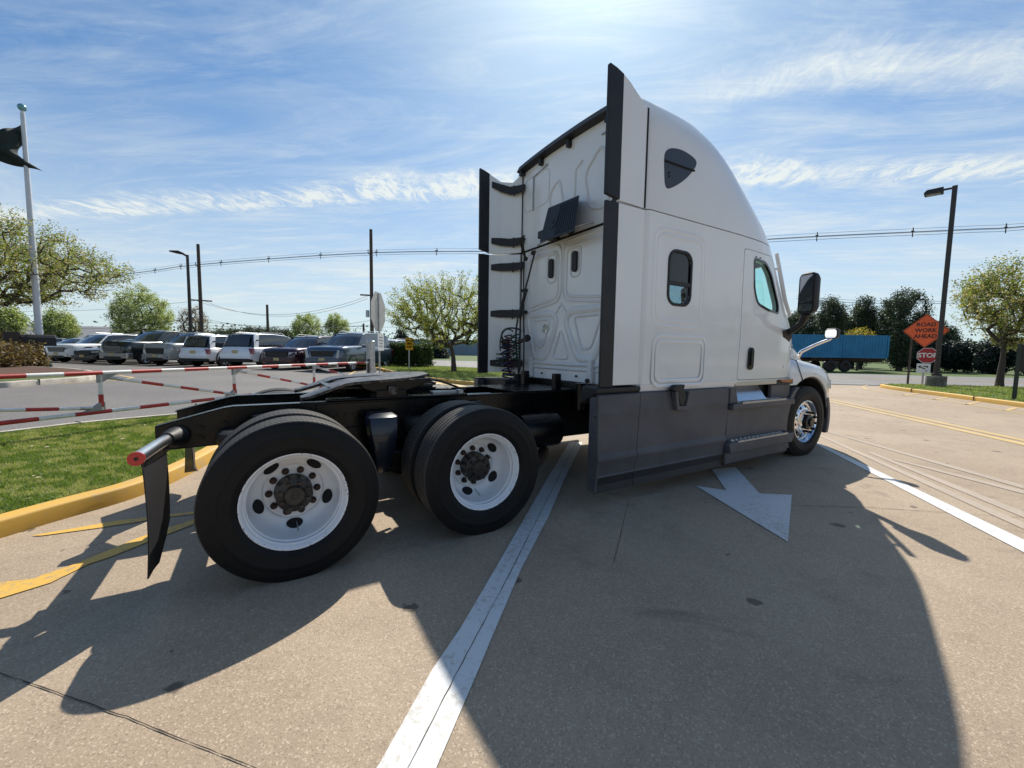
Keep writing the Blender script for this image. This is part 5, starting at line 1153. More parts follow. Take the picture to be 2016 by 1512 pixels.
# right hand signs
d0 = 30.2
p = AT(1818, d0); az = viewaz(p); e = mkpost('road_work_sign', 'orange diamond road work sign on two wooden posts behind the lamp post', 'sign', p, az - R(4))
zc = HT(1829, 651, d0) - p.z; hw = 0.865
pb = [(hw, 0), (0, hw), (-hw, 0), (0, -hw)]
pl_ = plate(e, 'diamond_plate', smooth_poly(pb, 0.06), -0.01, 0.01, M_signo, zc)
rim_ = obj('black_border', MB().loft([[(a * s, -0.013, zc + b * s) for a, b in pb] for s in (0.955, 0.925)], caps=False), M_ink, pl_)
text('ROAD\nWORK\nAHEAD', 0.27, M_ink, pl_, (0, -0.014, zc + 0.01), (R(90), 0, 0), bold=0.007, sp=1.10, sx=0.95)
for x in (-0.50, 0.45): obj('post', MB().bb(x - 0.045, x + 0.045, 0.02, 0.09, 0, zc - 0.05), M_wood, e)
p = AT(1826, 29.0); az = viewaz(p); e = mkpost('stop_sign', 'red octagonal stop sign with a white arrow plate below, half behind the lamp post', 'sign', p, az)
zc = HT(1833, 700, 29.0) - p.z
obj('post', MB().bb(-0.13, -0.05, 0.02, 0.07, 0, zc + 0.3), M_galv, e)
pl_ = plate(e, 'octagon_plate', octagon(0.405), -0.01, 0.01, M_signw, zc); fa = plate(e, 'red_face', octagon(0.38), -0.014, -0.010, M_signr, zc, 0, pl_)
text('STOP', 0.31, M_signw, pl_, (0, -0.018, zc), (R(90), 0, 0), bold=0.010, sx=0.92)
zc2 = HT(1822, 725, 29.0) - p.z
pl_ = plate(e, 'arrow_plate', rrect(-0.10, 0, 0.50, 0.46, 0.03), -0.01, 0.0, M_signw, zc2)
ar = MB(); ar.xz([(-0.30, zc2 + 0.10), (-0.18, zc2 + 0.12), (-0.20, zc2 + 0.07), (-0.02, zc2 - 0.02), (-0.05, zc2 - 0.06), (-0.22, zc2 + 0.03), (-0.24, zc2 - 0.01)], -0.016, -0.010)
ar.xz([(-0.12, zc2 + 0.10), (0.05, zc2 + 0.12), (0.06, zc2 + 0.02), (0.02, zc2 + 0.03), (0.0, zc2 + 0.07), (-0.10, zc2 + 0.06)], -0.016, -0.010); ar.xz([(-0.06, zc2 - 0.14), (0.04, zc2 - 0.09), (0.03, zc2 - 0.15)], -0.016, -0.010)
obj('arrows', ar, M_ink, pl_)
# black notice board at the right edge
p = AT(2016, 20.6); az = viewaz(p); e = mkpost('notice_board', 'plain black board on posts at the right edge of the lawn', 'sign', p, az)
z0, z1 = HT(2012, 732, 20.6) - p.z, HT(2012, 679, 20.6) - p.z
obj('board', MB().bb(-0.10, 1.3, -0.03, 0.03, z0, z1), M_black, e, bevel=0.01)
for x in (-0.10, 1.2): obj('post', MB().bb(x - 0.05, x + 0.05, -0.05, 0.05, 0, z1 + 0.04), simple('dark_green_post', (0.015, 0.03, 0.022), 0.6) if x < 0 else bpy.data.materials['dark_green_post'], e)

# poles
def pole_obj(name, label, cat, px_b, dist, y_top, r0, r1, mat, group=None):
    p = AT(px_b, dist); h = HT(px_b, y_top, dist) - p.z; e = empty(name, p, viewaz(p) - math.pi / 2); tag(e, label, cat, group)
    obj('pole', MB().cyl((0, 0, 0), (0, 0, h), r0, r1, n=16), mat, e, smooth=True); return e, h
# right lamp post on its concrete footing
p = G(1841, 767); ld = math.hypot(p.x - CAM.x, p.y - CAM.y)
e = empty('lamp_post', p, viewaz(p) - math.pi / 2); tag(e, 'tall dark lamp post with a box lamp on a round concrete base', 'lamp post', 'street lamps')
h = 8.85
obj('concrete_base', MB().cyl((0, 0, -0.05), (0, 0, 0.62), 0.345, n=32), simple('stained_concrete_base', (0.19, 0.165, 0.14), 0.85, var=0.5, vscale=3.0, bump=0.5, dirt=(0.07, 0.055, 0.045), dscale=4.0), e, smooth=True, bevel=0.02)
obj('base_cover', MB().bb(-0.17, 0.17, -0.17, 0.17, 0.60, 0.72), M_poleb, e, bevel=0.02)
obj('shaft', MB().bb(-0.085, 0.085, -0.085, 0.085, 0.70, h), M_poleb, e, bevel=0.02)
hd_ = obj('lamp_head', MB().loft([[(-0.95, -0.22, h - 0.17), (-0.95, 0.22, h - 0.17), (-0.95, 0.22, h - 0.13), (-0.95, -0.22, h - 0.13)], [(-0.90, -0.24, h - 0.22), (-0.90, 0.24, h - 0.22), (-0.86, 0.22, h - 0.02), (-0.86, -0.22, h - 0.02)], [(-0.32, -0.24, h - 0.22), (-0.32, 0.24, h - 0.22), (-0.34, 0.22, h + 0.0), (-0.34, -0.22, h + 0.0)]]), M_poleb, e, bevel=0.015)
obj('lens', MB().bb(-0.86, -0.42, -0.17, 0.17, h - 0.235, h - 0.222), M_galv, hd_); obj('arm', MB().bb(-0.34, 0.0, -0.04, 0.04, h - 0.12, h - 0.05), M_poleb, e)
# far lamp with a curved cobra head
e, h = pole_obj('lamp_post', 'slim dark lamp post with a curved head between two car park trees', 'lamp post', 378, 40.0, 503, 0.13, 0.09, M_poleb, 'street lamps')
obj('lamp_head', MB().tube([(0.0, 0, h - 0.12), (-0.25, 0, h + 0.05), (-0.55, 0, h + 0.12), (-1.05, 0, h + 0.13)], [0.07, 0.08, 0.13, 0.05], 8), M_poleb, e, smooth=True)
# utility poles
UP_ = []
for px_, d_, yt, r_, lab in ((399.5, 52.0, 482, 0.17, 'tall bare utility pole beside the curved lamp'), (733, 39.0, 452, 0.16, 'tallest utility pole, rising behind the octagonal sign'), (529, 62.0, 600, 0.17, 'short utility pole above the parked white suv'), (716.5, 68.0, 637, 0.17, 'stub of a distant utility pole left of the octagonal sign')):
    e, h = pole_obj('utility_pole', lab, 'utility pole', px_, d_, yt, r_ * 1.1, r_ * 0.8, M_wood, 'wooden utility poles'); UP_.append((e, h))
    if px_ in (399.5, 733):
        hc = HT(px_, 592 if px_ < 500 else 582, d_) - e.location.z; x0 = -0.9 if px_ < 500 else -0.95
        obj('crossarm', MB().bb(x0, 0.95 if px_ < 500 else 0.1, -0.15, -0.05, hc - 0.06, hc + 0.06).bb(-0.02, 0.02, -0.16, -0.12, hc + 0.05, hc + 0.25), M_wood, e)
        hb = HT(px_, 524 if px_ < 500 else 499, d_) - e.location.z
        obj('bracket', MB().tube([(0, 0, hb - 0.15), (-0.25, 0, hb), (-0.25, 0, hb + 0.3)], 0.04, 6), M_wire, e)
    if px_ == 733:
        ht = HT(733, 618, d_) - e.location.z; obj('transformer', MB().cyl((-0.35, 0, ht - 0.3), (-0.35, 0, ht + 0.3), 0.16, n=12), M_galv, e)
# wires
def wire_pts(pix, seg=14, sag=0.0):
    P = []
    for (x, y, d) in pix: q = AT(x, d, 0); q.z = HT(x, y, d); P.append(q)
    return P
wires = wire_pts([(-160, 577, 76), (255, 541, 63), (397, 523, 52.0), (733, 499, 39.0), (1140, 494, 33.5), (1550, 471, 35), (1875, 457, 40), (2016, 449, 44), (2500, 405, 64)])
wd = [p for p in dens([(a.x, a.y) for a in wires], 10)]; zs_ = []
import bisect
def catz(vals, n):
    out = []
    for i in range(len(vals) - 1):
        p0, p1, p2, p3 = vals[max(i - 1, 0)], vals[i], vals[i + 1], vals[min(i + 2, len(vals) - 1)]
        for j in range(n):
            t = j / n; out.append(0.5 * (2 * p1 + (p2 - p0) * t + (2 * p0 - 5 * p1 + 4 * p2 - p3) * t * t + (3 * p1 - p0 - 3 * p2 + p3) * t**3))
    out.append(vals[-1]); return out
zs_ = catz([a.z for a in wires], 10); main = [V((a.x, a.y, z)) for a, z in zip(wd, zs_)]
pc = empty('power_cable', tuple(main[30])); tag(pc, 'bundled spacer cable strung across the sky past the cab', 'cable'); o0 = V(pc.location)
for nm, off, r_ in (('upper_cable', 0.06, 0.022), ('lower_cable', -0.15, 0.014), ('messenger_wire', 0.26, 0.010)):
    obj(nm, MB().tube([p + V((0, 0, off)) - o0 for p in main], r_, 5), M_wire, pc, smooth=True)
obj('middle_cable', MB().tube([p + V((0.05, 0.05, 0.03)) - o0 for p in main], 0.014, 5), M_wire, pc, smooth=True)
acc = 0.0; nxt = 2.0
for a, b in zip(main, main[1:]):
    L_ = (b - a).length
    while nxt < acc + L_:
        q = a.lerp(b, (nxt - acc) / L_) - o0; nxt += 5.6
        obj('cable_spacer', MB().tube([q + V((0, 0, 0.34)), q + V((0.06, 0.0, 0.12)), q + V((-0.03, 0, -0.02)), q + V((0.0, 0, -0.28))], 0.030, 6).box(q + V((0, 0, 0.1)), (0.26, 0.1, 0.06)), M_wire, pc)
    acc += L_
def span(name, label, a, b, sag, r_=0.014, n=14):
    A_, B_ = V(a), V(b); pts = [A_.lerp(B_, i / n) - V((0, 0, sag * 4 * (i / n) * (1 - i / n))) - A_ for i in range(n + 1)]
    o = obj(name, MB().tube(pts, r_, 4), M_wire, loc=A_); tag(o, label, 'wire', 'thin overhead wires')
def WP(x, y, d): q = AT(x, d, 0); q.z = HT(x, y, d); return q
for k, (a, b, sg) in enumerate((((391, 592, 52), (725, 583, 39), 1.5), ((409, 594, 52), (725, 588, 39), 1.5), ((-80, 608, 70), (391, 592, 52), .6), ((405, 628, 52), (735, 630, 39), .8), ((405, 634, 52), (740, 640, 39), .3), ((30, 640, 70), (400, 622, 52), .8), ((735, 627, 39), (945, 625, 44), .5), ((1560, 583, 48), (2030, 583, 55), .5), ((1560, 588, 48), (2030, 587, 55), .5), ((405, 641, 60), (716, 642, 68), .3), ((405, 646, 60), (716, 646, 68), .3), ((640, 640, 68), (945, 640, 60), .3))):
    span('overhead_wire', 'thin dark wire sagging low over the car park and tree line', WP(*a), WP(*b), sg, 0.013 if k < 8 else 0.018)
# flagpole
p = AT(80.5, 29.6); h = HT(42, 222, 29.6) - p.z
e = empty('flagpole', p, viewaz(p) - math.pi / 2); tag(e, 'white tapered flagpole rising out of the mulch bed', 'flagpole')
M_polew = simple('white_pole_paint', (0.62, 0.63, 0.66), 0.35, var=0.06)
obj('pole', MB().cyl((0, 0, 0), (0, 0, h), 0.145, 0.075, n=20), M_polew, e, smooth=True)
obj('truck_cap', MB().cyl((0, 0, h), (0, 0, h + 0.10), 0.06, n=12), M_polew, e)
obj('finial', MB().sphere((0, 0, h + 0.24), 0.16, 10, 6), simple('teal_ball', (0.16, 0.36, 0.40), 0.3, 0.3), e, smooth=True)
fl = MB(); nu, nv = 26, 14; vs = []
fh = 1.85
for i in range(nu + 1):
    u_ = i / nu
    for j in range(nv + 1):
        v_ = j / nv; x = -0.08 - 1.45 * u_ * (0.85 + 0.15 * v_); z = h - 0.55 - fh * v_ * (1 - 0.25 * u_) - 1.0 * u_ ** 1.15 * (0.9 + 0.5 * math.sin(v_ * 5.0))
        y = 0.16 * math.sin(u_ * 9 + v_ * 4) + 0.12 * math.sin(v_ * 8 - u_ * 3) * u_; x += 0.16 * math.sin(v_ * 7 + u_ * 2) * (1 - 0.3 * u_) + (0.45 * max(0, v_ - 0.75) * 4 * (1 - u_) ** 2)
        vs.append((x, y, z))
fl.add(vs, [(i * (nv + 1) + j, (i + 1) * (nv + 1) + j, (i + 1) * (nv + 1) + j + 1, i * (nv + 1) + j + 1) for i in range(nu) for j in range(nv)])
M_flag = simple('dark_green_flag_cloth', (0.012, 0.022, 0.020), 0.8, dirt=(0.16, 0.17, 0.155), dscale=0.9, dlo=0.50, dhi=0.60)
o = obj('flag', fl, M_flag, smooth=True, loc=p); o.rotation_euler = (0, 0, viewaz(p) - math.pi / 2); tag(o, 'dark green crumpled flag hanging at the top of the flagpole', 'flag')
sd = o.modifiers.new('s', 'SOLIDIFY'); sd.thickness = 0.01
# mailbox
p = AT(94, 28.6); z0 = HT(90, 681, 28.6) - p.z; z1 = HT(90, 659, 28.6) - p.z
e = empty('mailbox', p, viewaz(p) - math.pi / 2); tag(e, 'big black mailbox on a leaning green post behind the flagpole', 'mailbox')
bx = MB().loft([[(x, y, z0 + z) for y, z in ((-0.3, 0), (0.3, 0), (0.3, (z1 - z0) * .7), (0.2, (z1 - z0) * .95), (0, z1 - z0), (-0.2, (z1 - z0) * .95), (-0.3, (z1 - z0) * .7))] for x in (-0.75, 0.30)])
obj('box', bx, M_black, e, bevel=0.02); obj('box_door', MB().bb(-1.25, -0.76, -0.27, 0.27, z0 + 0.02, z0 + 0.60), simple('brown_box', (0.05, 0.033, 0.022), 0.6), e, bevel=0.03)
obj('post', MB().tube([(-0.25, 0, z0), (0.02, 0, 0)], [0.14, 0.12], 8), simple('teal_post', (0.012, 0.05, 0.06), 0.5), e)

# ================================================================== BUILDINGS AND TRAILER
def building(name, label, pa, pb, da, db, ytop, depth, wall, roof, ridge_h=0.0, ribs=True):
    A_ = AT(pa, da, 0); B_ = AT(pb, db, 0); h = HT(pa, ytop, da); L_ = (B_ - A_).length; az = math.atan2(B_.y - A_.y, B_.x - A_.x)
    e = empty(name, (A_.x, A_.y, 0), az); tag(e, label, 'building')
    obj('wall', MB().bb(0, L_, 0, depth, 0, h), wall, e)
    if ridge_h: obj('roof', MB().loft([[(x, -0.4, h), (x, depth / 2, h + ridge_h), (x, depth + 0.4, h), (x, depth / 2, h - 0.05)] for x in (-0.5, L_ + 0.5)]), roof, e)
    else: obj('roof_edge', MB().bb(-0.1, L_ + 0.1, -0.12, depth + 0.1, h, h + 0.28), roof, e)
    if ribs:
        rb_ = MB(); n_ = int(L_ / 0.9)
        for k in range(n_): rb_.bb(k * L_ / n_, k * L_ / n_ + 0.10, -0.04, 0.0, 0, h - 0.02)
        obj('cladding_ribs', rb_, wall, e)
    return e
M_bluew = simple('blue_grey_cladding', (0.20, 0.26, 0.34), 0.6, var=0.08, vscale=0.5)
building('warehouse', 'blue grey metal warehouse across the road behind the trees', 640, 1160, 92, 84, 668, 30, M_bluew, simple('dark_roof_edge', (0.04, 0.045, 0.05), 0.6))
building('low_building', 'low building with a grey pitched roof behind the cars', -60, 262, 86, 78, 664, 14, simple('pale_grey_wall', (0.34, 0.36, 0.38), 0.7), simple('grey_shingles', (0.20, 0.20, 0.21), 0.8, var=0.15, vscale=0.6), 2.0, False)
# intermodal trailer
A_ = AT(1486, 43.5, 0); B_ = AT(1749, 50.0, 0); az = math.atan2(B_.y - A_.y, B_.x - A_.x); L_ = (B_ - A_).length
e = empty('container_trailer', (A_.x, A_.y, 0.02), az); tag(e, 'long blue shipping container on a trailer at the roadside', 'trailer')
z0, z1 = 1.25, HT(1749, 661, 50.0)
M_blue = simple('blue_container_paint', (0.022, 0.22, 0.42), 0.5, var=0.12, vscale=1.2, dirt=(0.10, 0.26, 0.40), dscale=1.5, dlo=0.6, dhi=0.9)
cr_ = [];x = 0.15
while x < L_ - 0.15: cr_ += [(x, 0.0), (x + 0.09, 0.0), (x + 0.13, 0.045), (x + 0.22, 0.045)]; x += 0.26
poly = cr_ + [(L_ - 0.12, 2.4), (0.15, 2.4)]
cn = empty('container', (0, 0, 0), 0, e); 
obj('corrugated_walls', MB().xy(poly, z0 + 0.1, z1 - 0.08), M_blue, cn)
fr_ = MB().bb(0, L_, -0.02, 2.42, z1 - 0.10, z1).bb(0, L_, -0.02, 2.42, z0, z0 + 0.14).bb(0, 0.15, -0.02, 2.42, z0, z1).bb(L_ - 0.15, L_, -0.02, 2.42, z0, z1).bb(L_ * .66, L_ * .66 + 0.10, -0.02, 0.05, z0, z1)
obj('container_frame', fr_, M_blue, cn)
obj('chassis', MB().bb(0, L_, 0.6, 1.8, z0 - 0.35, z0 - 0.02).bb(L_ * .45, L_ - 0.3, 0.4, 2.0, z0 - 0.25, z0 - 0.02), simple('rusty_chassis', (0.06, 0.025, 0.018), 0.7, var=0.4), e)
for x in (L_ - 4.9, L_ - 3.6):
    for y in (0.15, 2.2):
        w_ = empty('wheel', (x, y, 0.5), 0, e); obj('tyre', MB().lathe([(-0.14, 0.28), (-0.15, 0.4), (-0.12, 0.5), (0.12, 0.5), (0.15, 0.4), (0.14, 0.28)], n=28), M_trim, w_, smooth=True); obj('rim', MB().lathe([(-0.10, 0.29), (-0.06, 0.2), (-0.06, 0.0)], n=20), M_rust, w_)
obj('mud_guard', MB().bb(L_ - 2.9, L_ - 2.88, 0, 2.4, 0.3, 0.95), M_trim, e)
# white signs/sheds low behind on the right are only glimpsed between trees

# ================================================================== CARS
M_cg = simple('dark_car_glass', (0.014, 0.018, 0.022), 0.04, coat=1.0)
M_cw = glass_mat('windscreen_glass', (0.25, 0.30, 0.32), 0.10)
M_ctrim = simple('car_black_plastic', (0.012, 0.012, 0.013), 0.5)
M_cty = simple('car_tyre', (0.012, 0.012, 0.012), 0.8)
M_wella = simple('alloy_wheel', (0.45, 0.46, 0.48), 0.3, 0.9)
M_welld = simple('dark_alloy_wheel', (0.07, 0.07, 0.075), 0.35, 0.8)
M_hl = simple('headlamp_lens', (0.55, 0.58, 0.60), 0.08, 0.3, coat=1.0)
M_tl = simple('tail_lamp_lens', (0.28, 0.012, 0.01), 0.12, coat=1.0)
M_plate = simple('pale_yellow_number_plate', (0.55, 0.45, 0.20), 0.5)
CP = {}
def cpaint(nm, c, metal=0.3):
    if nm not in CP: CP[nm] = simple('car_paint_' + nm, c, 0.28, metal, coat=1.0)
    return CP[nm]
def car(name, label, pos, heading, style, L_, W, H, paint, wheel_mat=None, two=None, clad=False, grille='bars', roofp=None, zoff=0.0):
    """front is local +X; origin on the ground under the middle"""
    e = empty(name, pos, heading); tag(e, label, 'car', 'cars parked in the far rows')
    hw = W / 2; belt = H * 0.575; hood = H * (0.585 if style != 'sedan' else 0.60); wr = 0.405 if style in ('suv', 'pickup') else 0.335
    if style == 'pickup': wr = 0.41
    fx, rx = L_ * 0.5 - 0.92, -L_ * 0.5 + (1.15 if style == 'pickup' else 0.98)
    zb0 = 0.30 if style != 'sedan' else 0.2
    if style == 'suv': tp = [(.5, .40), (.49, .53), (.46, .585), (.40, .605), (.30, .62), (.18, .635), (-.30, .60), (-.45, .60), (-.485, .57), (-.5, .45)]
    elif style == 'pickup': tp = [(.5, .46), (.495, .58), (.475, .635), (.42, .65), (.30, .655), (.20, .665), (-.10, .60), (-.40, .61), (-.49, .60), (-.5, .50)]
    else: tp = [(.5, .36), (.485, .46), (.45, .53), (.38, .575), (.25, .62), (.14, .645), (-.25, .63), (-.40, .68), (-.48, .66), (-.5, .45)]
    wd = [(.5, .80), (.485, .90), (.45, .965), (.38, .99), (.2, 1.0), (-.3, 1.0), (-.42, .985), (-.48, .95), (-.5, .88)]
    rings = []
    for k in range(41):
        u = .5 - k / 40; 
        if u > .47: u = .5 - (k / 40) * 1.0
        zt_ = ip(-u, [-a for a, b in tp], [b for a, b in tp]) * H; w = ip(-u, [-a for a, b in wd], [b for a, b in wd]) * hw; x = u * L_
        zb = zb0 + (0.10 if abs(u) > .47 else 0.0)
        half = [(0.0, zb), (w * .80, zb), (w * .97, zb + .06), (w * 1.0, zb + (zt_ - zb) * .35), (w * 1.0, zb + (zt_ - zb) * .62), (w * .975, zb + (zt_ - zb) * .86), (w * .93, zt_ - .02), (w * .84, zt_ + .012), (w * .4, zt_ + .03), (0, zt_ + .035)]
        rings.append([(x, y, z) for y, z in half] + [(x, -y, z) for y, z in half[::-1][1:-1]])
    body = obj('body', MB().loft(rings), paint, e, smooth=True)
    boolean(body, [MB().cyl((x, s * (hw - 0.24), wr), (x, s * (hw + 0.1), wr), wr + 0.065, n=28) for x in (fx, rx) for s in (-1, 1)], angle=52)
    # greenhouse
    if style == 'suv': gp2 = [(.235, belt - .02), (.075, H * .945), (0.02, H * .975), (-.15, H * 1.0), (-.32, H * .985), (-.405, H * .955), (-.465, belt + .05)]
    elif style == 'pickup': gp2 = [(.235, H * .63), (.125, H * .965), (.07, H * .99), (0.0, H * 1.0), (-.06, H * .985), (-.095, H * .95), (-.11, H * .60)]
    else: gp2 = [(.22, belt - .02), (.05, H * .955), (0.0, H * .985), (-.08, H * 1.0), (-.18, H * .97), (-.27, H * .90), (-.40, H * .69)]
    def gring(x, zt_, extra=0.0, low=None):
        zb = (low if low is not None else belt - 0.03); t = (zt_ - zb) / (H - zb); w1 = hw * .90 + extra; w2 = hw * (.90 - .16 * max(t, 0)) + extra
        h_ = [(w1, zb), (w1 + (w2 - w1) * .6 + .012, zb + (zt_ - zb) * .6), (w2, zt_ - .035), (w2 - .07, zt_), (0, zt_ + .02 + extra)]
        return [(x, y, z) for y, z in h_] + [(x, -y, z) for y, z in h_[::-1][1:]]
    gx = [(u * L_, z) for u, z in gp2]
    gl = MB(); st_ = []
    for i in range(len(gx) - 1):
        for k in range(3): t = k / 3; st_.append((gx[i][0] + (gx[i + 1][0] - gx[i][0]) * t, gx[i][1] + (gx[i + 1][1] - gx[i][1]) * t))
    st_.append(gx[-1])
    gl.loft([gring(x, z) for x, z in st_]); g = obj('window_glass', gl, M_cg, e, smooth=True)
    rz0 = H * 0.93; roofm = MB().loft([[(x, y, z) for (x, y, z) in gring(xx, zz, 0.012)][2:7] for xx, zz in st_ if zz > rz0 + 0.002 ], closed=False, caps=False)
    ro_ = obj('roof', roofm, roofp or paint, e, smooth=True); sd = ro_.modifiers.new('s', 'SOLIDIFY'); sd.thickness = 0.05
    pil = MB()
    def pillar(u0, z0_, u1, z1_, w=0.07, wr_=None):
        for s in (-1, 1):
            a = gring(u0 * L_, z0_, 0.012); b = gring(u1 * L_, z1_, 0.012)
            y0_ = hw * .90 + 0.006; tt = (z1_ - belt) / (H - belt); y1_ = hw * (.90 - .155 * tt) + 0.004
            pil.loft([[(u0 * L_ + w / 2, s * y0_, z0_), (u0 * L_ - w / 2, s * y0_, z0_), (u0 * L_ - w / 2, s * (y0_ - .05), z0_), (u0 * L_ + w / 2, s * (y0_ - .05), z0_)], [(u1 * L_ + w / 2, s * y1_, z1_), (u1 * L_ - w / 2, s * y1_, z1_), (u1 * L_ - w / 2, s * (y1_ - .05), z1_), (u1 * L_ + w / 2, s * (y1_ - .05), z1_)]])
    if style == 'suv': pillar(.215, belt - .02, .07, H * .945, .09); pillar(-.425, belt, -.385, H * .95, .30 if clad else .22)
    elif style == 'pickup': pillar(.22, H * .63, .125, H * .955, .09); pillar(-.095, H * .6, -.085, H * .95, .16)
    else: pillar(.20, belt - .02, .05, H * .95, .08); pillar(-.36, belt + .06, -.24, H * .91, .14)
    obj('roof_pillar', pil, paint, e, smooth=False)
    bp = MB()
    pb_ = {'suv': (-.02, -.20), 'pickup': (.045,), 'sedan': (-.06,)}[style]
    for u in pb_:
        for s in (-1, 1):
            y0_ = hw * .90 + 0.008; y1_ = hw * (.90 - .15) + 0.006; bp.loft([[(u * L_ + .04, s * y0_, belt), (u * L_ - .04, s * y0_, belt), (u * L_ - .04, s * (y0_ - .05), belt), (u * L_ + .04, s * (y0_ - .05), belt)], [(u * L_ + .03, s * y1_, H * .95), (u * L_ - .03, s * y1_, H * .95), (u * L_ - .03, s * (y1_ - .05), H * .95), (u * L_ + .03, s * (y1_ - .05), H * .95)]])
    obj('door_pillar', bp, M_ctrim, e)
    if clad or style == 'pickup':
        cl_ = MB()
        for x in (fx, rx):
            for s in (-1, 1):
                arc = [(x + (wr + .075) * math.cos(R(a)), wr + (wr + .075) * math.sin(R(a))) for a in range(-10, 191, 15)]; arc2 = [(x + (wr + .13) * math.cos(R(a)), wr + (wr + .13) * math.sin(R(a))) for a in range(-10, 191, 15)]
                cl_.xz(arc + arc2[::-1], s * (hw - .04), s * (hw + .018))
        cl_.bb(rx + wr + .1, fx - wr - .1, -hw - .012, hw + .012, zb0 - .03, zb0 + .12); obj('body_cladding', cl_, M_ctrim if clad else paint, e)
    if style == 'pickup':
        obj('cargo_bed', MB().bb(-L_ * .49, -L_ * .115, -hw * .80, hw * .80, H * .50, H * .645), M_ctrim, e)
        obj('bed_side', MB().bb(-L_ * .495, -L_ * .115, hw * .80, hw * .965, H * .5, H * .655).bb(-L_ * .495, -L_ * .115, -hw * .965, -hw * .80, H * .5, H * .655).bb(-L_ * .5, -L_ * .485, -hw * .9, hw * .9, H * .35, H * .65), paint, e, bevel=0.02)
    # wheels
    proto = None
    for x in (fx, rx):
        for s in (-1, 1):
            if proto is None:
                w_ = empty('wheel', (x, s * (hw - 0.115), wr), 0, e); proto = w_
                obj('tyre', MB().lathe([(-0.09, wr * .68), (-0.115, wr * .80), (-0.105, wr * .95), (-0.08, wr), (0.08, wr), (0.105, wr * .95), (0.09, wr * .68)], n=28), M_cty, w_, smooth=True)
                rm = MB().lathe([(-0.095, wr * .70), (-0.085, wr * .66), (-0.03, wr * .62), (-0.03, 0)], n=24); ri = obj('rim', rm, M_ctrim, w_, smooth=True)
                sp = MB(); ns = 5 if (wheel_mat is M_welld) else 7
                for k in range(ns):
                    for dd in (-0.12, 0.12):
                        a = 2 * math.pi * k / ns; sp.tube([(0.05 * math.cos(a), -0.07, 0.05 * math.sin(a)), (wr * .66 * math.cos(a + dd), -0.088, wr * .66 * math.sin(a + dd))], 0.018, 4)
                sp.lathe([(-0.092, wr * .70), (-0.096, wr * .67), (-0.088, wr * .645)], n=24); sp.cyl((0, -0.03, 0), (0, -0.085, 0), 0.06, n=12)
                obj('spokes', sp, wheel_mat or M_wella, w_)
                if s > 0: w_.rotation_euler = (0, 0, math.pi)
            else:
                c = copy_tree(proto, e); c.location = (x, s * (hw - 0.115), wr); c.rotation_euler = (0, 0, math.pi if s > 0 else 0)
    # face and tail
    fxx = L_ * .5; gz = H * .44
    gm = MB().loft([[(fxx + a, y * hw * s, gz + z * H * t) for y, z in ((-.56, -.085), (.56, -.085), (.60, .06), (-.60, .06))] for a, s, t in ((-.10, 1, 1), (.012, .97, .95))])
    gr_ = obj('radiator_grille', gm, M_ctrim, e)
    if grille == 'bars':
        gb = MB()
        for k in range(6): gb.bb(fxx + .01, fxx + .022, -hw * .55, hw * .55, gz - H * .075 + k * H * .027, gz - H * .067 + k * H * .027)
        obj('grille_bars', gb, M_wella, gr_)
    rimg = MB().tube([(fxx + .01, y * hw, gz + z * H) for y, z in ((-.57, -.088), (.57, -.088), (.61, .062), (-.61, .062), (-.57, -.088))], 0.012, 5); obj('grille_surround', rimg, M_wella if grille != 'black' else M_ctrim, gr_)
    for s in (-1, 1):
        if grille == 'tall': hp = [(s * hw * .66, -.12), (s * hw * .80, -.12), (s * hw * .86, .07), (s * hw * .74, .075)]
        else: hp = [(s * hw * .62, -.02), (s * hw * .93, 0.0), (s * hw * .96, .065), (s * hw * .64, .05)]
        hm_ = MB().prism([(fxx - .02 - (0.16 if abs(y) > hw * .9 else 0.0), y, gz + z * H) for y, z in hp], (.028, s * 0.01, 0)); obj('headlight', hm_, M_hl, e, bevel=0.006)
        obj('door_mirror', MB().box((L_ * .17, s * (hw + .10), belt + .10), (.14, .22, .15)).box((L_ * .17, s * (hw * .93 + .02), belt + .04), (.07, .16, .05)), two or paint if style != 'x' else paint, e, bevel=0.03)
        tlm = MB().prism([(-L_ * .5 + .10, s * hw * 1.0, H * .40), (-L_ * .5 - .012, s * hw * .90, H * .40), (-L_ * .5 - .012, s * hw * .78, H * .56), (-L_ * .5 + .12, s * hw * .985, H * .56)], (0.015, s * .012, 0)); obj('taillight', tlm, M_tl, e, bevel=0.005)
        obj('door_handle', MB().bb(.02 * L_, .02 * L_ + .2, s * (hw - .02), s * (hw + .02), belt - .11, belt - .08).bb(-.17 * L_, -.17 * L_ + .2, s * (hw - .02), s * (hw + .02), belt - .11, belt - .08), paint if clad else M_wella, e)
    obj('front_bumper', MB().loft([[(fxx + a, y * hw * k_, z) for y, z in ((-.90, zb0 + .04), (.90, zb0 + .04), (.93, H * .33), (-.93, H * .33))] for a, k_ in ((-.32, 1.04), (-.06, 1.0), (.035, .90))]), M_wella if two is M_wella else paint, e, bevel=0.03)
    obj('lower_intake', MB().loft([[(fxx + a, y * hw, z) for y, z in ((-.62, zb0 - .03), (.62, zb0 - .03), (.52, H * .235), (-.52, H * .235))] for a in (-.2, .045)]), M_ctrim, e, bevel=0.01)
    obj('fog_lamp_recess', MB().bb(fxx - .05, fxx + .03, hw * .62, hw * .84, H * .22, H * .29).mirror_y(), M_ctrim, e, bevel=0.01)
    obj('windscreen_cowl', MB().bb(L_ * .20, L_ * .262, -hw * .84, hw * .84, belt - .02, belt + .045 if style != 'pickup' else H * .665), M_ctrim, e, bevel=0.02)
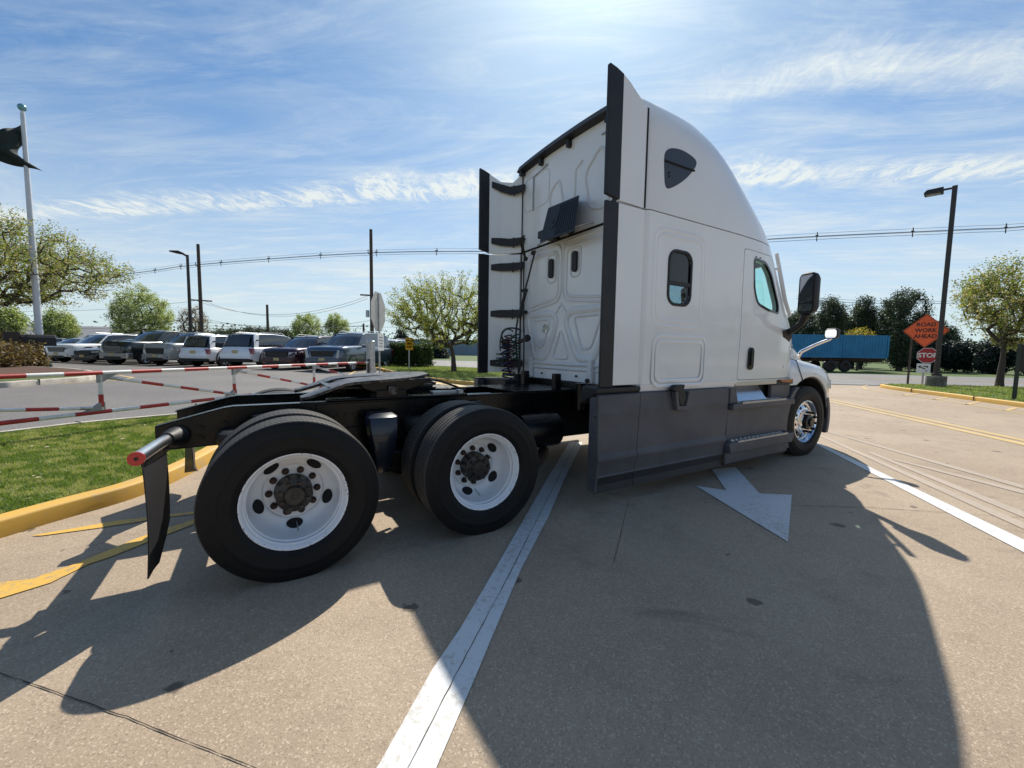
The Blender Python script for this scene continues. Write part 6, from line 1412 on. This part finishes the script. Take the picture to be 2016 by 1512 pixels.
    obj('number_plate', MB().bb(fxx + .040, fxx + .052, -.15, .15, H * .26, H * .26 + .13), M_plate, e)
    obj('rear_bumper', MB().bb(-L_ * .5 - .03, -L_ * .5 + .2, -hw * .86, hw * .86, zb0, H * .27), M_ctrim, e, bevel=0.03)
    obj('number_plate', MB().bb(-L_ * .5 - .02, -L_ * .5 - .008, -.16, .16, H * .42, H * .42 + .15), M_plate, e)
    if style == 'suv': obj('roof_rail', MB().tube([(-.34 * L_, hw * .66, H * 1.0), (-.30 * L_, hw * .66, H * 1.03), (.0, hw * .66, H * 1.035), (.04 * L_, hw * .66, H * .99)], .016, 5).mirror_y(), M_wella, e)
    if style == 'suv': obj('rear_screen', MB().prism([(-.468 * L_ - .03, -hw * .70, belt + .10), (-.468 * L_ - .03, hw * .70, belt + .10), (-.425 * L_ - .03, hw * .60, H * .90), (-.425 * L_ - .03, -hw * .60, H * .90)], (-0.004, 0, 0)), M_cg, e)
    return e
HD = R(229)
P0 = V((3.49, 17.0)); dv = V((-0.684, 0.730)) * 2.61
def slot(k, L_, away=False, W=1.95, fwd=0.0):
    # contact of the viewer's right front wheel -> centre of the car
    a = HD; f = V((math.cos(a), math.sin(a))); l_ = V((-f.y, f.x))         # l_ = the car's left
    q = P0 + dv * k - f * (L_ * .5 - .92) - l_ * (W / 2 - .1) + f * fwd
    return V((q.x, q.y, hz(q.x, q.y)))
def put(k, label, style, L_, W, H, paint, away=False, fwd=0.0, **kw):
    return car('parked_car', label, slot(k, L_, W=W, fwd=fwd), HD + (math.pi if away else 0), style, L_, W, H, paint, **kw)
put(-0.05, 'blue grey large suv with a tall chrome grille, nearest the bollard', 'suv', 5.3, 2.04, 1.93, cpaint('slate', (0.07, 0.10, 0.15)), grille='tall')
put(0.95, 'dark red suv with a black grille between white and blue suvs', 'suv', 5.0, 1.98, 1.72, cpaint('maroon', (0.045, 0.010, 0.014)), grille='black')
put(2.0, 'white suv parked tail out with tall red tail lamps', 'suv', 5.0, 1.99, 1.78, cpaint('white', (0.86, 0.87, 0.88), 0.0), away=True, clad=True, fwd=-0.2)
put(3.0, 'small white suv parked tail out, between grey pickup and bigger white suv', 'suv', 4.5, 1.86, 1.66, cpaint('white', (0.86, 0.87, 0.88), 0.0), away=True, clad=True, two=M_ctrim)
put(4.0, 'pale grey pickup truck with black grille and dark wheels', 'pickup', 5.3, 1.90, 1.84, cpaint('putty', (0.30, 0.32, 0.31), 0.1), wheel_mat=M_welld, grille='black')
put(5.0, 'large black pickup truck with a chrome front bumper', 'pickup', 5.85, 2.04, 1.95, cpaint('black', (0.012, 0.018, 0.018)), grille='bars', two=M_wella, fwd=.3)
put(5.95, 'low black sedan squeezed between white suv and black pickup', 'sedan', 4.8, 1.84, 1.42, cpaint('black', (0.012, 0.018, 0.018)), fwd=0.3, grille='black')
put(6.95, 'white suv facing out with black cladding and dark bars in its grille', 'suv', 5.0, 2.0, 1.76, cpaint('white', (0.86, 0.87, 0.88), 0.0), wheel_mat=M_welld, clad=True, two=M_ctrim)
put(8.0, 'grey sedan with a dark grille left of the white suv', 'sedan', 4.8, 1.84, 1.45, cpaint('steel', (0.10, 0.12, 0.14)), grille='bars')
put(9.1, 'dark grey sedan half hidden behind the mailbox', 'sedan', 4.9, 1.86, 1.47, cpaint('graphite', (0.04, 0.045, 0.05)))
put(10.3, 'silver sedan behind the shrubs of the mulch bed', 'sedan', 4.8, 1.84, 1.46, cpaint('silver', (0.30, 0.32, 0.34)))
# a second row behind
for k, lab, stl, L_, W, H, pt_ in ((9.2, 'dark suv in the second row behind the mailbox', 'suv', 5.1, 1.98, 1.86, 'graphite'), (11.2, 'black suv in the second row beyond the silver sedan', 'suv', 4.9, 1.95, 1.75, 'black'), (7.9, 'dark green suv roof showing behind the grey sedan', 'suv', 5.0, 1.95, 1.80, 'moss'), (0.4, 'white suv partly hidden behind the blue suv', 'suv', 4.9, 1.9, 1.72, 'white')):
    cpaint('moss', (0.03, 0.04, 0.03)); put(k, lab, stl, L_, W, H, CP[pt_], fwd=-6.3)
q = AT(745, 30.5); car('parked_car', 'black hatchback behind the bollard, seen end on', V((q.x, q.y, 0.2)), R(200), 'suv', 4.4, 1.85, 1.60, CP['black'])

# ================================================================== TREES AND PLANTS
def leafcloud(centres, n_per, rad, size, rng, up=0.0, flat=1.0):
    vs = []; fs = []
    for c in centres:
        for _ in range(n_per):
            d = V((rng.gauss(0, 1), rng.gauss(0, 1), rng.gauss(0, 1) * flat)) * rad * 0.55; p = c + d
            a = V((rng.gauss(0, 1), rng.gauss(0, 1), rng.gauss(0, .8))).normalized(); b = a.cross(V((rng.gauss(0, 1), rng.gauss(0, 1), rng.gauss(0, 1)))).normalized()
            s = size * rng.uniform(0.6, 1.35); o = len(vs); a2 = a * s; b2 = b * s * 0.55
            vs += [p - a2, p + b2, p + a2, p - b2]; fs.append((o, o + 1, o + 2, o + 3))
    return vs, fs
def tree(name, label, pos, H, rad, base, leaves, lmat, seed, trunk_r=0.15, tips=260, n_per=16, lrad=0.35, lsize=0.07, shape='oval', lean=(0, 0), group=None, cat='tree', squash=1.0, droop=0.0, clump=0.55, off=(0, 0), bark=None, limb=1.0, twig=0.012, spray=False):
    H -= lrad * (0.3 if spray else 0.9); rad -= lrad * (0.3 if spray else 0.9)
    rng = random.Random(seed); e = empty(name, pos, 0); tag(e, label, cat, group)
    nodes = [(V((0, 0, 0)), trunk_r)]; segs = []
    th = base + (H - base) * (0.9 if shape == 'cone' else 0.06 if spray else 0.30); k = 8
    pts = [V((lean[0] * (i / k) ** 1.5 + rng.gauss(0, .02) * i / k, lean[1] * (i / k) ** 1.5 + rng.gauss(0, .02) * i / k, th * i / k)) for i in range(k + 1)]
    tr = MB(); tr.tube([pts[0] - V((0, 0, .1))] + pts, [trunk_r * 1.5, trunk_r * 1.12] + [trunk_r * (1 - 0.55 * i / k) for i in range(1, k + 1)], 9)
    nodes = [(p, trunk_r * (1 - 0.5 * i / k)) for i, p in enumerate(pts) if p.z > base * 0.75 and i > 1]
    zc_ = (H + base) / 2; hh = (H - base) / 2; tg = []
    bl = [V((rng.gauss(0, 1), rng.gauss(0, 1), rng.gauss(0, 1))).normalized() for _ in range(14)]
    while len(tg) < tips:
        x, y, z = rng.uniform(-1, 1), rng.uniform(-1, 1), rng.uniform(-1, 1)
        if shape == 'cone':
            r_ = (1 - (z + 1) / 2) ** 0.8 * 1.0
            if math.hypot(x, y) > r_ or (math.hypot(x, y) < r_ * 0.45 and rng.random() < .7): continue
        elif shape == 'pear':
            r_ = math.sqrt(max(0, 1 - z * z)) if z > -0.2 else 0.98 - 0.25 * (-z - 0.2)
            if z > 0: r_ = max(0, (1 - z ** 1.5)) ** 0.75
            if math.hypot(x, y) > r_: continue
            if math.hypot(x, y) < r_ * 0.5 and rng.random() < .6: continue
        elif shape == 'vase':
            r_ = 0.25 + 0.85 * ((z + 1) / 2) ** 0.7 if z < 0.35 else max(0, 1 - ((z - .35) / .65) ** 2) ** .5
            if math.hypot(x, y) > r_: continue
        else:
            d = math.sqrt(x * x + y * y + z * z)
            if d > 1: continue
            v = V((x, y, z)).normalized(); lump = max(v.dot(b) for b in bl)
            if d > 0.66 + 0.42 * (lump - 0.45) / 0.5: continue
            if d < 0.5 and rng.random() < 0.65: continue
        tg.append(V((x * rad + off[0] + lean[0], y * rad * squash + off[1] + lean[1], zc_ + z * hh - droop * (x * x + y * y) * hh)))
    c0 = V((lean[0], lean[1], th)); tg.sort(key=lambda p: (p - c0).length)
    br = MB(); ends = []; NP = [nd[0] for nd in nodes]; par = [max(i - 1, -1) for i in range(len(NP))]; tr0 = len(NP); paths = []
    tz = [nd[1] for nd in nodes]
    for t in tg:
        bi = min(range(len(NP)), key=lambda i: (NP[i] - t).length + max(0, NP[i].z - t.z) * 0.7 + (0.0 if i >= tr0 else -0.15 if spray else 0)); a = NP[bi]; L_ = (t - a).length
        if L_ < 0.05: continue
        mid = a.lerp(t, 0.5) + V((rng.gauss(0, .07) * L_, rng.gauss(0, .07) * L_, (-0.06 if t.z > a.z else 0.08) * L_ + rng.gauss(0, .03)))
        NP += [mid, t]; par += [bi, len(NP) - 2]; paths.append((bi, len(NP) - 2, len(NP) - 1)); ends.append(t); ends.append(mid.lerp(t, .5))
    cnt = [0] * len(NP)
    for bi, mi, ti in reversed(paths):
        cnt[ti] += 1; cnt[mi] += cnt[ti]; cnt[bi] += cnt[mi]
    rad_ = lambda n_: min(trunk_r * 0.60, twig * max(n_, 1) ** 0.44 * limb)
    for bi, mi, ti in paths:
        r0 = rad_(cnt[mi] + 1); r1 = rad_(cnt[ti])
        br.tube([NP[bi], NP[mi], NP[ti]], [r0, (r0 + r1) / 2, r1 * .8 if cnt[ti] > 1 else twig * .5], 5 if r0 < 0.05 else 7, False)
        if spray:
            t = NP[ti]; out = (t - c0).normalized() * rng.uniform(.25, .65) + V((rng.gauss(0, .12), rng.gauss(0, .12), rng.uniform(.0, .3))); e2 = t + out
            br.tube([t, t.lerp(e2, .5), e2], [twig * .6, twig * .5, twig * .3], 3, False)
            ends += [t.lerp(e2, q_) for q_ in (.25, .5, .75, 1.0)] + [NP[mi]]
    obj('trunk', tr, bark or M_bark, e, smooth=True, fix=False)
    if br.v: obj('branches', br, bark or M_bark, e, fix=False)
    if leaves:
        vs, fs = leafcloud([c for c in ends if rng.random() > 0.02], n_per, lrad, lsize, rng)
        mb = MB(); mb.v = vs; mb.f = fs; obj('crown', mb, lmat, e, fix=False)
    return e
L_spring = leaf_mat('spring_leaf', (0.14, 0.19, 0.025), (0.27, 0.29, 0.045), (0.36, 0.34, 0.10), 2.0, 0.5)
L_cherry = leaf_mat('cherry_leaf_and_petal', (0.14, 0.19, 0.035), (0.25, 0.28, 0.06), (0.40, 0.32, 0.21), 1.6, 0.5)
L_pear = leaf_mat('pear_leaf', (0.19, 0.25, 0.075), (0.31, 0.37, 0.13), (0.50, 0.50, 0.34), 1.2, 0.5)
L_pine = leaf_mat('pine_needle', (0.030, 0.052, 0.028), (0.070, 0.095, 0.050), (0.10, 0.12, 0.075), 1.5, 0.25)
L_spruce = leaf_mat('spruce_needle', (0.012, 0.026, 0.022), (0.028, 0.045, 0.035), None, 3.0, 0.15)
L_hedge = leaf_mat('hedge_leaf', (0.022, 0.048, 0.010), (0.07, 0.12, 0.025), None, 6.0, 0.3)
L_bronze = leaf_mat('bronze_shrub_leaf', (0.07, 0.035, 0.015), (0.16, 0.11, 0.045), (0.22, 0.16, 0.08), 3.0, 0.35)
L_bare = leaf_mat('pinkish_bud', (0.28, 0.20, 0.16), (0.40, 0.32, 0.27), None, 3.0, 0.3)
L_gold = leaf_mat('yellow_blossom', (0.32, 0.26, 0.04), (0.50, 0.38, 0.06), None, 3.0, 0.4)
L_wood = leaf_mat('mixed_wood_leaf', (0.035, 0.055, 0.025), (0.10, 0.12, 0.05), (0.13, 0.11, 0.08), 0.25, 0.25)
def RW(x0, x1, d): return (math.atan((x1 - 1008) / FPX) - math.atan((x0 - 1008) / FPX)) * d / 2
def HH(px_, y, d): return HT(px_, y, d) - AT(px_, d).z
tree('cherry_tree', 'wide spreading spring tree whose branches reach in behind the flagpole', AT(-120, 34.0), 7.2, 6.95, 2.7, True, L_cherry, 11, 0.26, 900, 11, 0.26, 0.052, 'oval', limb=1.25, twig=0.014, spray=True)
def pear(label, x0, x1, y, d, seed, base, shape='oval', tr=0.2, tips=300, name='pear_tree', mat=None, grp='flowering pear trees', **k):
    c = (x0 + x1) / 2; return tree(name, label, AT(c, d), HH(c, y, d), RW(x0, x1, d), base, True, mat or L_pear, seed, tr, tips, k.pop('n_per', 34), k.pop('lrad', 0.34), k.pop('lsize', 0.070), shape, group=grp, twig=.02, **k)
pear('round pale green pear tree above the white suv and black pickup', 205, 356, 553, 62, 21, 1.2, 'pear', 0.22, 420, limb=1.1)
pear('pale green pear tree behind the cars, right of the flagpole', 66, 168, 598, 58, 22, 0.9, 'pear', 0.2, 300)
pear('open young tree with a bare trunk left of the flagpole', -30, 70, 598, 46, 23, 1.6, 'oval', 0.15, 220, n_per=20, lsize=.07)
pear('round pinkish tree not yet in leaf behind the curved lamp', 343, 422, 596, 74, 24, 1.5, 'oval', 0.2, 420, name='bare_tree', mat=L_bare, grp=None, n_per=9, lsize=.055)
pear('twin pear tree above the dark red suv, the left of two', 568, 642, 612, 70, 25, 1.4, 'oval', 0.2, 260)
pear('twin pear tree above the blue suv, the right of two', 636, 694, 612, 70, 26, 1.4, 'oval', 0.2, 260)
tree('cherry_tree', 'low spreading spring tree on the verge just left of the cab', AT(894, 21.0), HH(894, 560, 21), 3.05, 1.35, True, L_spring, 31, 0.155, 620, 9, 0.11, 0.036, 'oval', lean=(-0.1, 0.05), limb=1.2, twig=.0085, spray=True)
tree('cherry_tree', 'broad spring tree at the right edge behind the black board', AT(1974, 29.5, 0.13), 5.9, 2.75, 1.75, True, L_cherry, 41, 0.15, 520, 9, 0.20, 0.05, 'oval', limb=1.2, off=(0.5, -0.9), twig=.012, spray=True)
def spruce(label, px_, d_, ytop, rad, seed, mat=None, name='spruce_tree'):
    p = AT(px_, d_); H = HT(px_, ytop, d_) - p.z
    return tree(name, label, p, H, rad, 0.15, True, mat or L_spruce, seed, 0.12, 300, 34, 0.26, 0.07, 'cone', twig=.02)
spruce('dark conical spruce behind the hedge', 789, 40, 638, 1.75, 51)
spruce('small dark spruce left of the blue grey warehouse gap', 860, 52, 664, 1.9, 52)
for x0, x1, d_, yt, sd, lab in ((1530, 1612, 66, 600, 61, 'dark pine seen between the cab and its mirror'), (1592, 1668, 64, 572, 62, 'dark pine directly right of the door mirror'), (1655, 1733, 62, 575, 63, 'bushy pine above the middle of the blue container'), (1712, 1832, 60, 560, 64, 'tallest dark pine left of the orange sign'), (1800, 1890, 66, 628, 65, 'dark pine behind the stop sign'), (1620, 1700, 70, 612, 66, 'dark pine filling the gap above the container'), (1745, 1800, 58, 628, 67, 'lower dark pine right of the blue container')):
    c = (x0 + x1) / 2; p = AT(c, d_); H = HT(c, yt, d_) - p.z; tree('pine_tree', lab, p, H, RW(x0, x1, d_) * 1.08, 0.4, True, L_pine, sd, 0.25, 190, 62, 0.46, 0.085, 'oval', group='pines across the road', limb=1.1, twig=.03)
for x0, x1, d_, yt, sd, lab in ((1830, 1935, 60, 668, 71, 'low dark evergreen behind the lamp post'), (1915, 2000, 58, 664, 72, 'low dark evergreen behind the right hand lawn tree'), (1980, 2120, 58, 660, 73, 'low dark evergreen at the far right'), (1770, 1860, 60, 672, 74, 'low dark evergreen between container and stop sign')):
    c = (x0 + x1) / 2; p = AT(c, d_); H = HT(c, yt, d_) - p.z; tree('evergreen_shrub', lab, p, H, RW(x0, x1, d_) * 1.15, 0.1, True, L_spruce, sd, 0.2, 260, 36, 0.42, 0.10, 'oval', twig=.03, cat='tree')
p = AT(1689, 54); tree('forsythia_bush', 'yellow flowering bush above the blue container', p, HT(1689, 634, 54) - p.z, 1.5, 0.8, True, L_gold, 75, 0.1, 90, 22, 0.3, 0.07, 'oval', cat='bush')
# far woods: one mass along the horizon, trees nobody could count
rng = random.Random(99); vs = []; fs = []
cs = []
for k in range(1100):
    px_ = rng.uniform(-1200, 760) if k < 670 else rng.uniform(760, 2200); d_ = rng.uniform(112, 150); q = AT(px_, d_, 0); top = HT(px_, 675 + (px_ / 2016) * 30 - rng.uniform(4, 26) * (0.75 + 0.5 * math.sin(px_ * 0.045)), d_)
    q.z = rng.uniform(0.2, 1) ** 0.6 * max(top, 2.0); cs.append(q)
vs, fs = leafcloud(cs, 70, 2.2, 0.36, rng); mb = MB(); mb.v = vs; mb.f = fs
o = obj('far_woods', mb, L_wood, fix=False); tag(o, 'band of distant trees along the horizon', 'woods', kind='stuff')
for px_, d_, yt, rad, sd in ((385, 80, 654, 2.2, 81), (455, 84, 643, 2.6, 82), (500, 86, 640, 2.8, 83), (560, 82, 645, 2.6, 84), (590, 84, 652, 2.4, 85), (430, 88, 648, 2.6, 86), (535, 90, 640, 3.0, 87)):
    p = AT(px_, d_); H = HT(px_, yt, d_) - p.z; tree('distant_evergreen', {385: 'dark evergreen low beside the utility pole', 455: 'dark evergreen above the small white suv', 500: 'dark evergreen above the big white suv', 560: 'evergreen left of the twin pear trees', 590: 'evergreen under the left twin pear tree', 430: 'evergreen between the utility pole and white suv', 535: 'evergreen behind the short utility pole'}[px_], p, H, rad, 0.3, True, L_pine, sd, 0.2, 160, 34, 0.5, 0.12, 'oval', group='evergreens beyond the car park', twig=.03)
cs = []
for k in range(900):
    a = R(rng.uniform(135, 345)); d_ = rng.uniform(66, 84); top = 6.0 + 2.5 * math.sin(a * 9) + 1.5 * math.sin(a * 23 + 1)
    cs.append(V((CAM.x + math.cos(a) * d_, CAM.y + math.sin(a) * d_, rng.uniform(0.05, 1) * top)))
vs, fs = leafcloud(cs, 44, 1.9, 0.40, rng); mb = MB(); mb.v = vs; mb.f = fs
o = obj('nearby_woods', mb, L_wood, fix=False); tag(o, 'belt of trees on the near side, seen only mirrored in the cab', 'woods', kind='stuff')
# hedge: boxy clipped
ha = AT(763, 25.6); hb = AT(826, 24.2); hv = hb - ha; hl_ = hv.length; hd = hv.normalized(); hn = V((-hd.y, hd.x, 0)); e = empty('hedge', ha); tag(e, 'clipped dark green box hedge behind the yellow sign', 'hedge')
rng = random.Random(7); cs = []
for _ in range(1500):
    a, b, c = rng.random(), rng.random(), rng.random(); f_ = rng.choice('tfbfs')
    if f_ == 't': c = 1
    elif f_ == 'f': b = 0
    elif f_ == 'b': b = 1
    else: a = rng.choice((0, 1))
    cs.append(hd * (a * hl_) + hn * (b * 1.3) + V((0, 0, 0.22 + c * 1.12)) + V((rng.gauss(0, .03), rng.gauss(0, .03), rng.gauss(0, .045))))
vs, fs = leafcloud(cs, 12, 0.10, 0.045, rng); mb = MB(); mb.v = vs; mb.f = fs; obj('foliage', mb, L_hedge, e, fix=False)
core = MB()
for a in range(6): q0 = hd * (hl_ * (a + .5) / 6) + hn * .65; core.tube([q0, q0 + V((0.05, 0, 0.5)), q0 + V((0, 0.05, 1.1))], 0.04, 5)
core.prism([hd * .1 + hn * .12 + V((0, 0, .3)), hd * (hl_ - .1) + hn * .12 + V((0, 0, .3)), hd * (hl_ - .1) + hn * 1.2 + V((0, 0, .3)), hd * .1 + hn * 1.2 + V((0, 0, .3))], (0, 0, 0.95)); obj('stems_and_dark_core', core, simple('painted_inner_shade', (0.012, 0.014, 0.008), 0.9), e)  # dark block behind the leaves; its colour carries the hedge's inner shade
# bed shrubs
for k, (px_, d_, hgt, rad, lab) in enumerate(((-40, 26.0, 1.35, 1.5, 'bronze leaved shrub at the left edge of the bed'), (12, 27.5, 1.30, 1.4, 'bronze leaved shrub left of the flagpole'), (38, 28.0, 0.9, 0.9, 'smaller bronze shrub nearer the flagpole'), (-5, 30.0, 1.65, 1.5, 'taller bronze shrub behind the others'), (62, 28.5, 0.55, 0.6, 'low sparse shrub at the foot of the flagpole'))):
    p = AT(px_, d_); tree('bed_shrub', lab, p, hgt, rad, 0.1, True, L_bronze, 200 + k, 0.04, 150, 18, 0.22, 0.06, 'oval', group='shrubs in the mulch bed', cat='shrub', twig=.008)
# sapling stake on verge
p = AT(889, 22.5); o = obj('thin_stake', MB().cyl((0, 0, 0), (0.02, 0, 1.25), 0.03, n=6), M_galv, loc=p); tag(o, 'thin bare stake standing beside the verge tree', 'stake')
# grass blades
def in_poly(x, y, poly):
    c = False; j = len(poly) - 1
    for i in range(len(poly)):
        xi, yi, xj, yj = poly[i][0], poly[i][1], poly[j][0], poly[j][1]
        if (yi > y) != (yj > y) and x < (xj - xi) * (y - yi) / (yj - yi) + xi: c = not c
        j = i
    return c
def blades(name, label, poly, n, z0, bb_, hgt, wid, seed):
    rng = random.Random(seed); vs = []; fs = []; k = 0
    while k < n:
        x, y = rng.uniform(bb_[0], bb_[1]), rng.uniform(bb_[2], bb_[3])
        if not in_poly(x, y, poly): continue
        k += 1; z = hz(x, y) + z0; a = rng.uniform(0, 6.283); h_ = hgt * rng.uniform(.5, 1.4); dx, dy = math.cos(a) * wid, math.sin(a) * wid; lx, ly = rng.gauss(0, .5) * h_, rng.gauss(0, .5) * h_; o = len(vs)
        vs += [(x - dx, y - dy, z), (x + dx, y + dy, z), (x + lx, y + ly, z + h_)]; fs.append((o, o + 1, o + 2))
    mb = MB(); mb.v = vs; mb.f = fs; o = obj(name, mb, M_blade, fix=False); tag(o, label, 'grass', kind='stuff'); return o
blades('lawn_grass', 'short green grass of the near lawn', LAWN, 200000, 0.112, (-5.2, 1.0, -1.5, 6.2), 0.030, 0.0035, 5)
IS = [p + (V((0.25, -0.2))) for p in rk] + [V((20, -15)), V((33, -3.6))]
blades('island_grass', 'grass on the kerbed island at the right', IS, 40000, 0.135, (15, 33, -8, 3.4), 0.06, 0.010, 6)
MF = [p + V((0.25, 0.1)) for p in midf] + [V((14.4, 14.9)), V((6.6, 22.7))]
blades('verge_grass', 'grass on the verge beyond the truck', MF, 30000, 0.13, (4, 15, 10, 23), 0.06, 0.009, 8)
# a few dead leaves on the lawn
rng = random.Random(12); mb = MB()
while len(mb.f) < 60:
    x, y = rng.uniform(-4.5, 0.8), rng.uniform(0.3, 6)
    if in_poly(x, y, LAWN):
        a = rng.uniform(0, 6.28); s = rng.uniform(.012, .03); z = hz(x, y) + .150; c, s_ = math.cos(a) * s, math.sin(a) * s; mb.add([(x - c, y - s_, z), (x + s_ * .6, y - c * .6, z + .006), (x + c, y + s_, z + .004), (x - s_ * .6, y + c * .6, z)], [(0, 1, 2, 3)])
tag(obj('fallen_leaves', mb, simple('pale_dead_leaf', (0.45, 0.37, 0.24), 0.8), fix=False), 'scattered pale dead leaves on the near lawn', 'leaves', kind='stuff')

# ------------------------------------------------------------------ every far-apart piece becomes a part of its own
def split_pieces():
    skip = ('crown', 'branches', 'trunk', 'foliage', 'lettering', 'stems_and_dark_core', 'cladding_ribs', 'tread_studs', 'paint_chips', 'grille_bars', 'far_woods', 'louvre')
    users = {}
    for o in list(COL.objects):
        if o.type == 'MESH' and o.parent is not None and o.get('kind') is None and len(o.data.vertices) < 9000 and not o.name.startswith(skip): users.setdefault(o.data.name, []).append(o)
    for dn, obs in users.items():
        me = obs[0].data; n = len(me.vertices); par = list(range(n))
        def find(a):
            while par[a] != a: par[a] = par[par[a]]; a = par[a]
            return a
        for e in me.edges:
            a, b = find(e.vertices[0]), find(e.vertices[1])
            if a != b: par[a] = b
        isl = {}
        for i in range(n): isl.setdefault(find(i), []).append(i)
        if len(isl) < 2 or len(isl) > 120: continue
        bx = []
        for k, ids in isl.items():
            c = [me.vertices[i].co for i in ids]; bx.append((k, [min(p[j] for p in c) for j in range(3)], [max(p[j] for p in c) for j in range(3)]))
        m_ = len(bx); g = list(range(m_))
        def f2(a):
            while g[a] != a: g[a] = g[g[a]]; a = g[a]
            return a
        for i in range(m_):
            for j in range(i + 1, m_):
                gap = math.sqrt(sum(max(0, bx[i][1][q] - bx[j][2][q], bx[j][1][q] - bx[i][2][q]) ** 2 for q in range(3)))
                sz = max(max(bx[i][2][q] - bx[i][1][q] for q in range(3)), max(bx[j][2][q] - bx[j][1][q] for q in range(3)))
                if gap <= max(0.02, 0.5 * sz): g[f2(i)] = f2(j)
        cl = {}
        for i in range(m_): cl.setdefault(f2(i), set()).add(bx[i][0])
        if len(cl) < 2 or len(cl) > 60: continue
        roots = [find(i) for i in range(n)]; meshes = []
        for keys in cl.values():
            b = bmesh.new(); b.from_mesh(me); b.verts.ensure_lookup_table()
            bmesh.ops.delete(b, geom=[v for v in b.verts if roots[v.index] not in keys], context='VERTS')
            m2 = me.copy(); b.to_mesh(m2); b.free(); meshes.append(m2)
        for o in obs:
            o.data = meshes[0]; base = o.name.split('.')[0]
            for m2 in meshes[1:]:
                c = o.copy(); c.data = m2; c.name = base; COL.objects.link(c)
split_pieces()
